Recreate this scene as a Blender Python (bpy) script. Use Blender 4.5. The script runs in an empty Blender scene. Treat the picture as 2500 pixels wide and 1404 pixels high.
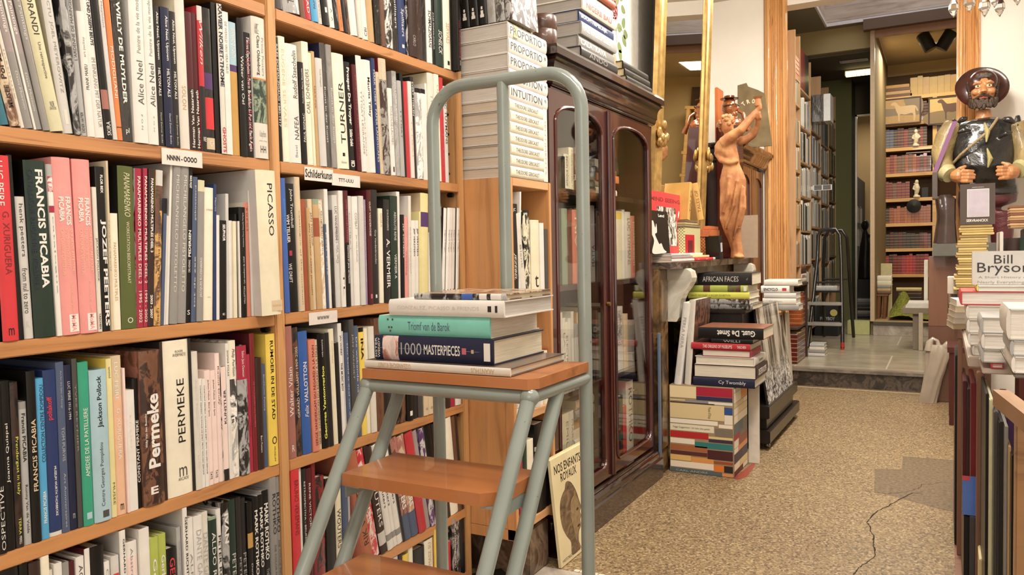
import bpy, bmesh, math, random
from mathutils import Vector, Matrix
random.seed(7)
S = bpy.context.scene
COL = S.collection
# ---------------------------------------------------------------- camera
IMG_W, IMG_H, FPX = 2500.0, 1404.0, 1935.0
YAW, PITCH, ROLL, CAMZ = .4992, .0420, -.0191, 1.03
cFW = Vector((-math.sin(YAW)*math.cos(PITCH), math.cos(YAW)*math.cos(PITCH), -math.sin(PITCH)))
_r = Vector((math.cos(YAW), math.sin(YAW), 0)); _u = _r.cross(cFW)
cR = _r*math.cos(ROLL)+_u*math.sin(ROLL); cU = -_r*math.sin(ROLL)+_u*math.cos(ROLL)
CAMPOS = Vector((0, 0, CAMZ))
cam = bpy.data.cameras.new('camera'); cam.sensor_width = 36; cam.lens = FPX/IMG_W*36; cam.clip_start = .02
cam_ob = bpy.data.objects.new('camera', cam); COL.objects.link(cam_ob)
m3 = Matrix((cR, cU, -cFW)).transposed()
cam_ob.matrix_world = Matrix.Translation(CAMPOS) @ m3.to_4x4()
S.camera = cam_ob
# ---------------------------------------------------------------- world, exposure, lights
S.view_settings.view_transform = 'Standard'; S.view_settings.look = 'None'
S.view_settings.exposure = EXPO = 0.12; S.view_settings.gamma = 1; S.view_settings.use_curve_mapping = False
wd = bpy.data.worlds.new('world'); S.world = wd; wd.use_nodes = True
wd.node_tree.nodes['Background'].inputs[0].default_value = (1.0, .93, .84, 1)
wd.node_tree.nodes['Background'].inputs[1].default_value = .32
def area_light(name, loc, sx, sy, power, col=(1, .92, .82), rot=(0, 0, 0)):
    l = bpy.data.lights.new(name, 'AREA'); l.shape = 'RECTANGLE'; l.size = sx; l.size_y = sy; l.energy = power; l.color = col
    o = bpy.data.objects.new(name, l); COL.objects.link(o); o.location = loc; o.rotation_euler = rot
    return o
area_light('ceiling_light_glow', (-.25, .6, 2.82), 1.1, .3, 29)
area_light('ceiling_light_glow', (-.1, 2.3, 2.82), .3, 1.3, 38)
area_light('ceiling_light_glow', (-.35, 4.5, 2.82), .3, 1.5, 52)
area_light('ceiling_light_glow', (.6, 1.0, 2.75), .5, 1.0, 16)
area_light('shop_window_daylight', (.55, -1.6, 1.6), 2.2, 1.8, 27, (1, .95, .88), (math.radians(80), 0, math.radians(12)))  # added fill light behind the camera, no window in that wall
area_light('rear_ceiling_light_glow', (-.3, 7.0, 3.1), .9, .4, 34, (1, .93, .72))
area_light('rear_room_light_glow', (-.1, 9.9, 3.2), 1.0, .5, 28, (1, .86, .60))

def spot_area(name, loc, aim, size, power, col=(1, .92, .82)):
    o = area_light(name, loc, size, size, power, col); o.rotation_euler = (Vector(aim)-Vector(loc)).to_track_quat('-Z', 'Y').to_euler(); return o
spot_area('ceiling_spot_glow', (.1, 2.7, 2.7), (-1.45, 3.9, 2.0), .25, 22)  # unseen fill lamps added to brighten the left wall and print
spot_area('ceiling_spot_glow', (.0, 3.9, 2.75), (-1.5, 5.6, 2.2), .25, 14)
spot_area('ceiling_spot_glow', (-.1, 3.6, 2.75), (.4, 6.1, 1.9), .25, 15)  # added fill aimed at the back wall and carved figure
area_light('far_doorway_light_glow', (-.95, 12.3, 2.9), .4, .4, 9, (1, .9, .7))  # fill lamp added to lift the space beyond the far doorway

# ---------------------------------------------------------------- pixel helpers (a pixel of the photograph to a point on a real plane)
def ray(x, y): return cFW + cR*((x-1250)/FPX) - cU*((y-702)/FPX)
def hit(x, y, ax, v):
    d = ray(x, y); return CAMPOS + d*((v-CAMPOS[ax])/d[ax])
def topx(p):
    q = Vector(p)-CAMPOS; return (1250+FPX*q.dot(cR)/q.dot(cFW), 702-FPX*q.dot(cU)/q.dot(cFW))
def along(px, X=None, Y=None, Z=0.0):
    """point on the line (X fixed, Z) or (Y fixed, Z) that projects to column px"""
    k = (px-1250)/FPX
    n = cR - cFW*k       # plane n.q = 0
    if X is not None: return -(n.x*X + n.z*(Z-CAMZ))/n.y
    return -(n.y*Y + n.z*(Z-CAMZ))/n.x
# ---------------------------------------------------------------- colours and materials
def lin(h):
    if isinstance(h, str) and h in PAL: return desat(lin(PAL[h]), .14)
    if isinstance(h, str):
        h = h.lstrip('#'); c = [int(h[i:i+2], 16)/255 for i in (0, 2, 4)]
    else: c = h
    return tuple(((v/12.92) if v <= .04045 else ((v+.055)/1.055)**2.4) for v in c)
PAL = {
 'white':'dfdad2','offwhite':'d5cec0','cream':'e2d8b8','ivory':'e8dfc6','palegrey':'c9c5bf','grey':'8f8b86','silver':'a9a8a6','darkgrey':'4a4745',
 'charcoal':'282524','black':'151312','navy':'1f2440','darkblue':'263869','blue':'2f5ca8','royalblue':'3a63b4','skyblue':'3f9fd0','paleblue':'9fc0cc','slateblue':'4c5a78',
 'teal':'2f6f80','turquoise':'72c6b6','green':'1f9c7a','olive':'56602a','darkgreen':'22362c','lime':'a8b53a','palegreen':'cfc9a0','sage':'8a9a80',
 'red':'c0202c','brightred':'d6222e','darkred':'7c1a20','maroon':'54181f','crimson':'a81c3c','pink':'e8918c','palepink':'e9cfc6','salmon':'d87f66','rose':'c0566a',
 'orange':'dd7a2c','rust':'9c4a26','brown':'6d4630','darkbrown':'3a2620','tan':'c09a64','ochre':'c3923c','yellow':'e8c62e','paleyellow':'ddd08c','lemon':'d5d437',
 'beige':'cfb894','lilac':'9a86a6','purple':'54346a','gold':'c2a05a','mauve':'9c8d8b','terracotta':'b0603c','copper':'a5685a','peach':'e4b28c'}
NICE = {'offwhite':'off-white','palegrey':'pale grey','darkgrey':'dark grey','darkblue':'dark blue','royalblue':'royal blue','skyblue':'sky blue','paleblue':'pale blue',
 'slateblue':'slate blue','darkgreen':'dark green','palegreen':'pale green','brightred':'bright red','darkred':'dark red','palepink':'pale pink','darkbrown':'dark brown','paleyellow':'pale yellow'}
def nice(c): return NICE.get(c, c)
MATS = {}
def desat(c, k):
    l = .3*c[0]+.59*c[1]+.11*c[2]; return tuple(v+(l-v)*k for v in c)
class NT:
    def __init__(s, name):
        s.m = bpy.data.materials.new(name); s.m.use_nodes = True; s.t = s.m.node_tree; s.n = s.t.nodes; s.b = s.n['Principled BSDF']
    def add(s, typ, **k):
        nd = s.n.new(typ)
        for a, v in k.items():
            if a in nd.inputs: nd.inputs[a].default_value = v
            else: setattr(nd, a, v)
        return nd
    def link(s, a, b): s.t.links.new(a, b)
    def coords(s, scale=(1, 1, 1), kind='Object'):
        tc = s.add('ShaderNodeTexCoord'); mp = s.add('ShaderNodeMapping'); mp.inputs['Scale'].default_value = scale
        s.link(tc.outputs[kind], mp.inputs['Vector']); return mp.outputs['Vector']
    def noise(s, vec, scale, detail=3, rough=.5, dist=0):
        n = s.add('ShaderNodeTexNoise'); n.inputs['Scale'].default_value = scale; n.inputs['Detail'].default_value = detail
        n.inputs['Roughness'].default_value = rough; n.inputs['Distortion'].default_value = dist
        s.link(vec, n.inputs['Vector']); return n
    def ramp(s, fac, stops, interp='LINEAR'):
        r = s.add('ShaderNodeValToRGB'); r.color_ramp.interpolation = interp; el = r.color_ramp.elements
        while len(el) > 1: el.remove(el[-1])
        el[0].position = stops[0][0]; el[0].color = (*stops[0][1], 1)
        for p, c in stops[1:]:
            e = el.new(p); e.color = (*c, 1)
        s.link(fac, r.inputs['Fac']); return r
    def bump(s, h, strength=.2, dist=.002):
        b = s.add('ShaderNodeBump'); b.inputs['Strength'].default_value = strength; b.inputs['Distance'].default_value = dist
        s.link(h, b.inputs['Height']); s.link(b.outputs['Normal'], s.b.inputs['Normal'])
    def setp(s, rough=.5, metal=0, coat=0, spec=.5):
        s.b.inputs['Roughness'].default_value = rough; s.b.inputs['Metallic'].default_value = metal
        s.b.inputs['Coat Weight'].default_value = coat; s.b.inputs['Specular IOR Level'].default_value = spec
def mix2(c, k): return tuple(min(1, v*k) for v in c)
def flat(name, col, rough=.5, metal=0, coat=0, var=.06, nscale=30, emis=0, spec=.4):
    key = ('flat', str(col), rough, metal, coat, emis)
    if key in MATS: return MATS[key]
    c = lin(col) if isinstance(col, str) else col
    t = NT(name); t.setp(rough, metal, coat, spec)
    n = t.noise(t.coords(), nscale, 2)
    r = t.ramp(n.outputs['Fac'], [(.3, mix2(c, 1-var)), (.7, mix2(c, 1+var))])
    t.link(r.outputs['Color'], t.b.inputs['Base Color'])
    if emis:
        t.b.inputs['Emission Color'].default_value = (*c, 1); t.b.inputs['Emission Strength'].default_value = emis
    MATS[key] = t.m; return t.m
def cover_mat(col, shine=0):
    """col: palette name, 'photo:a:b' for a picture-printed cover, 'foil:a' for film wrapped"""
    key = ('cover', col, shine)
    if key in MATS: return MATS[key]
    if col.startswith('photo:'):
        _, a, b = col.split(':')[:3]; A, B = lin(a), lin(b)
        t = NT('printed_picture_cover'); t.setp(.32, 0, .3)
        v = t.coords((1, 1, .55)); n = t.noise(v, 32, 5, .62, 1.1)
        r = t.ramp(n.outputs['Fac'], [(.36, A), (.47, mix2(A, 1.25)), (.53, B), (.64, mix2(B, .8))])
        t.link(r.outputs['Color'], t.b.inputs['Base Color'])
    elif col.startswith('foil:'):
        a = col.split(':')[1]; A = lin(a)
        t = NT('film_wrapped_cover'); t.setp(.16, 0, .9)
        v = t.coords((1, 1, .25)); n = t.noise(v, 40, 4, .6, 2.0)
        r = t.ramp(n.outputs['Fac'], [(.35, mix2(A, .85)), (.65, mix2(A, 1.1))])
        t.link(r.outputs['Color'], t.b.inputs['Base Color']); t.bump(n.outputs['Fac'], .9, .006)
    else:
        c = lin(col); t = NT('book_cover_'+(col if col in PAL else 'tinted')); t.setp(.38, 0, .06, .35)
        v = t.coords(); n = t.noise(v, 14, 4, .6)
        r = t.ramp(n.outputs['Fac'], [(.25, mix2(c, .88)), (.75, mix2(c, 1.07))])
        t.link(r.outputs['Color'], t.b.inputs['Base Color'])
        n2 = t.noise(v, 260, 2); t.bump(n2.outputs['Fac'], .12, .0006)
    MATS[key] = t.m; return t.m
def page_mat(c='d9ceb6', lying=False):
    key = ('page', c, lying)
    if key in MATS: return MATS[key]
    A = lin(c); t = NT('paper_edges'); t.setp(.8)
    tc = t.add('ShaderNodeTexCoord'); mp = t.add('ShaderNodeMapping'); t.link(tc.outputs['Object'], mp.inputs['Vector'])
    mp.inputs['Scale'].default_value = (6, 6, 900) if lying else (6, 900, 6)
    n = t.noise(mp.outputs['Vector'], 1.2, 3, .7)
    r = t.ramp(n.outputs['Fac'], [(.3, mix2(A, .62)), (.55, A), (.8, mix2(A, 1.1))])
    t.link(r.outputs['Color'], t.b.inputs['Base Color']); t.bump(n.outputs['Fac'], .35, .001)
    MATS[key] = t.m; return t.m
def ink(col):
    key = ('ink', col)
    if key in MATS: return MATS[key]
    t = NT('ink_'+(col if col in PAL else 'tinted')); t.setp(.45)
    t.b.inputs['Base Color'].default_value = (*lin(col), 1); MATS[key] = t.m; return t.m
def wood(name, a, b, axis=2, scale=9, rough=.45, coat=.15, ring=1.0, knots=True):
    key = ('wood', name)
    if key in MATS: return MATS[key]
    A, B = lin(a), lin(b); t = NT(name); t.setp(rough, 0, coat)
    sc = [scale, scale, scale]; sc[axis] = scale*.07
    v = t.coords(tuple(sc)); n = t.noise(v, 2.2, 6, .62, 1.4*ring)
    n2 = t.noise(t.coords((3, 3, 3)), .9, 2)
    mx = t.add('ShaderNodeMath', operation='ADD'); t.link(n.outputs['Fac'], mx.inputs[0])
    ms = t.add('ShaderNodeMath', operation='MULTIPLY'); ms.inputs[1].default_value = .35; t.link(n2.outputs['Fac'], ms.inputs[0]); t.link(ms.outputs[0], mx.inputs[1])
    r = t.ramp(mx.outputs[0], [(.48, B), (.62, A), (.8, mix2(A, 1.15)), (.92, B)])
    if knots:
        sk = [2.6, 2.6, 2.6]; sk[axis] = 1.3
        vo = t.add('ShaderNodeTexVoronoi'); vo.inputs['Scale'].default_value = 1.7; t.link(t.coords(tuple(sk)), vo.inputs['Vector'])
        kr = t.ramp(vo.outputs['Distance'], [(.02, (1, 1, 1)), (.07, (0, 0, 0))])
        mc = t.add('ShaderNodeMix', data_type='RGBA'); t.link(kr.outputs['Color'], mc.inputs['Factor'])
        t.link(r.outputs['Color'], mc.inputs['A']); mc.inputs['B'].default_value = (*mix2(B, .35), 1)
        t.link(mc.outputs['Result'], t.b.inputs['Base Color'])
    else: t.link(r.outputs['Color'], t.b.inputs['Base Color'])
    t.bump(n.outputs['Fac'], .15, .001)
    MATS[key] = t.m; return t.m
# ---------------------------------------------------------------- objects
def props(o, label=None, cat=None, group=None, kind=None):
    if label: o['label'] = label
    if cat: o['category'] = cat
    if group: o['group'] = group
    if kind: o['kind'] = kind
    return o
def thing(name, label, cat, loc=(0, 0, 0), rot=(0, 0, 0), group=None):
    o = bpy.data.objects.new(name, None); o.empty_display_size = .02; COL.objects.link(o)
    o.location = loc; o.rotation_euler = rot
    return props(o, label, cat, group)
class MB:
    """collects boxes, bars, tubes and lathes into ONE mesh object"""
    def __init__(s): s.v = []; s.f = []; s.mi = []; s.sm = []
    def add(s, vs, fs, mi=0, smooth=False):
        k = len(s.v); s.v += [tuple(v) for v in vs]; s.f += [tuple(i+k for i in f) for f in fs]; s.mi += [mi]*len(fs); s.sm += [smooth]*len(fs); return s
    def box(s, x0, y0, z0, x1, y1, z1, mi=0, bev=0, M=None):
        if x1 < x0: x0, x1 = x1, x0
        if y1 < y0: y0, y1 = y1, y0
        if z1 < z0: z0, z1 = z1, z0
        b = min(bev, (x1-x0)*.45, (y1-y0)*.45, (z1-z0)*.45)
        if b <= 0:
            vs = [(x0,y0,z0),(x1,y0,z0),(x1,y1,z0),(x0,y1,z0),(x0,y0,z1),(x1,y0,z1),(x1,y1,z1),(x0,y1,z1)]
            fs = [(0,3,2,1),(4,5,6,7),(0,1,5,4),(1,2,6,5),(2,3,7,6),(3,0,4,7)]
        else:
            bm = bmesh.new(); bmesh.ops.create_cube(bm, size=1)
            for v in bm.verts: v.co = Vector(((x0+x1)/2+v.co.x*(x1-x0), (y0+y1)/2+v.co.y*(y1-y0), (z0+z1)/2+v.co.z*(z1-z0)))
            bmesh.ops.bevel(bm, geom=bm.edges[:], offset=b, segments=2, affect='EDGES')
            bm.verts.index_update(); vs = [v.co.copy() for v in bm.verts]; fs = [[v.index for v in f.verts] for f in bm.faces]; bm.free()
        if M is not None: vs = [M @ Vector(v) for v in vs]
        return s.add(vs, fs, mi)
    def tube(s, pts, r, n=12, mi=0, cap=True, closed=False):
        pts = [Vector(p) for p in pts]; rs = r if isinstance(r, (list, tuple)) else [r]*len(pts)
        rings = []; L = len(pts); prev = None
        for i, p in enumerate(pts):
            if closed: t = pts[(i+1) % L]-pts[i-1]
            else: t = pts[min(i+1, L-1)]-pts[max(i-1, 0)]
            t.normalize()
            if prev is None:
                a = Vector((0, 0, 1)) if abs(t.z) < .9 else Vector((1, 0, 0)); nn = t.cross(a).normalized()
            else: nn = (prev - t*prev.dot(t)).normalized()
            prev = nn; bb = t.cross(nn)
            rings.append([p+nn*(math.cos(2*math.pi*k/n)*rs[i])+bb*(math.sin(2*math.pi*k/n)*rs[i]) for k in range(n)])
        vs = [v for rg in rings for v in rg]; fs = []
        for i in range(L if closed else L-1):
            j = (i+1) % L
            for k in range(n): fs.append((i*n+k, i*n+(k+1) % n, j*n+(k+1) % n, j*n+k))
        if cap and not closed: fs.append(tuple(range(n))[::-1]); fs.append(tuple((L-1)*n+k for k in range(n)))
        return s.add(vs, fs, mi, True)
    def lathe(s, prof, c=(0, 0, 0), n=24, mi=0, M=None, sy=1.0):
        vs = []; fs = []; L = len(prof)
        for (r, z) in prof:
            for k in range(n):
                a = 2*math.pi*k/n; v = Vector((c[0]+r*math.cos(a), c[1]+r*sy*math.sin(a), c[2]+z)); vs.append(M @ v if M is not None else v)
        for i in range(L-1):
            for k in range(n): fs.append((i*n+k, i*n+(k+1) % n, (i+1)*n+(k+1) % n, (i+1)*n+k))
        fs.append(tuple(range(n))[::-1]); fs.append(tuple((L-1)*n+k for k in range(n)))
        return s.add(vs, fs, mi, True)
    def ball(s, c, r, n=14, mi=0, M=None):
        rr = r if isinstance(r, (list, tuple)) else (r, r, r); vs = []; fs = []; h = n//2+1
        for i in range(1, h):
            th = math.pi*i/h
            for k in range(n):
                a = 2*math.pi*k/n; vs.append(Vector((rr[0]*math.sin(th)*math.cos(a), rr[1]*math.sin(th)*math.sin(a), rr[2]*math.cos(th))))
        vs += [Vector((0, 0, rr[2])), Vector((0, 0, -rr[2]))]; T = len(vs)-2
        for i in range(h-2):
            for k in range(n): fs.append((i*n+k, (i+1)*n+k, (i+1)*n+(k+1) % n, i*n+(k+1) % n))
        for k in range(n):
            fs.append((T, k, (k+1) % n)); fs.append((T+1, (h-2)*n+(k+1) % n, (h-2)*n+k))
        vs = [(M @ v if M is not None else v)+Vector(c) for v in vs]
        return s.add(vs, fs, mi, True)
    def prism(s, poly, fn, h0, h1, mi=0, smooth=False):
        """poly: 2D outline, fn(a,b,h) -> 3D"""
        n = len(poly); vs = [fn(a, b, h0) for a, b in poly]+[fn(a, b, h1) for a, b in poly]
        fs = [tuple(range(n))[::-1], tuple(range(n, 2*n))]+[(i, (i+1) % n, n+(i+1) % n, n+i) for i in range(n)]
        k = len(s.f); s.add(vs, fs, mi, False)
        if smooth:
            for i in range(k+2, len(s.f)): s.sm[i] = True
        return s
    def sweep_rect(s, prof, x0, x1, fn, mi=0):
        """extrude an outline (closed) between x0 and x1, same as prism"""
        return s.prism(prof, fn, x0, x1, mi)
    def build(s, name, mats, parent=None, loc=None, rot=None):
        me = bpy.data.meshes.new(name); me.from_pydata(s.v, [], s.f)
        if not isinstance(mats, (list, tuple)): mats = [mats]
        for m in mats: me.materials.append(m)
        me.polygons.foreach_set('material_index', s.mi); me.polygons.foreach_set('use_smooth', s.sm)
        bm = bmesh.new(); bm.from_mesh(me); bmesh.ops.recalc_face_normals(bm, faces=bm.faces[:]); bm.to_mesh(me); bm.free()
        if any(s.sm): me.set_sharp_from_angle(angle=math.radians(40))
        me.update()
        o = bpy.data.objects.new(name, me); COL.objects.link(o)
        if parent: o.parent = parent
        if loc is not None: o.location = loc
        if rot is not None: o.rotation_euler = rot
        return o
def struct(name, mb, mat, **k):
    o = mb.build(name, mat); o['kind'] = 'structure'; return o
# ---------------------------------------------------------------- lettering
_GL = {}
def glyphs(text, bold=0.0, shear=0.0, spacing=1.0, lines=1):
    key = (text, bold, shear, spacing)
    if key in _GL: return _GL[key]
    c = bpy.data.curves.new('txt', 'FONT'); c.body = text; c.resolution_u = 2; c.offset = bold; c.shear = shear; c.space_character = spacing
    c.align_x = 'CENTER' if '\n' in text else 'LEFT'
    ob = bpy.data.objects.new('txt', c); me = bpy.data.meshes.new_from_object(ob)
    vs = [v.co.copy() for v in me.vertices]; fs = [tuple(p.vertices) for p in me.polygons]
    bpy.data.objects.remove(ob); bpy.data.meshes.remove(me); bpy.data.curves.remove(c)
    if vs:
        x0 = min(v.x for v in vs); x1 = max(v.x for v in vs); y0 = min(v.y for v in vs); y1 = max(v.y for v in vs)
        vs = [((v.x-x0)/(x1-x0+1e-9), (v.y-y0)/(y1-y0+1e-9)) for v in vs]
    _GL[key] = (vs, fs); return _GL[key]
def letter(mb, text, org, du, dv, mi=0, bold=0.0, shear=0.0, spacing=1.0):
    """write text in the parallelogram org + u*du + v*dv"""
    vs, fs = glyphs(text, bold, shear, spacing); org, du, dv = Vector(org), Vector(du), Vector(dv)
    mb.add([org+du*u+dv*v for u, v in vs], fs, mi)
# ================================================================ books
ORD = ['first','second','third','fourth','fifth','sixth','seventh','eighth','ninth','tenth','eleventh','twelfth','thirteenth','fourteenth','fifteenth','sixteenth','seventeenth','eighteenth','nineteenth','twentieth']
def ordinal(n):
    if n <= 20: return ORD[n-1]
    tens = {2:'twenty',3:'thirty',4:'forty',5:'fifty',6:'sixty',7:'seventy'}
    tt = {2:'twentieth',3:'thirtieth',4:'fortieth',5:'fiftieth',6:'sixtieth',7:'seventieth'}
    return tt[n//10] if n % 10 == 0 else tens[n//10]+'-'+ORD[n % 10-1]
def colname(c):
    if c.startswith('photo:'):
        a, b = c.split(':')[1:3]; return nice(a)+' and '+nice(b)+' picture-printed'
    if c.startswith('foil:'): return 'film-wrapped '+nice(c.split(':')[1])
    return nice(c)
def segs_of(txt):
    out = []
    for s in txt.split(';'):
        s = s.strip()
        if not s: continue
        f = s.split('|'); out.append((f[0], f[1], float(f[2]), float(f[3]), float(f[4]), f[5], float(f[6]) if len(f) > 6 else .5, f[7] if len(f) > 7 else ''))
    return out
def book_parts(root, t, h, d, col, segs=(), hard=True, bands=(), side=None, pages='d9ceb6', flip=False):
    """spine at x=0 facing +x, thickness along y, height along z, pages towards -x"""
    b = .0026 if hard else .0009; o = .0035 if hard else .0006; b = min(b, t*.2)
    cols = [cover_mat(side or col), cover_mat(col)]; names = {col: 1}
    for _, _, c in bands:
        if c not in names: names[c] = len(cols); cols.append(cover_mat(c))
    cuts = sorted({0.0, 1.0, *[min(1, max(0, s)) for q in bands for s in q[:2]]})
    mb = MB(); mb.box(-d, 0, 0, -b*.6, b, h, 0); mb.box(-d, t-b, 0, -b*.6, t, h, 0)
    bul = min(.0035, t*.1) if hard else 0.0002
    prof = [(-b, b*.3), (-b*.4, 0), (bul*.55, t*.12), (bul, t*.32), (bul, t*.68), (bul*.55, t*.88), (-b*.4, t), (-b, t-b*.3)]
    for a, c in zip(cuts[:-1], cuts[1:]):
        m = (a+c)/2; mi = 1
        for s0, s1, cc in bands:
            if s0 <= m <= s1: mi = names[cc]
        mb.prism(prof, lambda x, y, z: (x, y, z), h*(1-c), h*(1-a), mi, True)
    mb.build('cover', cols, root)
    pg = MB(); pg.box(-d+o, b, o, -b, t-b, h-o); pg.build('page_block', page_mat(pages), root)
    X = bul+.0004
    for (tx, di, s0, s1, hf, c, cen, st) in segs:
        lt = MB(); H = t*hf; bold = .03 if 'b' in st else (.012 if 'm' in st else 0); sh = .3 if 'i' in st else 0; nm = 'spine_lettering'
        if tx == '[]':      # a plain printed block
            y0, y1 = t*(cen-hf/2), t*(cen+hf/2); lt.add([(X-.0001, y0, h*(1-s1)), (X-.0001, y1, h*(1-s1)), (X-.0001, y1, h*(1-s0)), (X-.0001, y0, h*(1-s0))], [(0, 1, 2, 3)]); nm = 'spine_emblem'
        elif di == 'd': letter(lt, tx, (X, t*cen-H/2, h*(1-s0)), (0, 0, -h*(s1-s0)), (0, H, 0), 0, bold, sh)
        elif di == 'u': letter(lt, tx, (X, t*cen+H/2, h*(1-s1)), (0, 0, h*(s1-s0)), (0, -H, 0), 0, bold, sh)
        else: letter(lt, tx, (X, t*(cen-hf/2), h*(1-s1)), (0, H, 0), (0, 0, h*(s1-s0)), 0, bold, sh)
        lt.build(nm, ink(c), root)
def interp(tab, x):
    if x <= tab[0][0]: return tab[0][1]
    for (a, u), (b, v) in zip(tab[:-1], tab[1:]):
        if x <= b: return u+(v-u)*(x-a)/(b-a)
    return tab[-1][1]
REG = []      # (object, descriptor dict) for labels
def parse(block):
    rows = []
    for ln in block.strip().splitlines():
        if not ln.strip(): continue
        a, _, b = ln.partition('#'); f = a.split(); o = {'x': float(f[0])}
        if f[1] == 'end': o['end'] = True; rows.append(o); continue
        o['top'] = None if f[1] == '-' else float(f[1]); o['col'] = f[2]; o['bands'] = []
        for q in f[3:]:
            if q == 'pb': o['pb'] = True
            elif q.startswith('b='): u = q[2:].split(',',2); o['bands'].append((float(u[0]), float(u[1]), u[2]))
            elif '=' in q: k, v = q.split('=', 1); o[k] = v
        o['segs'] = segs_of(b); rows.append(o)
    return rows
def row(place, block, scale, ox, oy, X, Z, slopes, mode='bottom', depth=.21, hdef=.30, cat='book', name='book', group=None, ymax=None, front=0.0, hmax=.306):
    rs = parse(block); lst = []
    nat = lambda px: (2137-px)/46500
    for i, r in enumerate(rs):
        if r.get('end'): break
        nx = float(r['r']) if 'r' in r else rs[i+1]['x']
        px, pn = ox+scale*r['x'], ox+scale*nx
        if mode == 'bottom':
            y0, y1 = along(px, X=X, Z=Z), along(pn, X=X, Z=Z)
            sl = float(r['s']) if 's' in r else interp(slopes, px)
            pbx, pby = topx((X, y0, Z))
            if r['top'] is None:
                h = float(r.get('h', hdef)); lean = (sl-nat(px))*-1.0
                lean = lean*1.5
            else:
                ty = oy+scale*r['top']; P = hit(px-sl*(pby-ty), ty, 0, X)
                lean = math.atan2(P.y-y0, P.z-Z); h = math.hypot(P.y-y0, P.z-Z)
        else:
            ty = oy+scale*r['top']; P = hit(px, ty, 0, X); Q = hit(pn, ty, 0, X); h = P.z-Z; y0, y1 = P.y, Q.y; lean = 0
            if 's' in r: lean = float(r['s']); y0 -= math.tan(lean)*h; y1 -= math.tan(lean)*h
        h = min(h, hmax)
        lim = ymax or ((1.286 if 'left bay' in place else 2.056) if X == SX else None)
        if lim and y1 > lim:
            if y0 > lim-.012: w0 = min(.022, y1-y0); y0 = lim-w0
            y1 = lim
        t = max(.0035, (y1-y0)*math.cos(lean)-.0004)
        d = float(r.get('d', depth))*(.94+.12*random.random())
        if h < .23: d = min(d, .17)
        fr = float(r['f']) if 'f' in r else random.uniform(-.006, .0)
        zoff = t*math.sin(lean) if lean > 0 else 0
        nm, ct = (name, cat) if name != 'book' else (('exhibition_catalogue', 'catalogue') if (t < .0215 and 'pb' not in r) else (('paperback', 'paperback') if 'pb' in r else ('book', 'book')))  # slim books get their own name by thickness alone
        root = thing(nm, None, ct, (X+fr+front, y0, Z+.0006+max(0, zoff)), (-lean, 0, 0), group)
        book_parts(root, t, h, d, r['col'], r['segs'], 'pb' not in r, r['bands'], r.get('side'), r.get('pg', 'd9ceb6'))
        e = dict(o=root, t=t, h=h, c=colname(r['col']), ink=nice(r['segs'][0][5]) if r['segs'] and r['segs'][0][5] in PAL else None, place=place, cat=ct, L=r.get('L'), pic=r['col'].startswith('photo:'))
        lst.append(e)
    label_row(lst, place); return lst
def label_row(lst, place, frm='from the left end'):
    hs = sorted(e['h'] for e in lst); 
    for e in lst:
        sz = 'thick ' if e['t'] > .034 else ('slim ' if e['t'] < .011 else '')
        ht = 'tall ' if e['h'] > .31 else ('short ' if e['h'] < .225 else '')
        e['look'] = sz+ht+e['c']+' '+e['cat']+((' with '+e['ink']+' lettering') if e['ink'] else '')
    looks = [e['look'] for e in lst]
    n = len(lst)
    for i, e in enumerate(lst):
        if e.get('L'): lab = e['L'].replace('_', ' ')+' '+place
        elif looks.count(e['look']) == 1: lab = e['look']+' '+place
        else:
            a = lst[i-1]['c'] if i else None; b = lst[i+1]['c'] if i < n-1 else None
            key = [(lst[j-1]['c'] if j else None, lst[j+1]['c'] if j < n-1 else None) for j in range(n) if looks[j] == e['look']]
            if a and b and key.count((a, b)) == 1 and len((e['look']+a+b+place).split()) <= 11: lab = e['look']+' between '+a+' and '+b+' ones '+place
            else: lab = e['look'].replace(' with '+str(e['ink'])+' lettering', '')+', '+ordinal(i+1)+' '+frm+' '+place
        if len(lab.split()) > 16: lab = e['look'].split(' with ')[0]+', '+ordinal(i+1)+' '+frm+' '+place
        if len(lab.split()) > 16: lab = e['c']+' '+e['cat']+', '+ordinal(i+1)+' '+frm+' '+place
        if len(lab.split()) > 16: lab = e['c']+' '+e['cat']+', '+ordinal(i+1)+' '+place
        e['o']['label'] = lab
def lying(name, label, cat, corner, yaw, L, D, t, col, segs=(), hard=True, bands=(), side=None, spine=(0, -1), group=None, pages='d9ceb6', face=1):
    """book lying flat. L: length along the spine, D: depth, t: thickness. In its own frame the spine lies along +x at y=0 facing -y; pages towards +y.
       face=1: lettering reads upright with the front cover on top (spine letters left to right)"""
    root = thing(name, label, cat, corner, (0, 0, yaw), group)
    tmp = len(COL.objects)
    book_parts(root, t, L, D, col, segs, hard, bands, side, pages)
    # local (x=-depth, y=thickness, z=height) -> (x along spine, y depth, z up)
    if face == 1:  M = Matrix(((0, 0, -1, L), (-1, 0, 0, 0), (0, 1, 0, 0), (0, 0, 0, 1)))   # top of the book towards -x reading right: text 'd'
    else: M = Matrix(((0, 0, 1, 0), (-1, 0, 0, 0), (0, -1, 0, t), (0, 0, 0, 1)))
    for c in root.children:
        c.data.transform(M)
        if c.name.startswith('page_block'): c.data.materials[0] = page_mat(pages, True)
    return root
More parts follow.
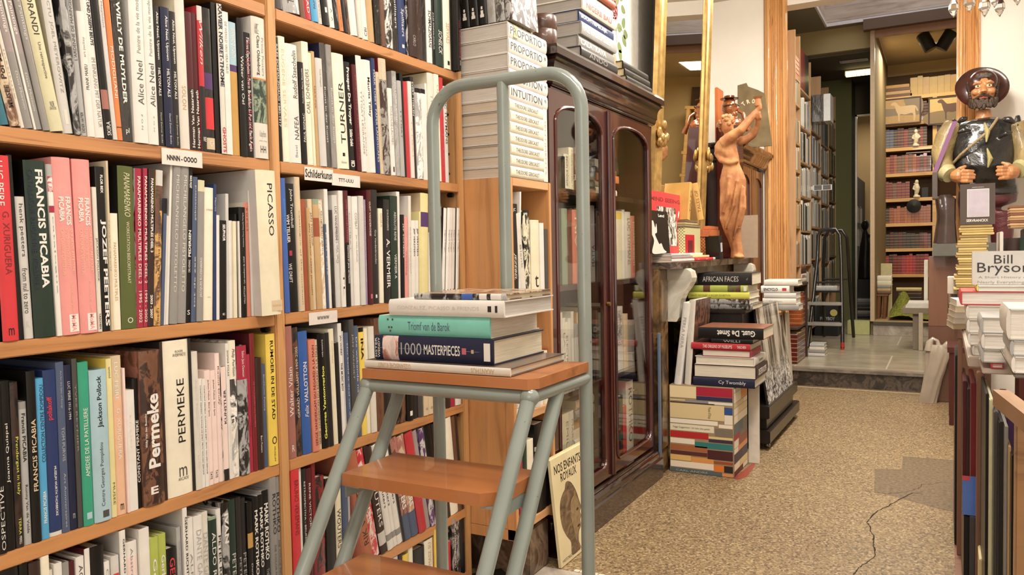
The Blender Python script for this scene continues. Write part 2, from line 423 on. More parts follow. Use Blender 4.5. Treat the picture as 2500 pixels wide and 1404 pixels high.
# ================================================================ setting: floors, walls, ceiling
def noise_wall(name, c, rough=.8):
    key = ('wallm', name)
    if key in MATS: return MATS[key]
    t = NT(name); t.setp(rough, 0, 0, .3); A = lin(c)
    n = t.noise(t.coords((1, 1, 1)), 3, 4); r = t.ramp(n.outputs['Fac'], [(.3, mix2(A, .95)), (.7, mix2(A, 1.03))])
    t.link(r.outputs['Color'], t.b.inputs['Base Color']); n2 = t.noise(t.coords(), 90, 3); t.bump(n2.outputs['Fac'], .15, .002)
    MATS[key] = t.m; return t.m
def terrazzo():
    t = NT('terrazzo'); t.setp(.42, 0, 0, .35); v = t.coords((1, 1, 1))
    n = t.noise(v, 1.1, 3); base = t.ramp(n.outputs['Fac'], [(.35, lin('6c5a44')), (.5, lin('7b664b')), (.7, lin('8a7453'))])
    vo = t.add('ShaderNodeTexVoronoi'); vo.inputs['Scale'].default_value = 150; t.link(v, vo.inputs['Vector'])
    chip = t.ramp(vo.outputs['Color'], [(.0, lin('1f1710')), (.22, lin('4a3a2a')), (.36, lin('82694a')), (.66, lin('9a835f')), (.95, lin('ccb890'))])
    vo2 = t.add('ShaderNodeTexVoronoi', feature='F1'); vo2.inputs['Scale'].default_value = 95; t.link(t.coords((1, 2.1, 1)), vo2.inputs['Vector'])
    dk = t.ramp(vo2.outputs['Distance'], [(.14, (0, 0, 0)), (.24, (1, 1, 1))])
    m = t.add('ShaderNodeMix', data_type='RGBA', blend_type='MIX'); m.inputs['Factor'].default_value = .6
    t.link(base.outputs['Color'], m.inputs['A']); t.link(chip.outputs['Color'], m.inputs['B'])
    m2 = t.add('ShaderNodeMix', data_type='RGBA', blend_type='MULTIPLY'); m2.inputs['Factor'].default_value = .45
    t.link(m.outputs['Result'], m2.inputs['A']); t.link(dk.outputs['Color'], m2.inputs['B'])
    # darker patch of flooring with straight edges near the counter
    t.link(m2.outputs['Result'], t.b.inputs['Base Color']); return t.m
M_terr = terrazzo()
fl = MB(); fl.box(-1.75, -1.9, -.06, 1.9, 6.32, 0); struct('floor', fl, M_terr)
# crack running through the terrazzo
M_crack = flat('dark_crack', '2c2018', .9)
def strip(pts, ws, z=.0006):
    mb = MB(); P = [Vector((p.x, p.y, z)) for p in pts]
    L = []; 
    for i, p in enumerate(P):
        t = (P[min(i+1, len(P)-1)]-P[max(i-1, 0)]).normalized(); nrm = Vector((-t.y, t.x, 0)); w = ws*(0.5+random.random()); L += [p+nrm*w, p-nrm*w]
    mb.add(L, [(2*i, 2*i+1, 2*i+3, 2*i+2) for i in range(len(P)-1)]); return mb
def crackline(px, w):
    pts = []
    for (a, b) in zip(px[:-1], px[1:]):
        for k in range(6):
            u = k/6; q = hit(a[0]+(b[0]-a[0])*u+random.uniform(-2, 2), a[1]+(b[1]-a[1])*u+random.uniform(-1.5, 1.5), 2, 0); pts.append(q)
    return strip(pts, w)
z9 = lambda x, y: (1900+x*.2165, 1100+y*.2165)
cr = crackline([z9(850,1404), z9(930,1310), z9(1100,1190), z9(1075,1060), z9(1075,980), z9(1030,860), z9(1000,800), z9(1130,680), z9(1300,590), z9(1520,480), z9(1650,490)], .0022)
k2 = crackline([z9(980,450), z9(1200,490), z9(1400,470), z9(1560,440), z9(1640,380), z9(1960,355)], .0012)
cr.add(k2.v, k2.f); o = cr.build('floor_crack', M_crack); o['kind'] = 'structure'; o.name = 'trim_floor_crack'
# darker coloured patch laid over the floor
pat = MB()
for quad in ([z9(1405,65), z9(1985,110), z9(1990,700), z9(1080,460), z9(1090,205), z9(1395,215)],):
    P = [hit(x, y, 2, 0) for x, y in quad]; pat.add([(p.x, p.y, .0004) for p in P], [tuple(range(len(P)))])
def patchm():
    t = NT('worn_terrazzo'); t.setp(.6); v = t.coords(); n = t.noise(v, 70, 4, .7)
    r = t.ramp(n.outputs['Fac'], [(.3, lin('46392a')), (.5, lin('6a573f')), (.7, lin('82704f'))]); t.link(r.outputs['Color'], t.b.inputs['Base Color']); return t.m
o = pat.build('trim_floor_patch', patchm()); o['kind'] = 'structure'
# grey stone border with a row of white mosaic tiles in front of the narrow bookcase
M_marble = None
def marble(name, a, b, c, sc=6, rough=.3):
    key = ('marble', name)
    if key in MATS: return MATS[key]
    t = NT(name); t.setp(rough, 0, .2); v = t.coords(); n = t.noise(v, sc, 6, .65, 1.8)
    r = t.ramp(n.outputs['Fac'], [(.3, lin(a)), (.46, lin(b)), (.56, lin(c)), (.66, lin(b)), (.8, lin(a))]); t.link(r.outputs['Color'], t.b.inputs['Base Color']); MATS[key] = t.m; return t.m
M_greystone = marble('grey_stone', '8c8075', 'a89c8f', 'c2b8aa', 3, .5)
zB = lambda x, y: (880+x*.24, 1180+y*.24)
P = [hit(*zB(x, y), 2, 0) for x, y in [(1130,700),(2130,790),(2560,880),(2500,1010),(1500,1400),(900,1400)]]
sb = MB(); a0, a1 = hit(*zB(1650,770), 2, 0), hit(*zB(2500,860), 2, 0)
sb.box(-1.3, -.5, 0, -.42, 2.19, .0008); struct('trim_stone_slab', sb, marble('pale_stone', 'bdb4a8', 'cdc5b8', 'd8d2c6', 2, .5))
sb = MB(); sb.box(-1.3, 2.191, 0, .02, 2.30, .0009); struct('trim_stone_border', sb, M_greystone)
sb = MB()
for i in range(52): sb.box(-1.05+i*.021, 2.304, 0, -1.05+i*.021+.018, 2.322, .0012)
struct('trim_mosaic_row', sb, flat('white_mosaic', 'd8cfba', .4))
# walls and ceiling
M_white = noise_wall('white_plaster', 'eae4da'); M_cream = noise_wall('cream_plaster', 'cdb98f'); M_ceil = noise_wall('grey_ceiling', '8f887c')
w = MB(); w.box(-1.75, -1.9, 0, -1.62, 6.6, 2.95); struct('wall_left', w, M_white)
w = MB(); w.box(-1.6195, 3.47, .979, -1.43, 5.26, 2.949); struct('wall_chimney_breast', w, noise_wall('breast_plaster', 'd6ccbd'))
w = MB(); w.box(1.8, -1.9, 0, 1.9, 6.6, 2.95); struct('wall_right', w, M_white)
w = MB(); w.box(-1.62, -1.95, 0, 1.8, -1.9, 2.95); struct('wall_behind', w, M_white)
w = MB(); w.box(-1.62, 6.25, 0, -1.19, 6.4, 2.95); w.box(.21, 6.25, 0, 1.8, 6.4, 2.95); w.box(-1.19, 6.25, 2.84, .21, 6.4, 2.95); struct('wall_back', w, M_white)
M_bright = noise_wall('white_ceiling', 'd6cdbd')
w = MB(); w.box(-1.75, -1.95, 2.95, 1.9, 6.4, 3.0); struct('ceiling', w, M_bright)
# ================================================================ main bookcase
M_pine = wood('pine_boards', 'b68050', '8e5c36', 1, 10, .42, .2)
M_pineV = wood('pine_uprights', 'c0905e', '9a6a42', 2, 10, .42, .25)
M_pineR = wood('pine_backing', '9a6440', '74472a', 2, 8, .6, 0)
SX, SB = -1.3, -1.60
BZ = [.045, .244, .573, .907, 1.247, 1.584, 1.92]
bc = thing('bookcase', 'tall pine bookcase along the left wall, two bays packed with art books', 'bookcase', (SB, .40, 0))
def part(mb, name, mat, par, label=None):
    loc = par.location; mb.v = [(v[0]-loc[0], v[1]-loc[1], v[2]-loc[2]) for v in mb.v]
    o = mb.build(name, mat, par)
    if label: o['label'] = label
    return o
for (y0, y1) in ((.375, .40), (1.287, 1.315), (2.058, 2.084)):
    u = MB(); u.box(SB, y0, 0, SX+.002, y1, 2.3, 0, .003)
    if y0 > .5:
        for k in range(34):
            z = .2+k*.06
            for xx in (SX-.035,):
                ang = [(xx+.0045*math.cos(a*math.pi/5), y0-.0004, z+.0045*math.sin(a*math.pi/5)) for a in range(10)]; u.add(ang, [tuple(range(10))], 1)
    part(u, 'upright', [M_pineV, flat('dark_hole', '1a120c', .9)], bc)
for (a, b) in ((.401, 1.286), (1.316, 2.057)):
    for z in BZ:
        s = MB(); s.box(SB+.006, a, z-.026, SX, b, z, 0, .002); part(s, 'shelf', M_pine, bc)
s = MB(); s.box(SB, .401, 0, SB+.005, 2.057, 2.3); part(s, 'back_panel', M_pineR, bc)
# bolts under the shelf ends
for z in (.573, .907, 1.247):
    for y in (1.272, 2.04): s = MB(); s.box(SX-.035, y, z-.04, SX-.012, y+.012, z-.027, 0, .003); part(s, 'shelf_support', flat('dark_metal', '4a4640', .3, .9), bc)
def shelf_label(xa, xb, Z, txts, dz=.034, lab=None, out=.0015):
    ya, yb = along(xa, X=SX, Z=Z), along(xb, X=SX, Z=Z); c = MB(); c.box(SX+.0005, ya, Z-.030, SX+out, yb, Z-.030+dz)
    o = part(c, 'shelf_label', flat('label_paper', 'd8cfc6', .6), bc, lab); l = MB(); w = yb-ya
    for (tx, u0, u1, v0, v1, bold) in txts: letter(l, tx, (out+.0004+SX, ya+w*u0, Z-.030+dz*v0), (0, w*(u1-u0), 0), (0, 0, dz*(v1-v0)), 0, bold)
    l.v = [(v[0]-bc.location[0], v[1]-bc.location[1], v[2]) for v in l.v]; l.build('label_lettering', ink('black'), o)
shelf_label(393, 492, 1.247-.004, [('NNNN - OOOO', .12, .86, .28, .62, .03)], .031)
shelf_label(742, 812, 1.247-.006, [('Schilderkunst', .02, .98, .22, .85, .015)], .031)
shelf_label(809, 877, 1.247-.012, [('TTT-UUU', .22, .75, .35, .65, .01)], .029, None, .0022)
shelf_label(753, 822, .907-.004, [('WWWW', .28, .7, .35, .65, .01)], .029)
shelf_label(905, 932, .244-.002, [('WWWW', .3, .9, .35, .7, .01)], .022)

LB = 'on the '
PL = ['left bay', 'right bay']
row('on top shelf of left bay', """
0 - teal h=.31
95 - photo:brown:beige h=.31 # MUSEE|u|.79|.905|.45|darkbrown|.5|b;Pol Mara|u|.56|.76|.5|darkbrown|.5|b;GORDES|u|.37|.50|.4|black
190 - offwhite h=.31 pb # Institute|d|.6|.85|.4|tan
225 - mauve h=.30 b=.6,1,grey # Morandi: Late Paintings|d|.04|.50|.5|white;Davis Museum|d|.7|.9|.25|palegrey
300 - white h=.30 pb
307 - mauve h=.30 b=.6,1,grey # Morandi: Late Paintings|d|.04|.50|.5|white;Davis Museum|d|.7|.9|.25|palegrey
375 - grey h=.30 # Morandi: Late Paintings|d|.04|.52|.5|palegrey
435 - beige side=paleyellow h=.305 b=0,1,palegreen # GIORGIO MORANDI|d|.0|.49|.42|black;Une retrospective|d|.53|.72|.28|darkgrey;NUR|h|.84|.87|.3|darkgrey;ZAR BOOKS|h|.87|.885|.5|darkgrey
555 - palegrey h=.305 # QUECTU  JOEL MEYEROWITZ|d|.2|.78|.35|grey;[]|h|.87|.95|.3|offwhite
645 - photo:charcoal:silver h=.30 # MACH|d|.0|.11|.5|white
705 - silver h=.29 # L'ARDENNE DE MARINGER|u|.2|.56|.45|darkgrey;DIDIER HATIER|u|.86|.98|.4|black
765 92 white # FRANK MAIEU|u|.42|.62|.42|black;art jockey|u|.2|.36|.4|grey
830 - white h=.30 # FRANZ MARC UND JOSEPH BEUYS|d|.05|.47|.42|black|.62|b;IM EINKLANG MIT DER NATUR|d|.54|.94|.38|grey|.6
915 - black side=black h=.31 b=.72,.83,copper # SKIRA|u|.90|.98|.6|white
975 - palegrey h=.30 pb # Antoine Meynlant|d|.05|.35|.5|grey
1012 - orange h=.30 # MODIGLIANI|d|.45|.75|.5|white;[]|h|.17|.18|1|darkbrown;[]|h|.92|.925|1|darkbrown
1062 - foil:charcoal h=.31 # PETER WILLY DE MUYLDER|d|.0|.78|.35|white|.5|b;pl|h|.92|.96|.3|white
1160 - white side=white h=.315 # Alice Neel|u|.51|.77|.42|darkgrey;Peintre de la vie moderne|u|.08|.465|.28|grey;F O N|d|.83|.92|.12|grey
1280 - white side=white h=.315 # Alice Neel|u|.51|.77|.48|darkgrey;Peintre de la vie moderne|u|.08|.465|.3|grey;F O N|d|.83|.92|.12|grey
1368 45 charcoal # Alice Neel, Uptown|d|.04|.38|.38|white|.5|m;HILTON ALS|d|.44|.64|.34|white|.5|m;David Zwirner Books|d|.76|.98|.18|palegrey
1428 55 navy # Alice Neel, Uptown|d|.06|.38|.36|white|.5|m;HILTON ALS|d|.44|.64|.32|white|.5|m;David Zwirner Books|d|.76|.98|.18|palegrey
1505 92 charcoal # Alice Neel, Uptown|d|.06|.38|.38|white|.5|m;HILTON ALS|d|.44|.64|.34|white|.5|m;David Zwirner Books|d|.76|.98|.18|palegrey
1562 - offwhite side=cream h=.325 # SOLON|d|.6|.75|.4|tan
1645 95 darkbrown b=0,.55,maroon # Herman Van Nazareth|u|.56|.98|.42|white|.5|m
1700 105 darkbrown b=0,.55,maroon # Herman Van Nazareth|u|.56|.98|.5|white|.5|m
1745 45 red b=.55,1,charcoal b=0,.1,palegrey # Wilken|d|.1|.4|.6|palegrey|.5|i;RE|h|.9|.93|.5|white
1790 60 photo:black:charcoal b=.45,.56,purple b=.62,.84,brightred b=.9,.98,beige # CP|h|.92|.96|.5|white
1862 15 black pb side=black
1905 30 offwhite side=black # XAVIER NOIRET-THOME|d|.0|.55|.75|navy|.5|b;GHOSTS|d|.82|.99|.6|red|.5|b
1950 95 white pb # DE WERELD VAN VERA NELIS|d|.07|.43|.4|grey
2000 180 olive b=0,.32,paleblue b=.32,.37,purple b=.37,1,ochre # BERNARD QUIGNON|d|.05|.27|.5|white
2075 150 black # Walter van Oel|d|.27|.62|.42|white
2130 270 black # Meret Oppenheim - From Breakfast in Fur and Back Again|d|.04|.95|.5|white|.5|m;Meret Oppenheim - From Breakfast in Fur|d|.05|.95|.7|crimson
2195 135 offwhite side=white b=.43,.44,orange b=.44,.75,photo:darkgreen:sage # Printed Stuff|d|.05|.12|.3|darkgrey|.3;Claes Oldenburg|d|.13|.41|.28|black|.35|m;Prints Posters|d|.14|.41|.16|grey|.7;A Catalogue Raisonne|h|.8|.86|.5|grey;1958-1996|h|.87|.88|.6|grey;HH|h|.91|.96|.4|black
2308 end
""", .28487, 0, 0, SX, 1.247, [(0,.19),(130,.165),(185,.09),(280,.09),(330,.047),(600,.036)])
row('on second shelf of left bay', """
-80 - black h=.31
25 -5 brightred side=black # LUC PEIRE|d|.03|.27|.45|white|.3;G. XURIGUERA|d|.3|.64|.4|darkred|.55;m|h|.93|.97|.35|black
148 -5 black
190 305 palegrey # henk peeters|d|.05|.42|.5|darkgrey;from nul to zero|d|.5|.82|.5|darkgrey;K|h|.87|.92|.3|palegrey
270 32 darkgreen side=black # FRANCIS PICABIA|d|.05|.72|.35|white|.62|b;CATALOGUE RAISONNE VOLUME I|d|.05|.72|.25|navy|.22
430 65 white b=.0,.07,silver b=.07,.16,photo:crimson:white b=.24,.28,crimson # catalogue|d|.3|.75|.3|grey
470 10 pink # FRANCIS|d|.22|.38|.28|white|.68|b;PICABIA|d|.22|.36|.28|white|.32|b;OUR HEADS ARE ROUND|d|.40|.65|.16|peach|.78;SO OUR THOUGHTS|d|.40|.62|.16|peach|.52;CAN CHANGE DIRECTION|d|.40|.66|.16|peach|.26;KUNSTHAUS ZURICH|d|.7|.9|.1|peach|.6;[]|h|.885|.985|.5|white|.62;MoMA|d|.89|.98|.26|pink|.62|b
605 25 pink # FRANCIS|d|.22|.38|.28|white|.68|b;PICABIA|d|.22|.36|.28|white|.32|b;OUR HEADS ARE ROUND|d|.40|.65|.16|peach|.78;SO OUR THOUGHTS|d|.40|.62|.16|peach|.52;CAN CHANGE DIRECTION|d|.40|.66|.16|peach|.26;KUNSTHAUS ZURICH|d|.7|.9|.1|peach|.6;[]|h|.885|.985|.5|white|.62;MoMA|d|.89|.98|.26|pink|.62|b
735 235 offwhite # JACKSON POLLOCK|d|.35|.65|.55|darkgrey;TASCHEN|d|.87|.98|.4|black|.5|m
768 80 black side=black # FLOR BEX|d|.05|.16|.3|white|.6|b;JOZEF PEETERS|d|.32|.97|.62|white|.6|b
835 40 beige side=cream # JULES PASCIN|u|.35|.65|.6|grey
852 430 ivory # PANAMARENKO MULTIPLES|d|.25|.75|.3|tan
920 75 olive side=black # PANAMARENKO|d|.04|.31|.38|palegreen|.5|i;WORKSTATION BIEKORFSTRAAT|d|.34|.72|.2|palegreen;O|h|.93|.965|.35|white
1035 95 crimson side=photo:white:crimson # PANAMARENKO MULTIPLES|d|.05|.58|.45|white|.5|m;DEEL 2   1995 - 2002|d|.6|.97|.45|white
1084 95 crimson # PANAMARENKO MULTIPLES|d|.05|.58|.6|white|.5|m;DEEL 2   1995 - 2002|d|.6|.97|.6|white
1115 100 darkbrown # PANAMARENKO MULTIPLES DEEL 3|d|.06|.53|.45|white|.5|b;2003 - 2007|d|.8|.95|.45|white|.5|b
1158 110 photo:ochre:brown b=0,.1,palegrey b=.1,.26,photo:darkbrown:brown # PANAMARENKO MULTIPLES 1966 - 1990|d|.15|.97|.25|darkgrey
1210 320 slateblue b=0,.12,black pb
1235 450 offwhite pb
1252 32 white side=palegrey d=.25
1272 75 grey # MICHELANGELO PISTOLETTO|d|.06|.8|.35|palegrey
1330 80 grey # MICHELANGELO PISTOLETTO|d|.06|.8|.35|palegrey
1395 80 black # MARCEL PAQUET|d|.06|.14|.5|white|.5|b;PEDERSEN|u|.41|.58|.5|white|.5|b;CARL-HENNING|u|.6|.68|.4|white;S|h|.92|.95|.5|white
1435 160 slateblue # gekoesterd|u|.06|.3|.4|palegrey;tot de zee|u|.55|.9|.35|palegrey
1470 185 grey b=0,.08,palegreen # JACQUES ROZENBERG|u|.55|.83|.4|white
1520 240 ivory # M. MAUBIN|h|.16|.175|.6|grey;1970|h|.82|.83|.3|grey
1595 215 darkblue # Maurice|d|.1|.2|.5|palegrey
1615 445 white pb
1640 485 black # SEUPHOR|d|.04|.21|.35|white|.55|b;E|h|.94|.96|.3|white
1698 285 palegrey side=palegrey d=.25
1722 485 white pb
1750 490 cream pb
1775 435 black pb
1790 490 white pb
1802 385 black # Fondation Pierre Gianadda Martigny|u|.05|.36|.2|white;VALLOTTON - Les couchers de soleil|u|.45|.88|.22|white
1850 350 salmon side=offwhite # R U P O S|d|.05|.25|.3|rust
1885 260 palegrey side=palegrey
1905 88 cream side=palegrey d=.26 f=.02 s=.05 r=2068 # PICASSO|d|.09|.45|.26|black|.62;[]|h|.9|.975|.55|beige|.72;MUSEU ARS MUNDI|h|.93|.945|.45|tan|.72
2070 end
""", .32771, 0, 380, SX, .907, [(0,.055),(30,.072),(150,.065),(260,.04),(330,.02),(400,-.03),(480,-.01),(560,.01),(640,.04)], hmax=.312, ymax=1.286)
row('on third shelf of left bay', """
-60 330 black
0 365 black # OSPECTIVE|u|.6|.98|.5|palegrey
45 345 black side=black # Joanna Quispel|u|.25|.6|.35|white
100 350 photo:black:darkbrown # Prendergast in Italy|d|.33|.68|.45|lemon;TERRA|d|.82|.92|.3|lemon;MERELL|d|.93|.98|.3|white
145 460 grey b=.05,1,silver # Francis PICABIA|d|.08|.42|.45|black|.5|m;Ronny Van de Velde|d|.58|.92|.4|black
190 290 black side=black # FRANCIS PICABIA|u|.28|.7|.5|beige|.5|m
240 330 skyblue # COLLECTION CENTRE POMPIDOU|u|.04|.52|.45|navy|.62;FRANCIS PICABIA|u|.7|.9|.4|white|.5|m
285 285 darkblue b=.975,1,offwhite # poliakoff|u|.16|.3|.5|brightred|.4|m;MUSEUM WURTH THORBECKE|d|.58|.88|.18|white|.6|m
355 240 slateblue # Art for the Sake of Energy|d|.05|.27|.25|silver;TOM PURVIS|d|.38|.58|.35|silver;Art Anniversaires|d|.65|.97|.25|silver
400 255 navy # LUC PEIRE 1916-1994|d|.1|.33|.35|palegrey;m|h|.9|.93|.3|silver
440 220 darkgrey # YVES REYNIER|d|.15|.55|.3|grey
468 240 green # AMEDEE DE LA PATELLIERE|u|.28|.7|.38|white;[]|h|.92|.96|.5|paleblue
525 285 paleblue # Jackson Pollock|u|.04|.38|.34|black|.5|m;Centre Georges Pompidou|u|.48|.9|.26|darkgrey;[]|h|.93|.975|.35|darkgrey|.6
620 220 paleyellow side=yellow # tamarind|d|.05|.12|.4|olive;MUSEE|d|.78|.92|.4|olive
650 205 beige b=.25,1,peach # LUC PEIRE|d|.04|.28|.34|white|.4;G. XURIGUERA|d|.33|.65|.34|white|.5;m|h|.93|.97|.35|black
705 270 palepink pb
718 395 white side=white pb # ancien|d|.2|.5|.3|palepink
765 330 black # CONSTANT PERMEKE|u|.32|.8|.5|white|.5|m
795 180 photo:brown:darkbrown side=photo:brown:copper # Permeke|u|.28|.76|.55|white|.5|b;Willy Van den Bussche|u|.4|.62|.12|white|.17|m;E|h|.88|.93|.35|white|.45|b
912 100 darkbrown side=charcoal
928 125 ivory side=charcoal r=1072 # PERMEKE|u|.25|.66|.27|black|.6;ROGER|h|.065|.08|.3|darkgrey|.6;AVERMAETE|h|.085|.105|.5|darkgrey|.6;m|h|.82|.88|.3|darkgrey|.6;ARCADE|h|.885|.905|.4|darkgrey|.6
1072 100 charcoal
1083 180 offwhite # Allard Pierson|d|.2|.55|.3|palegrey;Luc Cant|d|.75|.85|.3|palegrey
1115 330 white pb # CONSTANT PERMEKE, GUSTAVE DE SMET, FRITS VAN DEN BERGHE|d|.06|.88|.35|black
1135 330 white pb # CONSTANT PERMEKE, GUSTAVE DE SMET, FRITS VAN DEN BERGHE|d|.06|.88|.35|black
1155 285 palepink # Jackson Pollock  Blind Spots|d|.08|.4|.35|black;TATE|d|.88|.95|.4|black
1185 285 palepink # Jackson Pollock  Blind Spots|d|.08|.4|.35|black;TATE|d|.88|.95|.4|black
1215 190 palepink # Raoul Dufy|d|.1|.4|.4|brown
1240 265 palepink side=photo:white:charcoal b=.9,1,charcoal # KUNSTLER|u|.2|.5|.45|navy|.5|m
1268 135 white # SIGMAR POLKE|d|.05|.24|.45|black;Grossenhain|d|.6|.95|.3|palegrey
1287 120 photo:offwhite:silver b=0,.28,ivory b=.28,.6,photo:white:darkgrey # Philip Pearlstein|d|.06|.26|.5|darkgrey|.5|i
1325 150 photo:charcoal:silver b=0,.26,crimson # Salon Jazz Dawson|d|.04|.24|.3|white
1380 195 crimson # Seurat|d|.6|.7|.4|darkred
1400 80 darkred side=maroon # DE STILZOEKERS VAN PERMEKE|d|.35|.68|.3|rose
1425 215 darkbrown # Bert Peeters|d|.7|.85|.25|white
1460 250 slateblue # Blockbuster Painting|d|.1|.45|.3|palegrey
1486 85 yellow side=yellow # RUMOER IN DE STAD|d|.05|.65|.34|black|.5|m;O|h|.78|.84|.5|black;MUSEUM|d|.86|.97|.14|black
1540 end
""", .44444, 0, 780, SX, .573, [(0,.045),(700,.034)], hmax=.303)
row('on bottom shelf of left bay', """
-60 1400 charcoal
0 1390 black
110 1330 black
160 1345 darkbrown
225 1303 ivory
275 1385 offwhite
300 1350 white
345 1345 grey
385 1340 maroon
420 1315 white # AGNES MARTIN|d|.05|.5|.5|darkgrey
466 1268 white side=maroon # FABRE|d|.18|.6|.6|black|.5|b
497 1262 black side=charcoal
575 1340 white # CAROLINE|d|.05|.5|.4|grey
610 1310 palegrey # ROTHKO|d|.12|.6|.7|brightred|.5|b
655 1168 white side=palegrey # GERHARD RICHTER - OVER SCHILDEREN|d|.05|.9|.3|black|.6|m
690 1240 white b=.1,.35,palepink b=.35,.45,red # Abstract|d|.04|.3|.2|grey
765 1160 white side=white # Abstract|d|.4|.8|.2|darkgrey
822 1212 lime b=.3,1,brightred # Gerhard|d|.15|.6|.4|white|.5|m
876 1190 lime b=.3,1,brightred # Gerhard Richter|d|.15|.7|.5|white|.5|m
920 1270 black # GERHARD|d|.08|.6|.5|brightred|.5|m
978 1150 silver side=silver # Over Schilderen|d|.1|.7|.25|grey
1002 1040 white side=palegrey # GERHARD RICHTER - OVER SCHILDEREN|d|.06|.95|.5|black|.6|m
1028 1100 white # ALFKE|d|.25|.55|.4|grey
1062 1090 white side=white # DANTE GABRIEL ROSSETTI|d|.1|.9|.55|silver
1112 1068 offwhite # DANTE GABRIEL ROSSETTI|d|.15|.95|.7|silver
1150 1095 darkgreen b=0,.02,sage # ALDO ROSSI|d|.12|.65|.45|white
1196 1050 white # PETER ROGIERS|d|.2|.75|.5|black|.5|m
1224 1015 photo:black:silver # IVAN|d|.08|.3|.6|white|.5|b
1262 1000 darkgreen side=charcoal # PETER ROGIERS|d|.4|.95|.5|palegrey
1302 985 charcoal # PETER ROGIERS|d|.45|.98|.4|silver
1330 990 charcoal # PETER ROGIERS|d|.42|.98|.6|silver
1358 1010 black b=.25,.37,ochre # Daniel Hagens|d|.5|.8|.3|white
1388 985 black # MARK ROTHKO|d|.1|.62|.6|white|.5|b
1416 970 black side=silver # MARK ROTHKO|d|.1|.58|.6|white|.5|b;1949-1969|d|.65|.9|.4|grey
1444 948 black side=silver # MARK ROTHKO|d|.1|.55|.6|white|.5|b;THE DECISIVE DECADE|d|.62|.95|.4|silver
1480 872 grey side=silver # ROTHKO|d|.12|.42|.5|charcoal|.5|m;DIE COLOR FIELD PAINTINGS|d|.5|.98|.3|darkgrey
1516 868 grey # ROTHKO|d|.12|.42|.7|charcoal|.5|m;DIE COLOR FIELD PAINTINGS|d|.48|.98|.4|darkgrey
1540 end
""", .44444, 0, 780, SX, .244, [(0,.0)], mode='top', hmax=.303)
# ---- right bay
row('on top shelf of right bay', """
105 - darkgrey h=.3
170 - foil:silver h=.3 # TEJ|u|.85|.93|.5|charcoal
300 - brown pb
335 - red # MAD|d|.8|.95|.4|white
380 - skyblue # PAINT|u|.8|.9|.35|darkblue
430 - palegrey # MARTYNA|u|.7|.95|.3|grey
460 - black # []|h|.86|.9|.3|white
510 - white # V. V|u|.85|.95|.3|black
550 - foil:black
582 - orange # Sculpture|u|.8|.97|.25|darkbrown
615 - black side=black
645 - photo:brown:darkbrown
665 - white
725 - offwhite
755 - white # CBI|u|.9|.97|.4|black
800 - tan
850 - foil:black
895 - brown side=beige
930 - photo:charcoal:white
985 - foil:charcoal # Spilliaert|d|.5|.8|.4|white
1030 - darkblue # Spilliaert|d|.6|.85|.45|white;[]|h|.92|.95|.3|white
1085 - photo:black:silver
1100 - darkbrown # CARLO|d|.8|.9|.3|silver
1165 - foil:darkbrown
1205 - foil:black
1240 - white # SCHMALZIGAUG|d|.5|.85|.5|black|.5|m
1280 - black # JULES SCHMALZIGAUG|d|.5|.85|.5|white
1300 - darkgreen # SCHELCK|d|.65|.88|.4|white|.5|i
1362 - ivory # SERVAES|d|.55|.75|.5|tan;[]|h|.92|.96|.3|black
1412 - charcoal
1455 - black r=1480 f=.02 # van Schoenberg|d|.5|.88|.5|crimson|.5|m;essay|d|.9|.95|.3|white
1500 end
""", .32755, 640, 0, SX, 1.584, [(670,.1),(840,.12),(920,.06),(1000,.03),(1130,.025)])
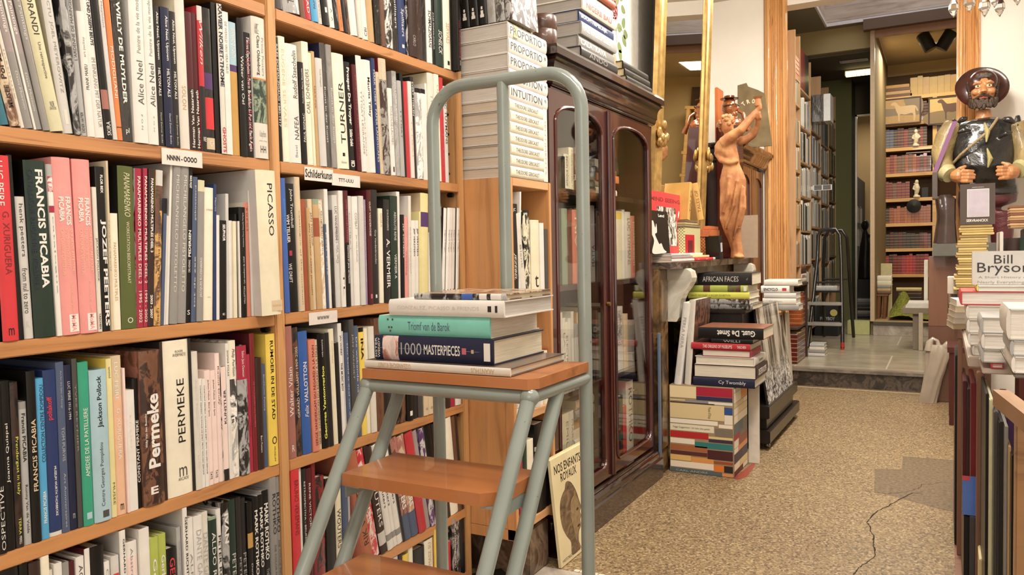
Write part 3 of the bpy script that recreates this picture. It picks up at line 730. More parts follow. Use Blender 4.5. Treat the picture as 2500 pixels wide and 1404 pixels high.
row('on second shelf of right bay', """
130 270 black # JULES SCHMALZIGAUG 1882-1917|d|.05|.72|.45|palegrey|.5|m
170 265 ivory # EUGENE SERVAES|d|.1|.72|.4|beige
220 318 white # Rudolf Staechelin|u|.05|.45|.35|darkgrey|.6;NAFEA|u|.6|.8|.35|darkgrey|.6;Basel|u|.85|.95|.2|grey
310 460 black # PAUL SIGNAC|u|.5|.78|.4|white;Fondation Pierre Gianadda|u|.06|.4|.25|white
348 305 ivory side=cream # CARL SCHNEIDERS|u|.22|.58|.5|darkgrey
398 392 cream pb
418 380 tan pb # MARINA|d|.3|.5|.4|rust
440 430 palegrey # Frank Wiegand|d|.1|.26|.3|grey
490 315 foil:darkgrey side=navy # Kunst in der Kunst|d|.35|.8|.3|palegrey
530 330 foil:grey # Kunst in der Kunst|d|.35|.8|.3|palegrey
570 390 ivory # TURNER|u|.24|.78|.38|black|.55;Hirmer|h|.93|.955|.45|grey;[]|h|.86|.89|.2|black|.5
660 455 black side=white # Prosper De Troyer|d|.05|.58|.45|white|.5|b;Schilder Grafiek|d|.62|.78|.4|white|.5|b;CBI|u|.91|.97|.5|white|.5|b
715 480 maroon # Beyond the spring|d|.1|.9|.3|crimson
747 412 white side=black # TYTGAT LEGRANDE|d|.3|.85|.3|grey
788 440 white pb # TITIAAN LEON|d|.3|.85|.4|grey
805 442 white # Maurits Tilley|d|.15|.5|.4|black|.5|m
862 432 darkblue # MARK TOBEY  PAPER LANDSCAPES|d|.1|.9|.5|palegrey
888 535 beige side=darkred # DAVID TROOSTWIJK MUSEUM KUNST HAVEN|d|.05|.9|.3|grey
912 432 photo:grey:darkbrown side=darkred b=0,.18,beige # Toulouse-Lautrec|d|.02|.2|.5|white
968 655 white # TOULOUSE-LAUTREC|d|.2|.65|.4|grey;[]|h|.9|.96|.3|darkgrey
1005 528 photo:grey:silver side=grey # TOULOUSE-LAUTREC|d|.1|.5|.4|white
1038 600 silver # TYTGAT|d|.3|.6|.3|darkgrey
1068 545 black side=black
1090 605 red side=darkred
1118 605 palepink # TYTGAT|d|.4|.8|.3|tan
1145 570 charcoal # EVERT THIELEN|d|.05|.38|.45|white
1168 655 photo:white:silver side=white b=0,.05,black
1215 660 white pb b=0,.05,black
1248 620 white # Werner Tubke|d|.3|.7|.4|grey
1262 540 offwhite side=cream # TYTGAT|d|.2|.45|.4|silver
1308 545 ivory # Uyttersprot|d|.1|.5|.3|grey
1345 575 crimson b=0,1,red # Tytgat|d|.5|.9|.3|rose
1376 640 palegrey # LUC TUYMANS|d|.1|.6|.5|darkgrey|.5|m
1405 end
""", .32755, 640, 0, SX, 1.247, [(680,.044),(760,.05),(850,.062),(960,.05),(1040,.035),(1110,.03)], hmax=.31, ymax=2.056)
row('on third shelf of right bay', """
150 -20 royalblue # ALEXANDER TRAUNER|d|.15|.4|.2|skyblue
200 30 black # John Trumbull|d|.04|.34|.35|white|.55;WIM TELLIER|d|.24|.46|.3|white|.15|m;WE DRIFT|d|.62|.77|.32|white|.2;[]|h|.52|.56|.3|crimson|.3
290 -30 beige side=offwhite # catalogue of the museum|d|.25|.95|.2|darkgrey
340 180 rust side=brown
390 265 tan # JAN TOOROP AERNE JANSSEN|d|.15|.85|.5|brown
418 180 beige # JAN TOOROP|d|.12|.42|.4|brown
460 180 tan b=.0,.05,sage b=.17,.34,rust
515 185 photo:offwhite:beige # Guy Huygens|d|.1|.5|.4|brown
552 420 slateblue # Een reis|d|.1|.6|.4|palegrey
570 85 white side=offwhite
605 285 foil:black
640 142 palegrey side=palegrey # LUC VANDEVELDE|d|.1|.4|.4|darkgrey;Dan Van Severen|u|.28|.6|.4|grey
690 100 white # TL|d|.7|.9|.3|black
730 100 black b=0,.45,maroon side=white # LOVERS AND OTHER STRANGERS|d|.08|.44|.3|rose;PAINTINGS BY JACK VETTRIANO|d|.47|.8|.35|white|.5|m
775 150 palegrey pb # COMBAT|d|.15|.5|.3|grey
815 155 white # COMBAT|d|.15|.3|.4|grey;Jean Vanden Eeckhoudt|d|.35|.6|.3|grey
870 150 palegrey # Francis Van Vlaenderen|d|.1|.5|.3|palepink
915 185 lilac # VAN THIENEN DE HARD LOUW VAN OVERSTRAETEN|d|.05|.78|.35|palegrey
942 95 maroon # GUST VANDEROSSE|d|.1|.4|.35|white;[]|h|.91|.95|.4|rose
985 90 charcoal # Guy Vandenbranden|d|.35|.65|.3|palegrey;[]|h|.92|.95|.2|white
1055 270 ivory # OSCAR M.|d|.05|.2|.5|tan
1095 185 charcoal # A. VERMEIR|d|.38|.86|.55|white|.5|m;D'AUDENAERDE|d|.1|.3|.25|palegrey
1155 150 darkgreen side=darkgreen # ABSOLUTE RENE|d|.15|.42|.3|palegrey;VERMEIR A|d|.55|.78|.3|white
1225 110 white side=offwhite
1255 330 black # JEF SCHEIRS|d|.1|.5|.4|white
1285 350 pink # Versteeg|d|.4|.7|.3|rose
1333 150 offwhite side=white # Retrospectief|d|.3|.75|.3|grey
1360 385 white # JEF VERSTEEG|d|.1|.45|.4|black|.5|m
1400 385 white # JEF VERSTEEG|d|.1|.45|.5|black|.5|m
1432 300 paleyellow pb
1448 125 paleyellow b=.18,.32,purple side=beige
1522 500 white pb
1560 150 grey
1608 225 photo:charcoal:grey
1640 268 white s=-.025 side=charcoal # Edgard Tytgat|d|.25|.5|.4|grey;[]|h|.92|.94|.2|darkgrey
1668 268 white s=-.025 side=charcoal # Edgard Tytgat|d|.25|.5|.4|grey;[]|h|.92|.94|.2|darkgrey
1702 268 white s=-.02 side=charcoal # Edgard Tytgat|d|.25|.5|.4|grey;[]|h|.92|.94|.2|darkgrey
1736 268 white s=-.015 side=charcoal # Edgard Tytgat|d|.25|.5|.4|grey;[]|h|.92|.94|.2|darkgrey
1768 268 white s=-.015 side=charcoal # Edgard Tytgat|d|.25|.5|.4|grey;[]|h|.92|.94|.2|darkgrey
1795 end
""", .25641, 660, 440, SX, .907, [(700,.042),(780,.045),(840,.035),(920,.02),(1000,.01),(1050,.0)], hmax=.312, ymax=2.056)
row('on fourth shelf of right bay', """
65 82 copper # Walter Vilain|u|.31|.68|.45|white;R|h|.9|.95|.3|white
110 90 photo:charcoal:brown # GERARD VULLIAMY 1909-2005|u|.15|.7|.4|palegrey
140 112 blue side=teal # Felix|u|.6|.7|.4|white|.5|i;VALLOTTON|u|.25|.58|.4|white|.5|m
188 155 orange b=0,1,salmon # SERGE VANDERCAM DU REGARD A LA MAIN|u|.05|.95|.35|maroon
222 155 beige # SERGE VANDERCAM DU REGARD A LA MAIN|u|.05|.95|.5|brown
240 125 black # Georges Vantongerloo|u|.28|.92|.5|lemon|.5|b;Schilderijen|d|.05|.2|.25|white
276 118 charcoal side=silver
300 98 cream # Guernsey|d|.1|.3|.3|tan
328 170 charcoal pb
345 68 white side=silver # JAN VANRIET|d|.1|.27|.5|black|.5|m;THE MUSIC BOY|d|.33|.57|.45|black|.5|m
365 110 palegrey pb
378 118 slateblue # Het beeld is deel van de|d|.1|.8|.25|palegrey
400 48 darkgrey side=darkgrey # JAN VANRIET|d|.12|.5|.35|silver
425 82 slateblue # De wakende nacht|d|.1|.7|.3|palegrey
452 90 yellow b=0,.04,black # INA|d|.1|.3|.5|black|.5|b
478 95 cream # WILLEKEN|d|.3|.6|.4|grey
500 85 offwhite # REWERS|d|.3|.6|.4|grey
530 40 foil:brown
570 30 charcoal
610 60 slateblue
635 70 photo:black:brown
690 80 black # []|h|.9|.95|.4|white
722 90 charcoal
750 95 darkgrey
775 150 beige # O|h|.9|.93|.4|darkgrey
800 150 beige # O|h|.9|.93|.4|darkgrey
826 160 charcoal
860 150 photo:grey:charcoal
895 165 darkbrown
922 180 crimson
945 180 white
975 end
""", .45889, 680, 760, SX, .573, [(700,.042),(800,.05),(870,.04),(1100,.02)], hmax=.303)
row('on fifth shelf of right bay', """
65 815 brightred # BRUNO VEKEMANS|d|.08|.5|.45|darkred
110 842 white pb side=white
128 845 charcoal # RETROSPECTIVA - BRUNO VEKEMANS|d|.1|.8|.35|white
152 842 maroon side=darkred # RENE VICTOR 1897|d|.12|.6|.35|white
180 765 darkred side=darkred pb
200 890 photo:darkred:charcoal side=photo:charcoal:rust
250 895 charcoal
300 905 cream # WOUTERS|d|.3|.7|.5|black
338 905 slateblue
368 905 silver pb
""" + "\n385 end", .45889, 680, 760, SX, .244, [(0, 0)], mode='top', hmax=.303)
row('leaning on fifth shelf of right bay', """
40 -1060 terracotta s=.165 side=salmon # RIK WOUTERS|u|.2|.85|.45|darkbrown
140 -990 photo:red:palepink s=.165 side=silver # Wouters|d|.3|.7|.5|white
215 -870 darkbrown s=.165 b=.8,.92,palegrey # WOUTERS|d|.2|.75|.5|white
285 -960 white s=.16 b=.85,.91,grey side=offwhite # Rik Wouters|d|.2|.6|.4|black
345 -930 white s=.16 b=.85,.91,grey # Rik Wouters|d|.2|.6|.5|black
390 -900 white s=.16 b=.85,.91,grey # Rik Wouters|d|.2|.6|.4|black
445 -860 charcoal s=.16 side=silver
468 -870 photo:copper:brown s=.16 b=.75,1,slateblue side=silver # WOUTERS|d|.3|.7|.6|white|.5|b
535 -860 photo:copper:beige s=.16 b=.75,1,slateblue side=silver # WOUTERS|d|.3|.7|.6|white|.5|b
605 -875 red s=.155 # RIK WOUTERS|d|.3|.7|.3|rose
682 -820 mauve s=.15 # Wouters|d|.3|.7|.3|palegrey
728 -830 photo:purple:palegrey s=.14
780 -1060 black s=.13 side=beige
850 -1100 charcoal s=.12
885 -1050 photo:charcoal:darkbrown s=.1
930 -1010 ivory s=.085 side=offwhite
1012 -990 brown s=.08
1042 -930 darkbrown s=.08
1075 end
""", .24, 880, 1180, SX, .244, [(900,.16)], hmax=.30)
row('on lowest shelf of right bay', """
240 790 black
300 785 palegrey
390 740 charcoal
440 745 yellow
500 618 ivory # MAGRITTE|d|.4|.8|.4|tan
548 690 charcoal
658 600 ivory # TOMASZ SU|u|.05|.6|.3|tan;AU|u|.6|.95|.4|black
748 480 yellow side=ochre
770 700 offwhite
795 670 brightred side=white
930 375 photo:black:mauve # Kooning van|d|.1|.8|.5|white
975 378 photo:darkbrown:silver
1020 365 black # WARNER|d|.2|.45|.3|darkred
1080 end
""", .24, 880, 1180, SX, .045, [(0, 0)], mode='top', hmax=.30)
# ================================================================ narrow pine bookcase with stacks on top
TX = -1.139
tw = thing('bookcase', 'narrow pine bookcase raised on a stone block beside the dark glazed cabinet', 'bookcase', (-1.58, 2.086, .155))
M_tw = wood('pine_panel', 'c08a58', 'a87446', 2, 7, .42, .2); M_twe = wood('pine_edge', 'c9986a', 'ad7e52', 1, 9, .42, .2)
s = MB(); s.box(-1.58, 2.087, .155, TX-.03, 2.105, 1.262, 0); s.box(TX-.03, 2.086, .155, TX, 2.106, 1.262, 0, .002); s.box(-1.58, 2.086, .155, TX, 2.106, .19, 0, .001); part(s, 'side_panel', M_tw, tw)
s = MB(); s.box(-1.58, 2.352, .155, TX, 2.370, 1.262, 0, .002); part(s, 'side_panel', M_tw, tw)
for z in (.196, .537, .911, 1.262): s = MB(); s.box(-1.575, 2.1065, z-.026, TX-.001, 2.3515, z, 0, .0015); part(s, 'shelf', M_twe, tw)
s = MB(); s.box(-1.58, 2.107, .155, -1.572, 2.351, 1.24); part(s, 'back_panel', M_pineR, tw)
s = MB(); s.box(-1.56, 2.19, 0.001, -1.150, 2.33, .154, 0, .004)
props(s.build('stone_block', marble('brown_marble', '3a2e26', '5d4a3c', '86705c', 7)), 'brown marble block carrying the narrow pine bookcase', 'block')
# the things standing in it
zc = lambda x, y: (1040+x*.3348, 430+y*.3348)
row('in the upper part of narrow bookcase', """
618 200 black side=black # JC|h|.05|.09|.3|white;JEZEBEL|d|.55|.85|.3|white|.5|i
680 108 white side=white s=-.01
690 278 offwhite side=silver s=.09 # Blank|d|.4|.7|.3|grey
735 250 photo:black:cream b=0,.03,black s=.03
778 320 cream side=cream # t|h|.78|.95|.45|black
838 342 white pb
868 388 darkgrey
908 end
""", .3348, 1040, 430, TX-.004, .911, [(0, .02)], depth=.2, hmax=.31, ymax=2.351)
row('in the middle of narrow bookcase', """
90 -60 white # journal|d|.55|.9|.4|grey
125 -60 offwhite # journal|d|.55|.9|.4|grey
160 -50 white
195 -50 ivory
232 -55 palegrey
262 -50 white
290 -60 cream
312 -70 rust
""" + "\n332 end", .373, 1220, 880, TX-.006, .537, [(0, .0)], mode='top', depth=.2, hmax=.27, ymax=2.351)
row('in the lower part of narrow bookcase', """
92 520 photo:orange:darkbrown
128 470 crimson pb
150 480 darkgreen
185 530 ivory
228 425 black side=black b=.25,.3,silver
300 420 black
345 430 charcoal
""" + "\n385 end", .373, 1220, 880, TX-.006, .196, [(0, .0)], mode='top', depth=.2, hmax=.31, ymax=2.351)
# stacks on top: seven cream volumes, five white ones
def pile(base, lst, X, Yf, yaw, name='book', group=None):
    """lst bottom to top: (dx, dy, L, D, t, col, segs, label, kw)"""
    z = base
    for (dx, dy, L, D, t, col, sg, lab, kw) in lst:
        yw = yaw+kw.pop('dyaw', 0); lying(name, lab, 'book', (X+dx, Yf+dy, z+.0005), yw, L, D, t, col, segs_of(sg), group=group, **kw); z += t+.0008
    return z
th = "THEODORE GERICAULT|d|.12|.82|.34|darkgrey;[]|h|.10|.14|.03|grey"
PG2 = 'b5aca2'
ords = ['lowest', 'second from bottom', 'third from bottom', 'middle', 'third from top', 'second from top', 'topmost']
zt = pile(1.262, [(0, .002*(i % 3), .222, .27, .0325, 'ivory', 'THEODORE GERICAULT|d|.14|.84|.36|darkgrey', ords[i]+' of seven identical cream books stacked on the narrow pine bookcase', dict(pages='c8b9a6', side='palegrey')) for i in range(7)], TX, 2.092, math.pi/2, group='identical cream books piled on the narrow bookcase')
wl = ['lowest of five big white books, lettered grey, above the cream pile', 'second big white book from the bottom, lettered grey, above the cream pile', 'middle one of five big white books above the cream pile', 'second from the top of five big white books above the cream pile', 'top big white book with yellow sticker, above the cream pile']
zt2 = pile(zt, [(0, .002*(i % 2), .258, .30, .0445, 'white', ('INTUITION *' if i < 2 else 'PROPORTIO *')+'|d|.04|.96|.52|darkgrey'+(';[]|h|.12|.22|.8|paleyellow' if i == 4 else ''), wl[i], dict(pages='cac3ba', side='white')) for i in range(5)], TX, 2.092, math.pi/2, group='big white books on top of the cream pile')
r_ = thing('book', 'tall slim white book standing right of the seven cream books', 'book', (TX, 2.320, 1.263)); book_parts(r_, .030, .235, .25, 'white', segs_of('SENTIMENTS|d|.15|.9|.3|silver'), False)
def standing(name, label, loc, yaw, t, h, d, col, sg='', hard=True, lean=0, cat='book', group=None, **kw):
    """book standing upright, spine facing +x turned by yaw about z"""
    root = thing(name, label, cat, loc, (0, 0, yaw), group); root.rotation_mode = 'XYZ'
    book_parts(root, t, h, d, col, segs_of(sg), hard, **kw)
    if lean: root.rotation_euler = (Matrix.Rotation(yaw, 3, 'Z') @ Matrix.Rotation(lean, 3, 'X')).to_euler()
    return root
xx = -1.335
for i, (t, c, sg) in enumerate([(.030, 'black', ''), (.0295, 'black', ''), (.0295, 'black', ''), (.0295, 'black', ''), (.028, 'photo:grey:silver', ''), (.03, 'photo:darkgrey:silver', ''), (.024, 'photo:silver:darkbrown', '')]):
    lab = (ordinal(i+1)+' black book with white emblem standing on the tall white pile') if i < 4 else ['grey picture-printed book next to the four black ones on the white pile', 'dark grey picture-printed book between two others on the white pile', 'rightmost pale picture-printed book standing on the white pile'][i-4]
    r_ = standing('book', lab, (xx, 2.10, zt2+.004), -math.pi/2, t, .30, .17, c, '[]|h|.86|.9|.3|white;[]|h|.9|.93|.45|white;[]|h|.82|.85|.2|white' if i < 4 else '', group='black books with a white emblem' if i < 4 else None, lean=.06); xx += t+.0015
# ================================================================ glazed mahogany cabinet
M_mah = wood('mahogany', '3c1410', '1d0a08', 2, 6, .22, .6, knots=False); M_mahd = wood('mahogany_dark', '260e0b', '120706', 1, 6, .2, .7, knots=False); M_mahr = wood('mahogany_red', '4c2016', '2c100c', 2, 5, .25, .6, knots=False)
def glass_mat():
    if 'glass' in MATS: return MATS['glass']
    m = bpy.data.materials.new('window_glass'); m.use_nodes = True; t = m.node_tree; n = t.nodes; n.clear()
    o = n.new('ShaderNodeOutputMaterial'); mx = n.new('ShaderNodeMixShader'); tr = n.new('ShaderNodeBsdfTransparent'); gl = n.new('ShaderNodeBsdfGlossy'); lw = n.new('ShaderNodeLayerWeight')
    pw = n.new('ShaderNodeMath'); pw.operation = 'POWER'; pw.inputs[1].default_value = 4; ad = n.new('ShaderNodeMath'); ad.operation = 'MULTIPLY_ADD'; ad.inputs[1].default_value = .7; ad.inputs[2].default_value = .03
    lw.inputs['Blend'].default_value = .5; gl.inputs['Roughness'].default_value = .02; tr.inputs['Color'].default_value = (.97, .97, .95, 1)
    t.links.new(lw.outputs['Facing'], pw.inputs[0]); t.links.new(pw.outputs[0], ad.inputs[0]); t.links.new(ad.outputs[0], mx.inputs[0])
    t.links.new(tr.outputs[0], mx.inputs[1]); t.links.new(gl.outputs[0], mx.inputs[2]); t.links.new(mx.outputs[0], o.inputs[0]); MATS['glass'] = m; return m
cb = thing('glazed_cabinet', 'dark mahogany cabinet with two arched glass doors full of books', 'cabinet', (-1.60, 2.375, 0))
CY0, CY1, CX, CTOP = 2.378, 3.43, -1.165, 1.715
s = MB(); s.box(-1.6, CY0, .02, CX, CY0+.022, 1.6); s.box(-1.6, CY1-.022, .02, CX, CY1, 1.6); s.box(-1.6, CY0, .02, -1.585, CY1, 1.6); s.box(-1.585, CY0+.022, .12, CX, CY1-.022, .14); s.box(-1.585, CY0+.022, 1.56, CX, CY1-.022, 1.6)
part(s, 'carcass', M_mah, cb)
for i, z in enumerate((.525, .915, 1.262)): s = MB(); s.box(-1.584, CY0+.0225, z-.02, -1.19, CY1-.0225, z, 0, .001); part(s, 'shelf', M_mahd, cb)
# cornice and base mouldings: stepped profile run along the front and returned on the ends
def moulding(prof, y0, y1, xb, name, mat, par):
    """prof: list of (out, z) from bottom to top; out measured from CX"""
    s = MB(); V = []
    for (o_, z) in prof: V += [(xb, y0-o_, z), (CX+o_, y0-o_, z), (CX+o_, y1+o_, z), (xb, y1+o_, z)]
    F = []
    for i in range(len(prof)-1):
        for k in range(3): a = 4*i+k; F.append((a, a+1, a+5, a+4))
        F.append((4*i+3, 4*i, 4*i+4, 4*i+7))
    F.append((0, 1, 2, 3)); k = 4*(len(prof)-1); F.append((k+3, k+2, k+1, k)); s.add(V, F); part(s, name, mat, par)
arc = lambda o0, z0, o1, z1, n, conv: [(o0+(o1-o0)*(math.sin(i/n*math.pi/2) if conv else 1-math.cos(i/n*math.pi/2)), z0+(z1-z0)*((1-math.cos(i/n*math.pi/2)) if conv else math.sin(i/n*math.pi/2))) for i in range(n+1)]
moulding([(0, 1.5805), (.008, 1.5805), (.010, 1.588), (.018, 1.59)]+arc(.018, 1.592, .030, 1.615, 5, True)+[(.034, 1.62), (.034, 1.628)]+arc(.034, 1.630, .056, 1.672, 7, False)+[(.048, 1.68), (.060, 1.682), (.060, 1.705), (.056, 1.715)], CY0+.046, CY1, -1.6, 'cornice', M_mahd, cb)
moulding([(.042, .002), (.042, .085), (.038, .092), (.034, .094), (.034, .104)]+arc(.034, .104, .020, .126, 5, False)+[(.017, .128), (.017, .134), (.008, .139)], CY0+.04, CY1, -1.6, 'plinth', M_mahd, cb)
def opening(y0, y1, z0, z1, spring, r=.035, n=14):
    pts = [(y0, z0+r)]+[(y0+r-r*math.cos(a), z0+r-r*math.sin(a)) for a in [math.pi/2*i/5 for i in range(1, 6)]]
    pts += [(y1-r+r*math.sin(a), z0+r-r*math.cos(a)) for a in [math.pi/2*i/5 for i in range(0, 6)]]
    m = (y0+y1)/2; w = (y1-y0)/2
    pts += [(m+w*math.cos(math.pi*i/n), spring+(z1-spring)*math.sin(math.pi*i/n)**.8) for i in range(n+1)]
    return pts
def door(y0, y1, ho, lab):
    d = MB(); fw = .050; z0, z1 = .152, 1.578; o = opening(y0+fw, y1-fw, z0+fw*.9, 1.542, 1.475); n = len(o)
    X0, X1 = CX+.0005, -1.1485
    outer = []
    for (y, z) in o:      # push each point out to the door's rectangle
        cy, cz = (y0+y1)/2, (z0+z1)/2; dy, dz = y-cy, z-cz; k = min(((y1-y0)/2)/abs(dy) if abs(dy) > 1e-6 else 1e9, ((z1-z0)/2)/abs(dz) if abs(dz) > 1e-6 else 1e9); outer.append((cy+dy*k, cz+dz*k))
    for c in ((y0, z0), (y1, z0), (y1, z1), (y0, z1)):
        j = min(range(n), key=lambda i: (outer[i][0]-c[0])**2+(outer[i][1]-c[1])**2); outer[j] = c
    V = [(X1, y, z) for y, z in o]+[(X1, y, z) for y, z in outer]+[(X0, y, z) for y, z in o]+[(X0, y, z) for y, z in outer]; F = []
    for i in range(n):
        j = (i+1) % n; F += [(i, j, n+j, n+i), (2*n+i, 3*n+i, 3*n+j, 2*n+j), (i, 2*n+i, 2*n+j, j), (n+i, n+j, 3*n+j, 3*n+i)]
    d.add(V, F); dr = part(d, 'door', M_mah, cb)
    b = MB(); L = cb.location; b.tube([(X1+.001-L.x, y-L.y, z) for y, z in o], .006, 8, 0, False, True); b.build('glazing_bead', M_mahr, dr)
    g = MB(); k = [(X0+.006-L.x, y-L.y, z) for y, z in o]; k2 = [(X0+.009-L.x, y-L.y, z) for y, z in o]; g.add(k+k2, [tuple(range(n)), tuple(range(n, 2*n))[::-1]]+[(i, (i+1) % n, n+(i+1) % n, n+i) for i in range(n)]); g.build('glass_pane', glass_mat(), dr)
    return dr
YM = 2.905
d1 = door(CY0+.004, YM-.010, 1, ''); d2 = door(YM+.010, CY1-.004, -1, '')
s = MB(); L = cb.location; s.tube([(-1.1445-L.x, YM-L.y, .155), (-1.1445-L.x, YM-L.y, 1.575)], .012, 10); s.build('closing_strip', M_mah, cb)
s = MB(); s.tube([(-1.147-L.x, YM-.03-L.y, .83), (-1.135-L.x, YM-.03-L.y, .83)], .008, 10); s.build('key_escutcheon', flat('aged_brass', '8a6a38', .4, .8), d1)
# books behind the glass
CB = 'behind glass in mahogany cabinet'
row('on upper middle shelf '+CB, """
190 775 sage
224 850 brown # FAUVE|u|.1|.25|.4|darkbrown
250 782 salmon # ART|u|.05|.5|.4|cream
278 800 beige
300 770 photo:olive:beige
325 760 darkbrown
340 800 black # JAN LUX|d|.1|.4|.5|tan
358 740 palegrey # MATTA|u|.52|.8|.5|black
392 790 charcoal
406 820 brown
430 800 slateblue
455 790 tan
496 752 slateblue
503 895 white b=.4,1,rose
519 790 cream b=.02,.12,yellow
560 782 white
577 795 offwhite # LUC TUYMANS|d|.1|.8|.5|copper
610 820 salmon # EDVARD MUNCH|d|.1|.8|.5|white
634 830 darkbrown
660 end
""", .39867, 1300, 200, -1.215, .915, [(0, .015)], depth=.2, hmax=.30, ymax=3.40)
row('on top shelf '+CB, """
168 470 charcoal
188 455 black
203 440 ivory # AFRIQUE NOIRE|u|.05|.9|.45|darkbrown
232 400 cream # LA CREATION PLASTIQUE|u|.05|.95|.3|darkgrey
258 420 brown
285 400 grey
310 430 darkbrown
335 end
""", .39867, 1300, 200, -1.215, 1.262, [(0, .015)], depth=.2, hmax=.26, ymax=3.40)
def lay_pile(n, X, Y, Z, L, D, cols, where, ts=None, yaw=math.pi/2, texts=None):
    z = Z
    for i in range(n):
        t = (ts[i] if ts else random.uniform(.018, .034)); c = cols[i % len(cols)]
        pos = 'lowest' if i == 0 else ('topmost' if i == n-1 else ordinal(i+1)+' from the bottom')
        lying('book', colname(c)+' book lying '+pos+' '+where, 'book', (X+random.uniform(-.01, .004), Y+random.uniform(-.008, .008), z+.0005), yaw+random.uniform(-.02, .02), L*random.uniform(.92, 1), D*random.uniform(.92, 1), t, c, segs_of(texts[i]) if texts and texts[i] else (), hard=random.random() > .5); z += t+.0008
    return z
lay_pile(4, -1.215, 2.74, 1.262, .115, .2, ['offwhite', 'brown', 'palegrey', 'white'], 'in the left pile on top cabinet shelf', [.02, .018, .022, .024])
lay_pile(5, -1.215, 2.945, 1.262, .24, .2, ['ivory', 'beige', 'orange', 'brown', 'offwhite'], 'in the right pile on top cabinet shelf', [.03, .026, .03, .022, .03], texts=['PINCEMIN|d|.2|.8|.5|rust', None, 'PINCEMIN|d|.2|.8|.5|white', None, None])
row('on lower middle shelf '+CB, """
975 1000 offwhite
1003 1040 white # LA RUE|d|.2|.8|.5|grey
1026 1070 ivory # ELECTRONIC|d|.2|.9|.5|grey
1052 1040 white
1072 990 offwhite
1090 1080 silver
1115 1000 tan
1140 1010 cream
1162 1030 grey
1185 960 beige
1205 965 olive
1222 990 charcoal
1240 985 brown
1262 1000 sage
1290 960 black
1330 980 brown
1365 830 white
1388 960 palegrey b=.1,.6,photo:palegrey:grey # FERNAND LEGER|u|.05|.6|.5|grey
1448 1010 beige
1480 1060 grey
1530 end
""", .3348, 1040, 430, -1.215, .525, [(0, .015)], depth=.2, hmax=.29, ymax=3.40)
row('on the floor '+CB, """
398 330 ivory
420 315 cream # EMILE|d|.1|.5|.4|grey
455 318 offwhite # MARCHAND|d|.1|.8|.4|grey
""" + "\n484 end", .373, 1220, 880, -1.215, .142, [(0, .0)], mode='top', depth=.2, hmax=.30, ymax=3.40)
row('in the bottom right '+CB, """
700 170 charcoal
730 150 black
775 240 black
808 305 red
833 145 offwhite # ROTHKO|d|.1|.85|.5|darkgrey
880 200 darkbrown
""" + "\n930 end", .373, 1220, 880, -1.215, .142, [(0, .0)], mode='top', depth=.2, hmax=.34, ymax=3.40)
lay_pile(9, -1.215, 2.70, .142, .18, .2, ['darkbrown', 'tan', 'beige', 'salmon', 'palegrey', 'cream', 'tan', 'grey', 'beige'], 'in the bottom left of the cabinet', [.036]*9)
# ================================================================ on top of the cabinet
zt = CTOP
big = [('charcoal', 'ANDO|d|.2|.7|.45|grey', .040), ('grey', 'CALATRAVA|d|.05|.75|.5|white|.5|b', .042), ('silver', 'ALVARO SIZA|d|.05|.85|.5|white|.5|b', .044), ('darkblue', 'BOOM HEMELRIJK|d|.05|.8|.4|white|.5|b', .043), ('offwhite', 'NIGERII BAU|d|.1|.85|.5|rust|.5|b', .040), ('white', 'ARCHITEKTUR|d|.1|.8|.3|grey', .036), ('rust', '', .03), ('offwhite', '', .03), ('grey', '', .04)]
bl = ['charcoal book at the bottom of the big pile on the cabinet', 'grey book with bold white title, second from bottom of cabinet pile', 'silver grey book with white title, third from bottom of cabinet pile', 'dark blue book with white title in the big cabinet pile', 'off-white book with rust lettering in the big cabinet pile', 'white book with thin grey lettering near the top of cabinet pile', 'rust coloured book near the top of the cabinet pile', 'off-white book second from top of the cabinet pile', 'grey book topping the pile on the cabinet']
for i, (c, sg, t) in enumerate(big):
    L_ = .35-.006*i; lying('book', bl[i], 'book', (-1.118-(.012 if i % 2 else 0), 2.585+.004*i, zt+.0005), math.pi/2, L_, .31, t, c, segs_of(sg), pages='aaa49d', side=c); zt += t+.0008
s = MB(); s.lathe([(.0, 0), (.045, 0), (.047, .004), (.047, .05), (.0455, .052), (.0455, .056), (.047, .058), (.047, .098), (.043, .103), (.040, .1035), (.038, .099), (.0, .099)], n=28)
wb = s.build('round_box', wood('lacquered_burl', '4d3124', '2a1811', 0, 16, .38, .3, knots=False), None, (-1.175, 2.405, CTOP)); props(wb, 'round dark brown wooden box on the front corner of the glazed cabinet', 'box')
for i in range(3):
    lying('book', ['lowest', 'middle', 'topmost'][i]+' of three black leather books lying at the right end of the cabinet top', 'book', (-1.135-.012*i, 3.085+.012*i, CTOP+.0335*i+.0005), math.pi/2, .315, .20, .033, 'black', segs_of('gilt|d|.3|.6|.2|olive'), pages='c9b996', group='black leather books on the cabinet')
# thin board with a crest, leaning behind the pile
s = MB(); s.prism([(0, 0), (.30, 0), (.30, .02), (.12, .36), (0, .36)], lambda a, b, h: (h, a, b), 0, .006)
o = s.build('card_board', flat('manila_card', 'a8946c', .7), None, (-1.185, 2.87, CTOP+.001), (0, -.10, 0)); props(o, 'slanted manila card board standing between book pile and black books', 'board')
s = MB(); s.prism([(.205, .10), (.225, .115), (.225, .15), (.205, .165), (.185, .15), (.185, .115)], lambda a, b, h: (h, a-.05, b-.03), .0062, .0068); s.build('crest', ink('brown'), o)
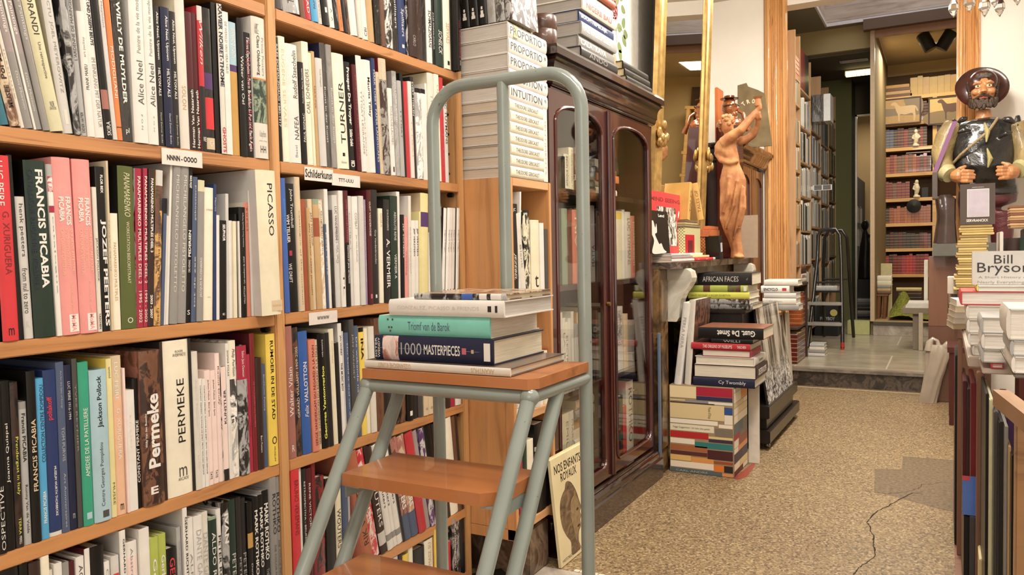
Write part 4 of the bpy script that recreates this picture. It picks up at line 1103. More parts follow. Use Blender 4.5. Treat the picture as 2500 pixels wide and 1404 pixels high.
# framed botanical print
pr = thing('framed_print', 'large white framed print of a red rose hanging behind the cabinet pile', 'picture', (-1.4295, 3.46, 1.60), (0, 0, 0))
s = MB(); PW, PH = .90, 1.15
for (a, b, c, d) in ((0, 0, PW, .03), (0, PH-.03, PW, PH), (0, .03, .03, PH-.03), (PW-.03, .03, PW, PH-.03)): s.box(0, a, b, .022, c, d, 0, .003)
s.build('frame', flat('white_lacquer', 'e6e0d6', .35), pr)
s = MB(); s.box(.004, .03, .03, .010, PW-.03, PH-.03); s.build('print_sheet', flat('print_paper', 'e9e1d3', .6), pr)
rc = hit(1500, 22, 0, -1.416); cy, cz = rc.y-3.46, rc.z-1.60; K = .62; rose = MB(); random.seed(3)
for r_, n_, mi in ((.085*K, 9, 0), (.066*K, 8, 1), (.046*K, 7, 0), (.028*K, 5, 1), (.014*K, 4, 0)):
    for k in range(n_):
        a = 2*math.pi*k/n_+r_*40; c = (cy+r_*.55*math.cos(a), cz+r_*.55*math.sin(a)); P_ = [(.0104+(.09-r_)*.004, c[0]+r_*.5*math.cos(b), c[1]+r_*.5*math.sin(b)) for b in [2*math.pi*j/9 for j in range(9)]]; rose.add(P_, [tuple(range(9))], mi)
rose.build('printed_rose', [ink('c4525a'), ink('d98a86')], pr)
lv = MB()
def leaf(y, z, a, l, w):
    y, z, l, w = cy+(y-.30)*.72, cz+(z-.55)*.72, l*.62, w*.66
    P_ = []
    for j in range(12):
        t_ = j/12*2*math.pi; u, v = l*(.5+.5*math.cos(t_)), w*math.sin(t_)*(1-.3*math.cos(t_)); P_.append((.0106, y+u*math.cos(a)-v*math.sin(a), z+u*math.sin(a)+v*math.cos(a)))
    lv.add(P_, [tuple(range(12))])
for (y, z, a, l, w) in [(.30,.47,-.9,.09,.03),(.36,.44,.2,.11,.034),(.46,.47,.9,.10,.035),(.48,.43,.0,.10,.036),(.46,.41,-.7,.11,.036),(.36,.33,-.4,.11,.036),(.40,.30,-1.2,.10,.036),(.34,.60,.9,.12,.035),(.40,.66,.3,.11,.035),(.22,.50,-2.2,.07,.025),(.44,.60,-.2,.1,.03)]: leaf(y, z, a, l, w)
lv.build('printed_leaves', ink('7d8a5c'), pr)
g_ = lambda y, z: (.0106, cy+(y-.30)*.72, cz+(z-.55)*.72)
st = MB(); st.tube([g_(.30, .5), g_(.33, .42), g_(.35, .36), g_(.30, .24), g_(.28, .18)], .0014, 6); st.tube([g_(.33, .43), g_(.40, .45), g_(.47, .44)], .0012, 6); st.tube([g_(.31, .58), g_(.36, .64), g_(.42, .67)], .0012, 6); st.build('printed_stem', ink('8a7a52'), pr)
tx = MB(); letter(tx, 'Rosa Gallica', (.0106, .34, .12), (0, .14, 0), (0, 0, .014)); tx.build('caption_lettering', ink('grey'), pr)
# ================================================================ steel step stool in front
M_pt = None
def paint_green():
    t = NT('grey_green_paint'); t.setp(.28, 0, .5); v = t.coords(); A = lin('87908a'); n = t.noise(v, 9, 4); r = t.ramp(n.outputs['Fac'], [(.3, mix2(A, .92)), (.7, mix2(A, 1.06))])
    vo = t.noise(v, 75, 2, .5); k = t.ramp(vo.outputs['Fac'], [(.23, (1, 1, 1)), (.27, (0, 0, 0))]); m = t.add('ShaderNodeMix', data_type='RGBA'); t.link(k.outputs['Color'], m.inputs['Factor']); t.link(r.outputs['Color'], m.inputs['A']); m.inputs['B'].default_value = (*lin('39403a'), 1)
    t.link(m.outputs['Result'], t.b.inputs['Base Color']); n3 = t.noise(v, 40, 3); t.bump(n3.outputs['Fac'], .12, .001); return t.m
M_pt = paint_green(); M_step = wood('varnished_ply', 'a86a3e', '8e5731', 0, 5, .35, .4, .6, False)
ld = thing('step_stool', 'grey green tubular steel step stool with wooden treads and tall handrail', 'stool', (-.865, 1.43, 0))
A_, B_, C_, D_ = Vector((-1.057, 1.303, .763)), Vector((-.678, 1.303, .763)), Vector((-.673, 1.556, .763)), Vector((-1.052, 1.556, .763)); LL = ld.location; R_ = .0145
def lpart(mb, name, mat=None, label=None): 
    mb.v = [tuple(Vector(v)-LL) for v in mb.v]; o = mb.build(name, mat or M_pt, ld)
    if label: o['label'] = label
    return o
ZT = 1.418
def arc3(c, r, a0, a1, n=8): return [Vector((c.x+r*math.cos(a0+(a1-a0)*i/n), c.y, c.z+r*math.sin(a0+(a1-a0)*i/n))) for i in range(n+1)]
rr = .085
s = MB(); s.tube([(D_.x, D_.y, .004), (D_.x, D_.y, ZT-rr)]+arc3(Vector((D_.x+rr, D_.y, ZT-rr)), rr, math.pi, math.pi/2)+arc3(Vector((C_.x-rr, C_.y, ZT-rr)), rr, math.pi/2, 0)+[(C_.x, C_.y, .004)], R_, 16); lpart(s, 'handrail')
mx = (C_.x+D_.x)/2; s = MB(); s.tube([(mx, C_.y, ZT-.006), (mx, C_.y, .763)], R_*.95, 14); lpart(s, 'centre_post')
for (p, q) in ((A_, B_), (B_, C_), (C_, D_), (D_, A_)): s = MB(); s.tube([p, q], R_*.97, 14); lpart(s, 'seat_rail')
for p in (A_, B_): s = MB(); s.ball(p, R_*1.32, 16); lpart(s, 'joint')
k_ = .645
for X_ in (A_.x, B_.x):
    for y0 in (1.303, 1.430): s = MB(); s.tube([(X_, y0, .763), (X_, y0-k_*.76, .003)], R_, 16); lpart(s, 'leg')
for zz in (.605, .425, .245):
    yf = 1.303-k_*(.763-zz); s = MB(); ins = .016
    x0, x1 = A_.x+ins, B_.x-ins
    s.prism([(x0, yf-.008), (x1-.03, yf-.008), (x1, yf+.02), (x1, yf+.17), (x0, yf+.17)] , lambda a, b, h: (a, b, h), zz-.024, zz); lpart(s, 'tread', M_step)
    for X_ in (x0+.001, x1-.036): s = MB(); s.box(X_, yf+.0, zz-.029, X_+.035, yf+.16, zz-.0245); s.box(X_ if X_ < -.9 else X_+.032, yf, zz-.05, (X_+.003) if X_ < -.9 else X_+.035, yf+.16, zz-.029); lpart(s, 'bracket')
s = MB(); s.prism([(A_.x-.004, 1.288), (B_.x+.004, 1.288), (B_.x+.018, 1.31), (C_.x+.012, 1.545), (C_.x-.02, 1.538), (D_.x+.02, 1.538), (D_.x-.016, 1.525)], lambda a, b, h: (a, b, h), .7785, .7985); lpart(s, 'seat_board', M_step)
zt = .799
st_books = [(891, 1247, 1.298, .238, .016, 'offwhite', 'OZEANISCHE KUNST|d|.66|.9|.6|tan;AKANTHUS|d|.1|.25|.6|tan', 'thin off-white book lying lowest on the step stool seat', dict(face=-1, side='photo:darkgrey:brown')),
 (917, 1206, 1.318, .218, .050, 'navy', '1000|d|.24|.42|.5|silver;MASTERPIECES|d|.44|.74|.4|white|.5|m;SISTER|u|.0|.9|.01|white;[]|h|.93|.98|.7|white;[]|h|.755|.79|.25|rose;[]|h|.83|.85|.15|tan', 'thick navy book with white title, second lowest on the stool', dict(bands=[(.075, .215, 'photo:copper:palepink')])),
 (927, 1198, 1.326, .21, .041, 'turquoise', 'Triomf van de Barok|d|.28|.66|.42|slateblue;[]|h|.085|.1|.1|darkgrey|.8;[]|h|.13|.145|.1|darkgrey|.8;[]|h|.095|.11|.1|darkgrey|.4;[]|h|.12|.135|.1|darkgrey|.4;[]|h|.107|.122|.1|darkgrey|.22', 'thick turquoise book with dark title in the middle of the stool pile', dict(side='cream', pages='d8cfc0')),
 (952, 1232, 1.322, .216, .033, 'white', 'GONZALEZ, PICASSO & FRIENDS|d|.08|.8|.25|palegrey;[]|h|.87|.9|.35|charcoal;[]|h|.93|.95|.4|charcoal', 'white book with faint grey title, second from top on the stool', dict(side='white', pages='bfb8b0')),
 (1012, 1236, 1.330, .205, .012, 'photo:silver:charcoal', '', 'picture-printed thin book topping the pile on the step stool', dict(side='photo:brown:beige', bands=[(.53, .65, 'royalblue'), (.72, .8, 'white'), (.84, .95, 'white')]))]
for (p0, p1, Yf, D, t, c, sg, lab, kw) in st_books:
    x0, x1 = along(p0, Y=Yf, Z=zt), along(p1, Y=Yf, Z=zt); L_ = x1-x0
    r_ = lying('book', lab, 'book', (x0, Yf, zt+.0004), 0, L_, D, t, c, segs_of(sg), **kw)
    if c == 'navy':
        q = MB(); H = .04
        for j, w_ in enumerate(('SISTER', 'WENDY')): letter(q, w_, (L_*(.028+.026*j), -.0042, .004), (0, 0, .042), (-L_*.018, 0, 0), 0, .01)
        q.build('spine_lettering', ink('white'), r_)
    zt += t+.0006
# ================================================================ magazine leaning on the cabinet base
mgp = Vector((-1.098, 2.304, .002)); mg = thing('magazine', 'old cream magazine with brown portrait cover, propped upright on the floor by the stool', 'magazine', mgp, (0, -.10, 0))
MW, MH = .265, .352
s = MB(); s.box(-.0045, 0, 0, .0045, MW, MH); s.box(-.006, .01, .002, -.0046, MW+.008, MH+.006); s.build('pages', flat('aged_paper', 'd8c9a0', .7), mg)
def sepia():
    t = NT('sepia_cover'); t.setp(.5); v = t.coords((1, 1, 1)); n = t.noise(v, 6, 4, .5); r = t.ramp(n.outputs['Fac'], [(.3, lin('d3c296')), (.7, lin('e2d5ae'))]); t.link(r.outputs['Color'], t.b.inputs['Base Color']); return t.m
s = MB(); s.box(.0046, 0, 0, .0056, MW, MH); s.build('cover', sepia(), mg)
def hairm():
    t = NT('printed_hair'); t.setp(.5); v = t.coords((1, .6, 1)); n = t.noise(v, 26, 5, .6, 1.5); r = t.ramp(n.outputs['Fac'], [(.3, lin('3c2f22')), (.5, lin('6a543c')), (.7, lin('94795a'))]); t.link(r.outputs['Color'], t.b.inputs['Base Color']); return t.m
def blob(mb, pts, X, mi=0, n=4):
    """closed smooth outline (Catmull-Rom) in the y,z plane"""
    P = []; L = len(pts)
    for i in range(L):
        p0, p1, p2, p3 = [Vector(pts[(i+k-1) % L]) for k in range(4)]
        for j in range(n):
            t = j/n; P.append(.5*((2*p1)+(p2-p0)*t+(2*p0-5*p1+4*p2-p3)*t*t+(3*p1-p0-3*p2+p3)*t**3))
    mb.add([(X, p.x, p.y) for p in P], [tuple(range(len(P)))], mi); return mb
u_ = lambda a, b: (MW*a, MH*(1-b))
s = MB(); blob(s, [u_(.42,.27), u_(.52,.30), u_(.60,.36), u_(.66,.43), u_(.70,.50), u_(.745,.585), u_(.70,.62), u_(.72,.67), u_(.68,.70), u_(.68,.76), u_(.60,.80), u_(.57,.88), u_(.60,.96), u_(.34,.96), u_(.34,.84), u_(.24,.76), u_(.15,.66), u_(.12,.55), u_(.15,.43), u_(.24,.36), u_(.32,.33), u_(.36,.28)], .0059); s.build('printed_portrait', hairm(), mg)
s = MB(); blob(s, [u_(.46,.48), u_(.58,.44), u_(.675,.50), u_(.72,.585), u_(.68,.62), u_(.70,.67), u_(.66,.70), u_(.66,.755), u_(.58,.78), u_(.50,.86), u_(.46,.74), u_(.42,.60)], .0061)
s.build('printed_face', flat('sepia_face', '8f7856', .5, nscale=60, var=.2), mg)
s = MB(); blob(s, [u_(.60,.575), u_(.65,.57), u_(.66,.59), u_(.60,.595)], .0063); blob(s, [u_(.58,.735), u_(.64,.73), u_(.65,.75), u_(.58,.752)], .0063); s.build('printed_features', ink('3c2f22'), mg)
for (tx, u0, u1, v0, v1) in (('NOS ENFANTS', .08, .88, .065, .15), ('ROYAUX', .24, .72, .165, .245)): s = MB(); letter(s, tx, (.0060, MW*u0, MH*(1-v1)), (0, MW*(u1-u0), 0), (0, 0, MH*(v1-v0)), 0, .01); s.build('title_lettering', ink('black'), mg)
s = MB(); letter(s, 'HISTORIOGRAPHIE ILLUSTREE', (.0060, MW*.06, MH*.03), (0, MW*.84, 0), (0, 0, MH*.028)); s.build('title_lettering', ink('darkgrey'), mg)
# two flat things on the floor at the foot of the bookcase
lying('book', 'black and white book tilted on the floor at the foot of the bookcase', 'book', (-1.255, 1.90, .004), .9, .22, .16, .02, 'white', segs_of('No|d|.3|.8|.5|black'), side='black')
# ================================================================ fireplace with marble mantel
M_bm = marble('brown_marble_veined', '30251c', '5a452f', '8a6a44', 5, .3); M_wm = marble('pale_marble', 'a8a294', 'bfb9aa', 'd0cabc', 4, .35); M_dk = marble('dark_marble', '231d19', '3d322b', '6a5a4c', 8, .2)
fp = thing('fireplace', 'fireplace of veined brown marble with mantel shelf and pale scroll brackets', 'fireplace', (-1.6, 3.50, 0))
s = MB(); s.box(-1.6, 3.475, 0, -1.14, 3.605, .948, 0, .004); s.box(-1.14, 3.49, .12, -1.13, 3.59, .90, 0, .003); part(s, 'pilaster', M_bm, fp)
s = MB(); s.box(-1.6, 5.04, 0, -1.14, 5.20, .948, 0, .004); part(s, 'pilaster', M_bm, fp)
s = MB(); s.box(-1.6, 3.6055, .80, -1.16, 5.0395, .948, 0, .004); part(s, 'lintel', M_bm, fp)
s = MB(); s.box(-1.6, 3.6055, 0, -1.55, 5.0395, .7995); part(s, 'firebox', flat('soot', '14110f', .9), fp)  # plain near-black back of the fire opening
mo = [(-1.6, 3.50), (-1.09, 3.50), (-1.055, 3.56), (-1.045, 3.75), (-1.06, 4.0), (-1.065, 4.5), (-1.045, 4.9), (-1.05, 5.10), (-1.09, 5.22), (-1.16, 5.26), (-1.6, 5.26)]
s = MB(); s.prism(mo, lambda a, b, h: (a, b, h), .949, .978); part(s, 'mantel_shelf', M_dk, fp)
for y in (3.607, 4.95):
    s = MB(); pr_ = [(-1.139, .948), (-1.05, .948), (-1.028, .935), (-1.02, .905), (-1.025, .885), (-1.04, .86), (-1.062, .83), (-1.075, .80), (-1.08, .76), (-1.083, .72), (-1.095, .70), (-1.139, .70)]
    s.prism(pr_, lambda a, b, h: (a, h, b), y, y+.085, 0, False); part(s, 'scroll_bracket', M_wm, fp)
# ================================================================ gilt mirror
M_gold = flat('gilt', 'b8965c', .3, .8, .1, .2, 25); M_mirror = flat('mirror_silver', 'd8d8d4', .01, 1, 0, 0)
if True:
    m = bpy.data.materials.new('mirror'); m.use_nodes = True; b = m.node_tree.nodes['Principled BSDF']; b.inputs['Metallic'].default_value = 1; b.inputs['Roughness'].default_value = .015; b.inputs['Base Color'].default_value = (.86, .86, .83, 1); M_mirror = m
mr = thing('gilt_mirror', 'tall gilt framed mirror standing on the fireplace mantel', 'mirror', (-1.345, 3.93, .980), (0, .045, 0))
W_, H_ = 1.02, 1.90
def fbar(y0, z0, y1, z1, name='frame_rail'):
    s = MB(); vert = abs(z1-z0) > abs(y1-y0); prof = [(0, 0), (.022, .006), (.028, .02), (.016, .034), (.030, .05), (.040, .07), (.030, .092), (.020, .10), (.018, .125), (0, .125)]
    if vert: s.prism(prof, lambda a, b, h: (a, (y0+b) if y0 < W_/2 else (y0-b), h), z0, z1)
    else: s.prism(prof, lambda a, b, h: (a, h, (z0+b) if z0 < H_/2 else (z0-b)), y0, y1)
    s.build(name, M_gold, mr)
fbar(0, .0, 0, H_, 'frame_stile'); fbar(W_, 0, W_, H_, 'frame_stile'); fbar(.1255, 0, W_-.1255, 0); fbar(.1255, H_, W_-.1255, H_)
s = MB(); s.box(.004, .1256, .1256, .010, W_-.1256, H_-.1256); s.build('mirror_glass', M_mirror, mr)
s = MB(); s.box(-.012, .01, .01, -.001, W_-.01, H_-.01); s.build('back_board', flat('dark_board', '2a211b', .8), mr)
random.seed(11)
for (y, z) in ((.04, .62), (W_-.05, .60)):
    s = MB()
    for k in range(16):
        a = random.uniform(0, 6.28); r_ = random.uniform(.0, .045); s.ball((.045+random.uniform(-.01, .012), y+r_*math.cos(a), z+1.7*r_*math.sin(a)), (.014, random.uniform(.014, .026), random.uniform(.016, .034)), 10)
    s.build('carved_ornament', M_gold, mr)
# ================================================================ things on the mantel
MZ = .9785
def at(x, y, Y): return hit(x, y, 1, Y)
# flat books along the front edge
def flat_at(p0, p1, Yf, z, D, t, c, lab, sg='', yaw=0, **kw):
    x0, x1 = along(p0, Y=Yf, Z=z), along(p1, Y=Yf, Z=z); return lying(kw.pop('name', 'book'), lab, 'book', (x0, Yf, z+.0005), yaw, x1-x0, D, t, c, segs_of(sg), **kw)
zz = MZ
for i, (L_, t, c, lab, sg) in enumerate([(.60, .013, 'palepink', 'pale pink thin book lying lowest at the left of the mantel', ''), (.56, .013, 'mauve', 'mauve thin book lying second from bottom at mantel left', ''), (.50, .012, 'palegrey', 'pale grey thin book on top of the mantel edge pile', '')]):
    lying('book', lab, 'book', (-1.10-.004*i, 3.56+.01*i, zz+.0005), math.pi/2, L_*.62, .22, t, c); zz += t+.0008
lying('book', 'red thin booklet with white end lying at the mantel front edge', 'book', (-1.100, 3.95, MZ+.0005), math.pi/2, .40, .20, .014, 'brightred', segs_of('LIBRO|d|.1|.2|.3|white;ARTE|d|.5|.6|.3|white'), bands=[(.88, 1, 'white')])
lying('book', 'yellow thin booklet lying on the red one on the mantel', 'book', (-1.118, 3.93, MZ+.0152), math.pi/2, .36, .17, .012, 'paleyellow')
lying('book', 'cream thin booklet lying topmost behind the red one on the mantel', 'book', (-1.135, 3.92, MZ+.028), math.pi/2, .30, .16, .012, 'ivory')
# red display book and black one with a pale figure, both facing the room
def facing(name, label, px0, px1, ptop, X, Z, t, col, lean=.06, mats=None, cat='book'):
    """a book shown cover-on: cover in the y,z plane facing +x, from px0 to px1"""
    y0, y1 = along(px0, X=X, Z=Z), along(px1, X=X, Z=Z); h = hit(px0, ptop, 0, X).z-Z; o = thing(name, label, cat, (X, y0, Z+.0005), (0, -lean, 0)); w = y1-y0
    s = MB(); s.box(-t, 0, 0, 0, w, .0, 0) if False else s.box(-t, 0, 0, -t+.002, w, h); s.box(-.002, 0, 0, 0, w, h); s.box(-t+.002, 0, 0, -.002, .002, h); s.build('cover', cover_mat(col), o)
    s = MB(); s.box(-t+.0022, .0025, .002, -.0022, w-.003, h-.002); s.build('page_block', page_mat(), o); return o, w, h
o, w, h = facing('book', 'large red book standing cover forward beside the mahogany cabinet', 1592, 1672, 462, -1.20, MZ+.041, .03, 'brightred')
s = MB(); letter(s, 'MIND SEEING', (.0006, w*.06, h*.84), (0, w*.88, 0), (0, 0, h*.07), 0, .02); s.build('title_lettering', ink('darkred'), o)
s = MB(); s.box(.0002, w*.22, h*.12, .0010, w*.78, h*.76); s.build('cover_photograph', cover_mat('photo:charcoal:white'), o)
s = MB(); blob(s, [(w*.84, h*.60), (w*.87, h*.62), (w*.90, h*.70), (w*.88, h*.72), (w*.85, h*.66)], .0012); s.build('sticker', ink('white'), o)
o, w, h = facing('book', 'black book with pale standing figure on its cover, before the red book', 1590, 1636, 512, -1.145, MZ+.041, .02, 'black')
s = MB(); letter(s, 'Lenci', (.0006, w*.48, h*.86), (0, w*.32, 0), (0, 0, h*.07), 0, .03); s.build('title_lettering', ink('white'), o)
s = MB(); blob(s, [(w*.05,h*.02),(w*.18,h*.30),(w*.06,h*.5),(w*.10,h*.72),(w*.2,h*.76),(w*.28,h*.6),(w*.35,h*.7),(w*.36,h*.5),(w*.25,h*.45),(w*.36,h*.3),(w*.45,h*.22),(w*.55,h*.24),(w*.66,h*.10),(w*.8,h*.03),(w*.5,h*.0)], .0008); s.build('printed_figure', ink('d8cfc4'), o)
# framed red and cream pattern box, small basket boxes, orange books
def pattern(name, a, b, sc):
    key = ('pat', name)
    if key in MATS: return MATS[key]
    t = NT(name); t.setp(.5); br = t.add('ShaderNodeTexChecker'); br.inputs['Scale'].default_value = sc; br.inputs['Color1'].default_value = (*lin(a), 1); br.inputs['Color2'].default_value = (*lin(b), 1)
    t.link(t.coords((1, 1, 1)), br.inputs['Vector']); t.link(br.outputs['Color'], t.b.inputs['Base Color']); MATS[key] = t.m; return t.m
p0 = Vector((-1.17, along(1672, X=-1.17, Z=MZ+.03), MZ+.0005))
o = thing('patterned_box', 'cream patterned box with a red front panel on the mantel', 'box', p0)
s = MB(); s.box(-.10, 0, 0, 0, .30, .175, 0, .003); s.build('body', pattern('cream_lattice', 'd8cfa4', '8a8a58', 130), o)
s = MB(); s.box(.0002, .01, .03, .003, .17, .135); s.build('front_panel', ink('b01c28'), o)
s = MB(); s.box(.0032, .05, .03, .005, .13, .105); s.build('inner_panel', ink('5a1a20'), o)
for k in range(3):
    s = MB(); s.box(-.11, -.01+.01*k, .1755+k*.012, .004, .29-.03*k, .1755+k*.012+.0115, 0, .002); ob = s.build('booklet', flat('worn_paper_%d' % k, ['8a7a5c', 'a8966a', '6a5a48'][k], .7), None, p0); props(ob, ['lowest', 'middle', 'topmost'][k]+' worn booklet lying on the cream patterned box', 'booklet')
p1 = Vector((-1.155, along(1735, X=-1.155, Z=MZ), MZ+.0005))
o = thing('wicker_box', 'orange brown woven box with a dark band beside the terracotta lady', 'box', p1)
s = MB(); s.box(-.09, 0, 0, 0, .20, .125, 0, .004); s.build('body', pattern('woven_cane', 'b87440', '7a4424', 110), o)
s = MB(); s.box(.0002, -.001, .07, .0022, .201, .092); s.build('band', ink('3a2c20'), o)
s = MB(); s.box(-.092, -.002, .1255, .002, .202, .17, 0, .004); s.build('lid', flat('cane_lid', 'b0623a', .6, var=.2, nscale=90), o)
s = MB(); s.box(-.05, .02, .1702, -.01, .22, .19, 0, .002); ob = s.build('booklet', flat('orange_booklet', 'b5673c', .6), None, p1); props(ob, 'rust coloured booklet lying on the woven box lid', 'booklet')
r_ = standing('book', 'small black book leaning at the foot of the terracotta lady', (-1.075, along(1757, X=-1.075, Z=MZ), MZ+.003), -.2, .045, .125, .08, 'black', '[]|h|.3|.7|.5|silver', lean=.10)
# two orange books forming an A on top of the boxes
zt = MZ+.213
ya = along(1688, X=-1.17, Z=zt)
r_ = standing('book', 'left of two ochre books leaning together on the mantel boxes', (-1.17, ya-.075, zt+.002), -.1, .035, .20, .14, 'ochre', 'TALES|u|.2|.8|.5|brown', lean=-.20)
r_ = thing('book', 'right of two ochre books leaning together, little landscape on its cover', 'book', (-1.165, ya+.105, zt+.002), (-.0, 0, 0)); book_parts(r_, .035, .20, .14, 'ochre', segs_of('TALES OF|u|.2|.8|.5|brown'), True); r_.rotation_euler = (.17, 0, -.95)
s = MB(); s.box(-.10, -.0012, .10, -.04, -.0002, .16); s.build('cover_picture', cover_mat('photo:paleblue:olive'), r_)
xa, xb = along(1788, Y=5.06, Z=1.1), along(1850, Y=5.06, Z=1.1)
s = MB(); s.box(0, -.003, 0, xb-xa, .003, .265); o = s.build('mount_board', flat('taupe_board', '8f7c68', .7), None, (xa, 5.06, MZ+.001), (-.03, 0, 0)); props(o, 'plain taupe board standing behind the terracotta lady', 'board')
# ================================================================ terracotta lady with a torch
M_terra = None
def terra():
    t = NT('terracotta'); t.setp(.62, 0, 0, .3); v = t.coords((1, 1, 1)); n = t.noise(v, 9, 5, .6); r = t.ramp(n.outputs['Fac'], [(.3, lin('7d4c2e')), (.5, lin('a26c44')), (.7, lin('c0905f'))]); t.link(r.outputs['Color'], t.b.inputs['Base Color']); n2 = t.noise(v, 60, 4); t.bump(n2.outputs['Fac'], .3, .003); return t.m
M_terra = terra(); YS = 4.62
def loft(mb, secs, n=28, fold=0, nf=9, mi=0, depth=.62, seed=0, tw=0):
    """secs: (centre Vector, half width, half depth factor)"""
    V = []; F = []
    for i, (c, w, d) in enumerate(secs):
        for k in range(n):
            a = 2*math.pi*k/n; f = 1+fold*(math.sin(nf*a+seed+tw*i)*.6+math.sin((nf*2-3)*a+i*.7+seed)*.4) if fold else 1
            V.append((c.x+w*f*math.cos(a), c.y+w*d*f*math.sin(a), c.z))
    for i in range(len(secs)-1):
        for k in range(n): F.append((i*n+k, i*n+(k+1) % n, (i+1)*n+(k+1) % n, (i+1)*n+k))
    F.append(tuple(range(n))); F.append(tuple((len(secs)-1)*n+k for k in range(n))); return mb.add(V, F, mi, True)
def remesh(o, vox, smooth=2):
    r = o.modifiers.new('Remesh', 'REMESH'); r.mode = 'VOXEL'; r.voxel_size = vox; r.use_smooth_shade = True
    if smooth: q = o.modifiers.new('Smooth', 'SMOOTH'); q.iterations = smooth; q.factor = .5
    return o
lady = thing('statue', 'terracotta statue of a robed woman lifting a torch, standing on the mantel', 'statue', tuple(at(1797, 640, YS)))
LZ = lady.location.copy(); LZ.z = MZ; lady.location = LZ
PX = .00213*YS/4.5
def sec(x0, x1, y, d=.62, dy=0): 
    a, b = at(x0, y, YS), at(x1, y, YS); c = (a+b)/2; c.y += dy; return (c-LZ, (b-a).length/2, d)
s = MB()
secs = [sec(1783, 1817, 632, .8), sec(1785, 1814, 612, .8), sec(1779, 1810, 590, .8), sec(1768, 1808, 566, .75), sec(1757, 1812, 535, .7), sec(1757, 1818, 495, .68), sec(1758, 1822, 462, .68), sec(1757, 1821, 440, .68), sec(1762, 1813, 418, .7), sec(1766, 1806, 403, .72), sec(1761, 1804, 385, .75), sec(1746, 1800, 370, .72), sec(1745, 1797, 355, .68), sec(1752, 1800, 343, .62), sec(1764, 1797, 334, .6), sec(1770, 1786, 326, .8), sec(1769, 1783, 318, .9)]
loft(s, secs[::-1], 40, .095, 8, seed=1, tw=.25)
hd = at(1775, 306, YS)-LZ; hr = (at(1792, 306, YS)-at(1758, 306, YS)).length/2
s.ball(hd, (hr*.92, hr*1.0, hr*1.25), 16)
s.ball(hd+Vector((hr*1.0, 0, hr*.1)), (hr*.16, hr*.14, hr*.22), 8); s.ball(hd+Vector((hr*.80, 0, -hr*.75)), (hr*.25, hr*.4, hr*.28), 8)
A = lambda x, y, dy=0: at(x, y, YS+dy)-LZ
s.tube([A(1764, 350, -.03), A(1786, 333, -.05), A(1808, 318, -.06), A(1830, 292, -.03), A(1850, 268, 0)], [.034, .031, .027, .022, .015], 12)
s.tube([A(1800, 345, .04), A(1820, 342, .05), A(1839, 328, .05), A(1848, 308, .03), A(1853, 286, 0)], [.028, .025, .022, .018, .014], 12)
for k in range(4): s.tube([A(1848, 266-4*k+2, -.004), A(1855, 263-4*k+2, -.016), A(1860, 266-4*k+3, 0)], [.006, .0058, .005], 7)
for k in range(4): s.tube([A(1849, 288-4*k+2, .004), A(1856, 285-4*k+2, -.014), A(1859, 288-4*k+3, 0)], [.006, .0058, .005], 7)
s.tube([A(1748, 372), A(1760, 392, -.03), A(1782, 398, -.045), A(1803, 392, -.03)], [.016, .015, .014, .012], 10)   # rolled fold of the bodice
for (x0, y0, x1, y1) in ((1800, 440, 1770, 560), (1812, 450, 1790, 585), (1780, 430, 1764, 520), (1818, 455, 1806, 560)): s.tube([A(x0, y0, -.055), A((x0+x1)/2+6, (y0+y1)/2, -.062), A(x1, y1, -.05)], [.006, .011, .006], 8)
s.ball(A(1806, 627, -.03), (.028, .04, .014), 10)
remesh(s.build('body', M_terra, lady), .0065, 2)
s = MB()
random.seed(5)
for k in range(34):
    a = random.uniform(0, 2*math.pi); e = random.uniform(-.2, 1.5); s.ball(hd+Vector((hr*(-.12+.95*math.cos(a)*math.cos(e)), hr*1.0*math.sin(a)*math.cos(e), hr*(.25+1.1*math.sin(e)))) , hr*random.uniform(.24, .36), 8)
for k in range(8): s.ball(hd+Vector((-hr*(.9+.1*random.random()), random.uniform(-.3, .3)*hr, random.uniform(-.6, .5)*hr)), hr*.32, 8)
s.ball(hd+Vector((-.1*hr, 0, hr*1.35)), hr*.35, 8)
s.build('hair', M_terra, lady)
s = MB(); M_ = None; tb, tt = A(1852, 292), A(1850, 236)
s.tube([tb, tb.lerp(tt, .3), tb.lerp(tt, .55), tb.lerp(tt, .6), tb.lerp(tt, .9), tt], [.007, .011, .013, .019, .016, .026], 14); s.build('torch', M_terra, lady)
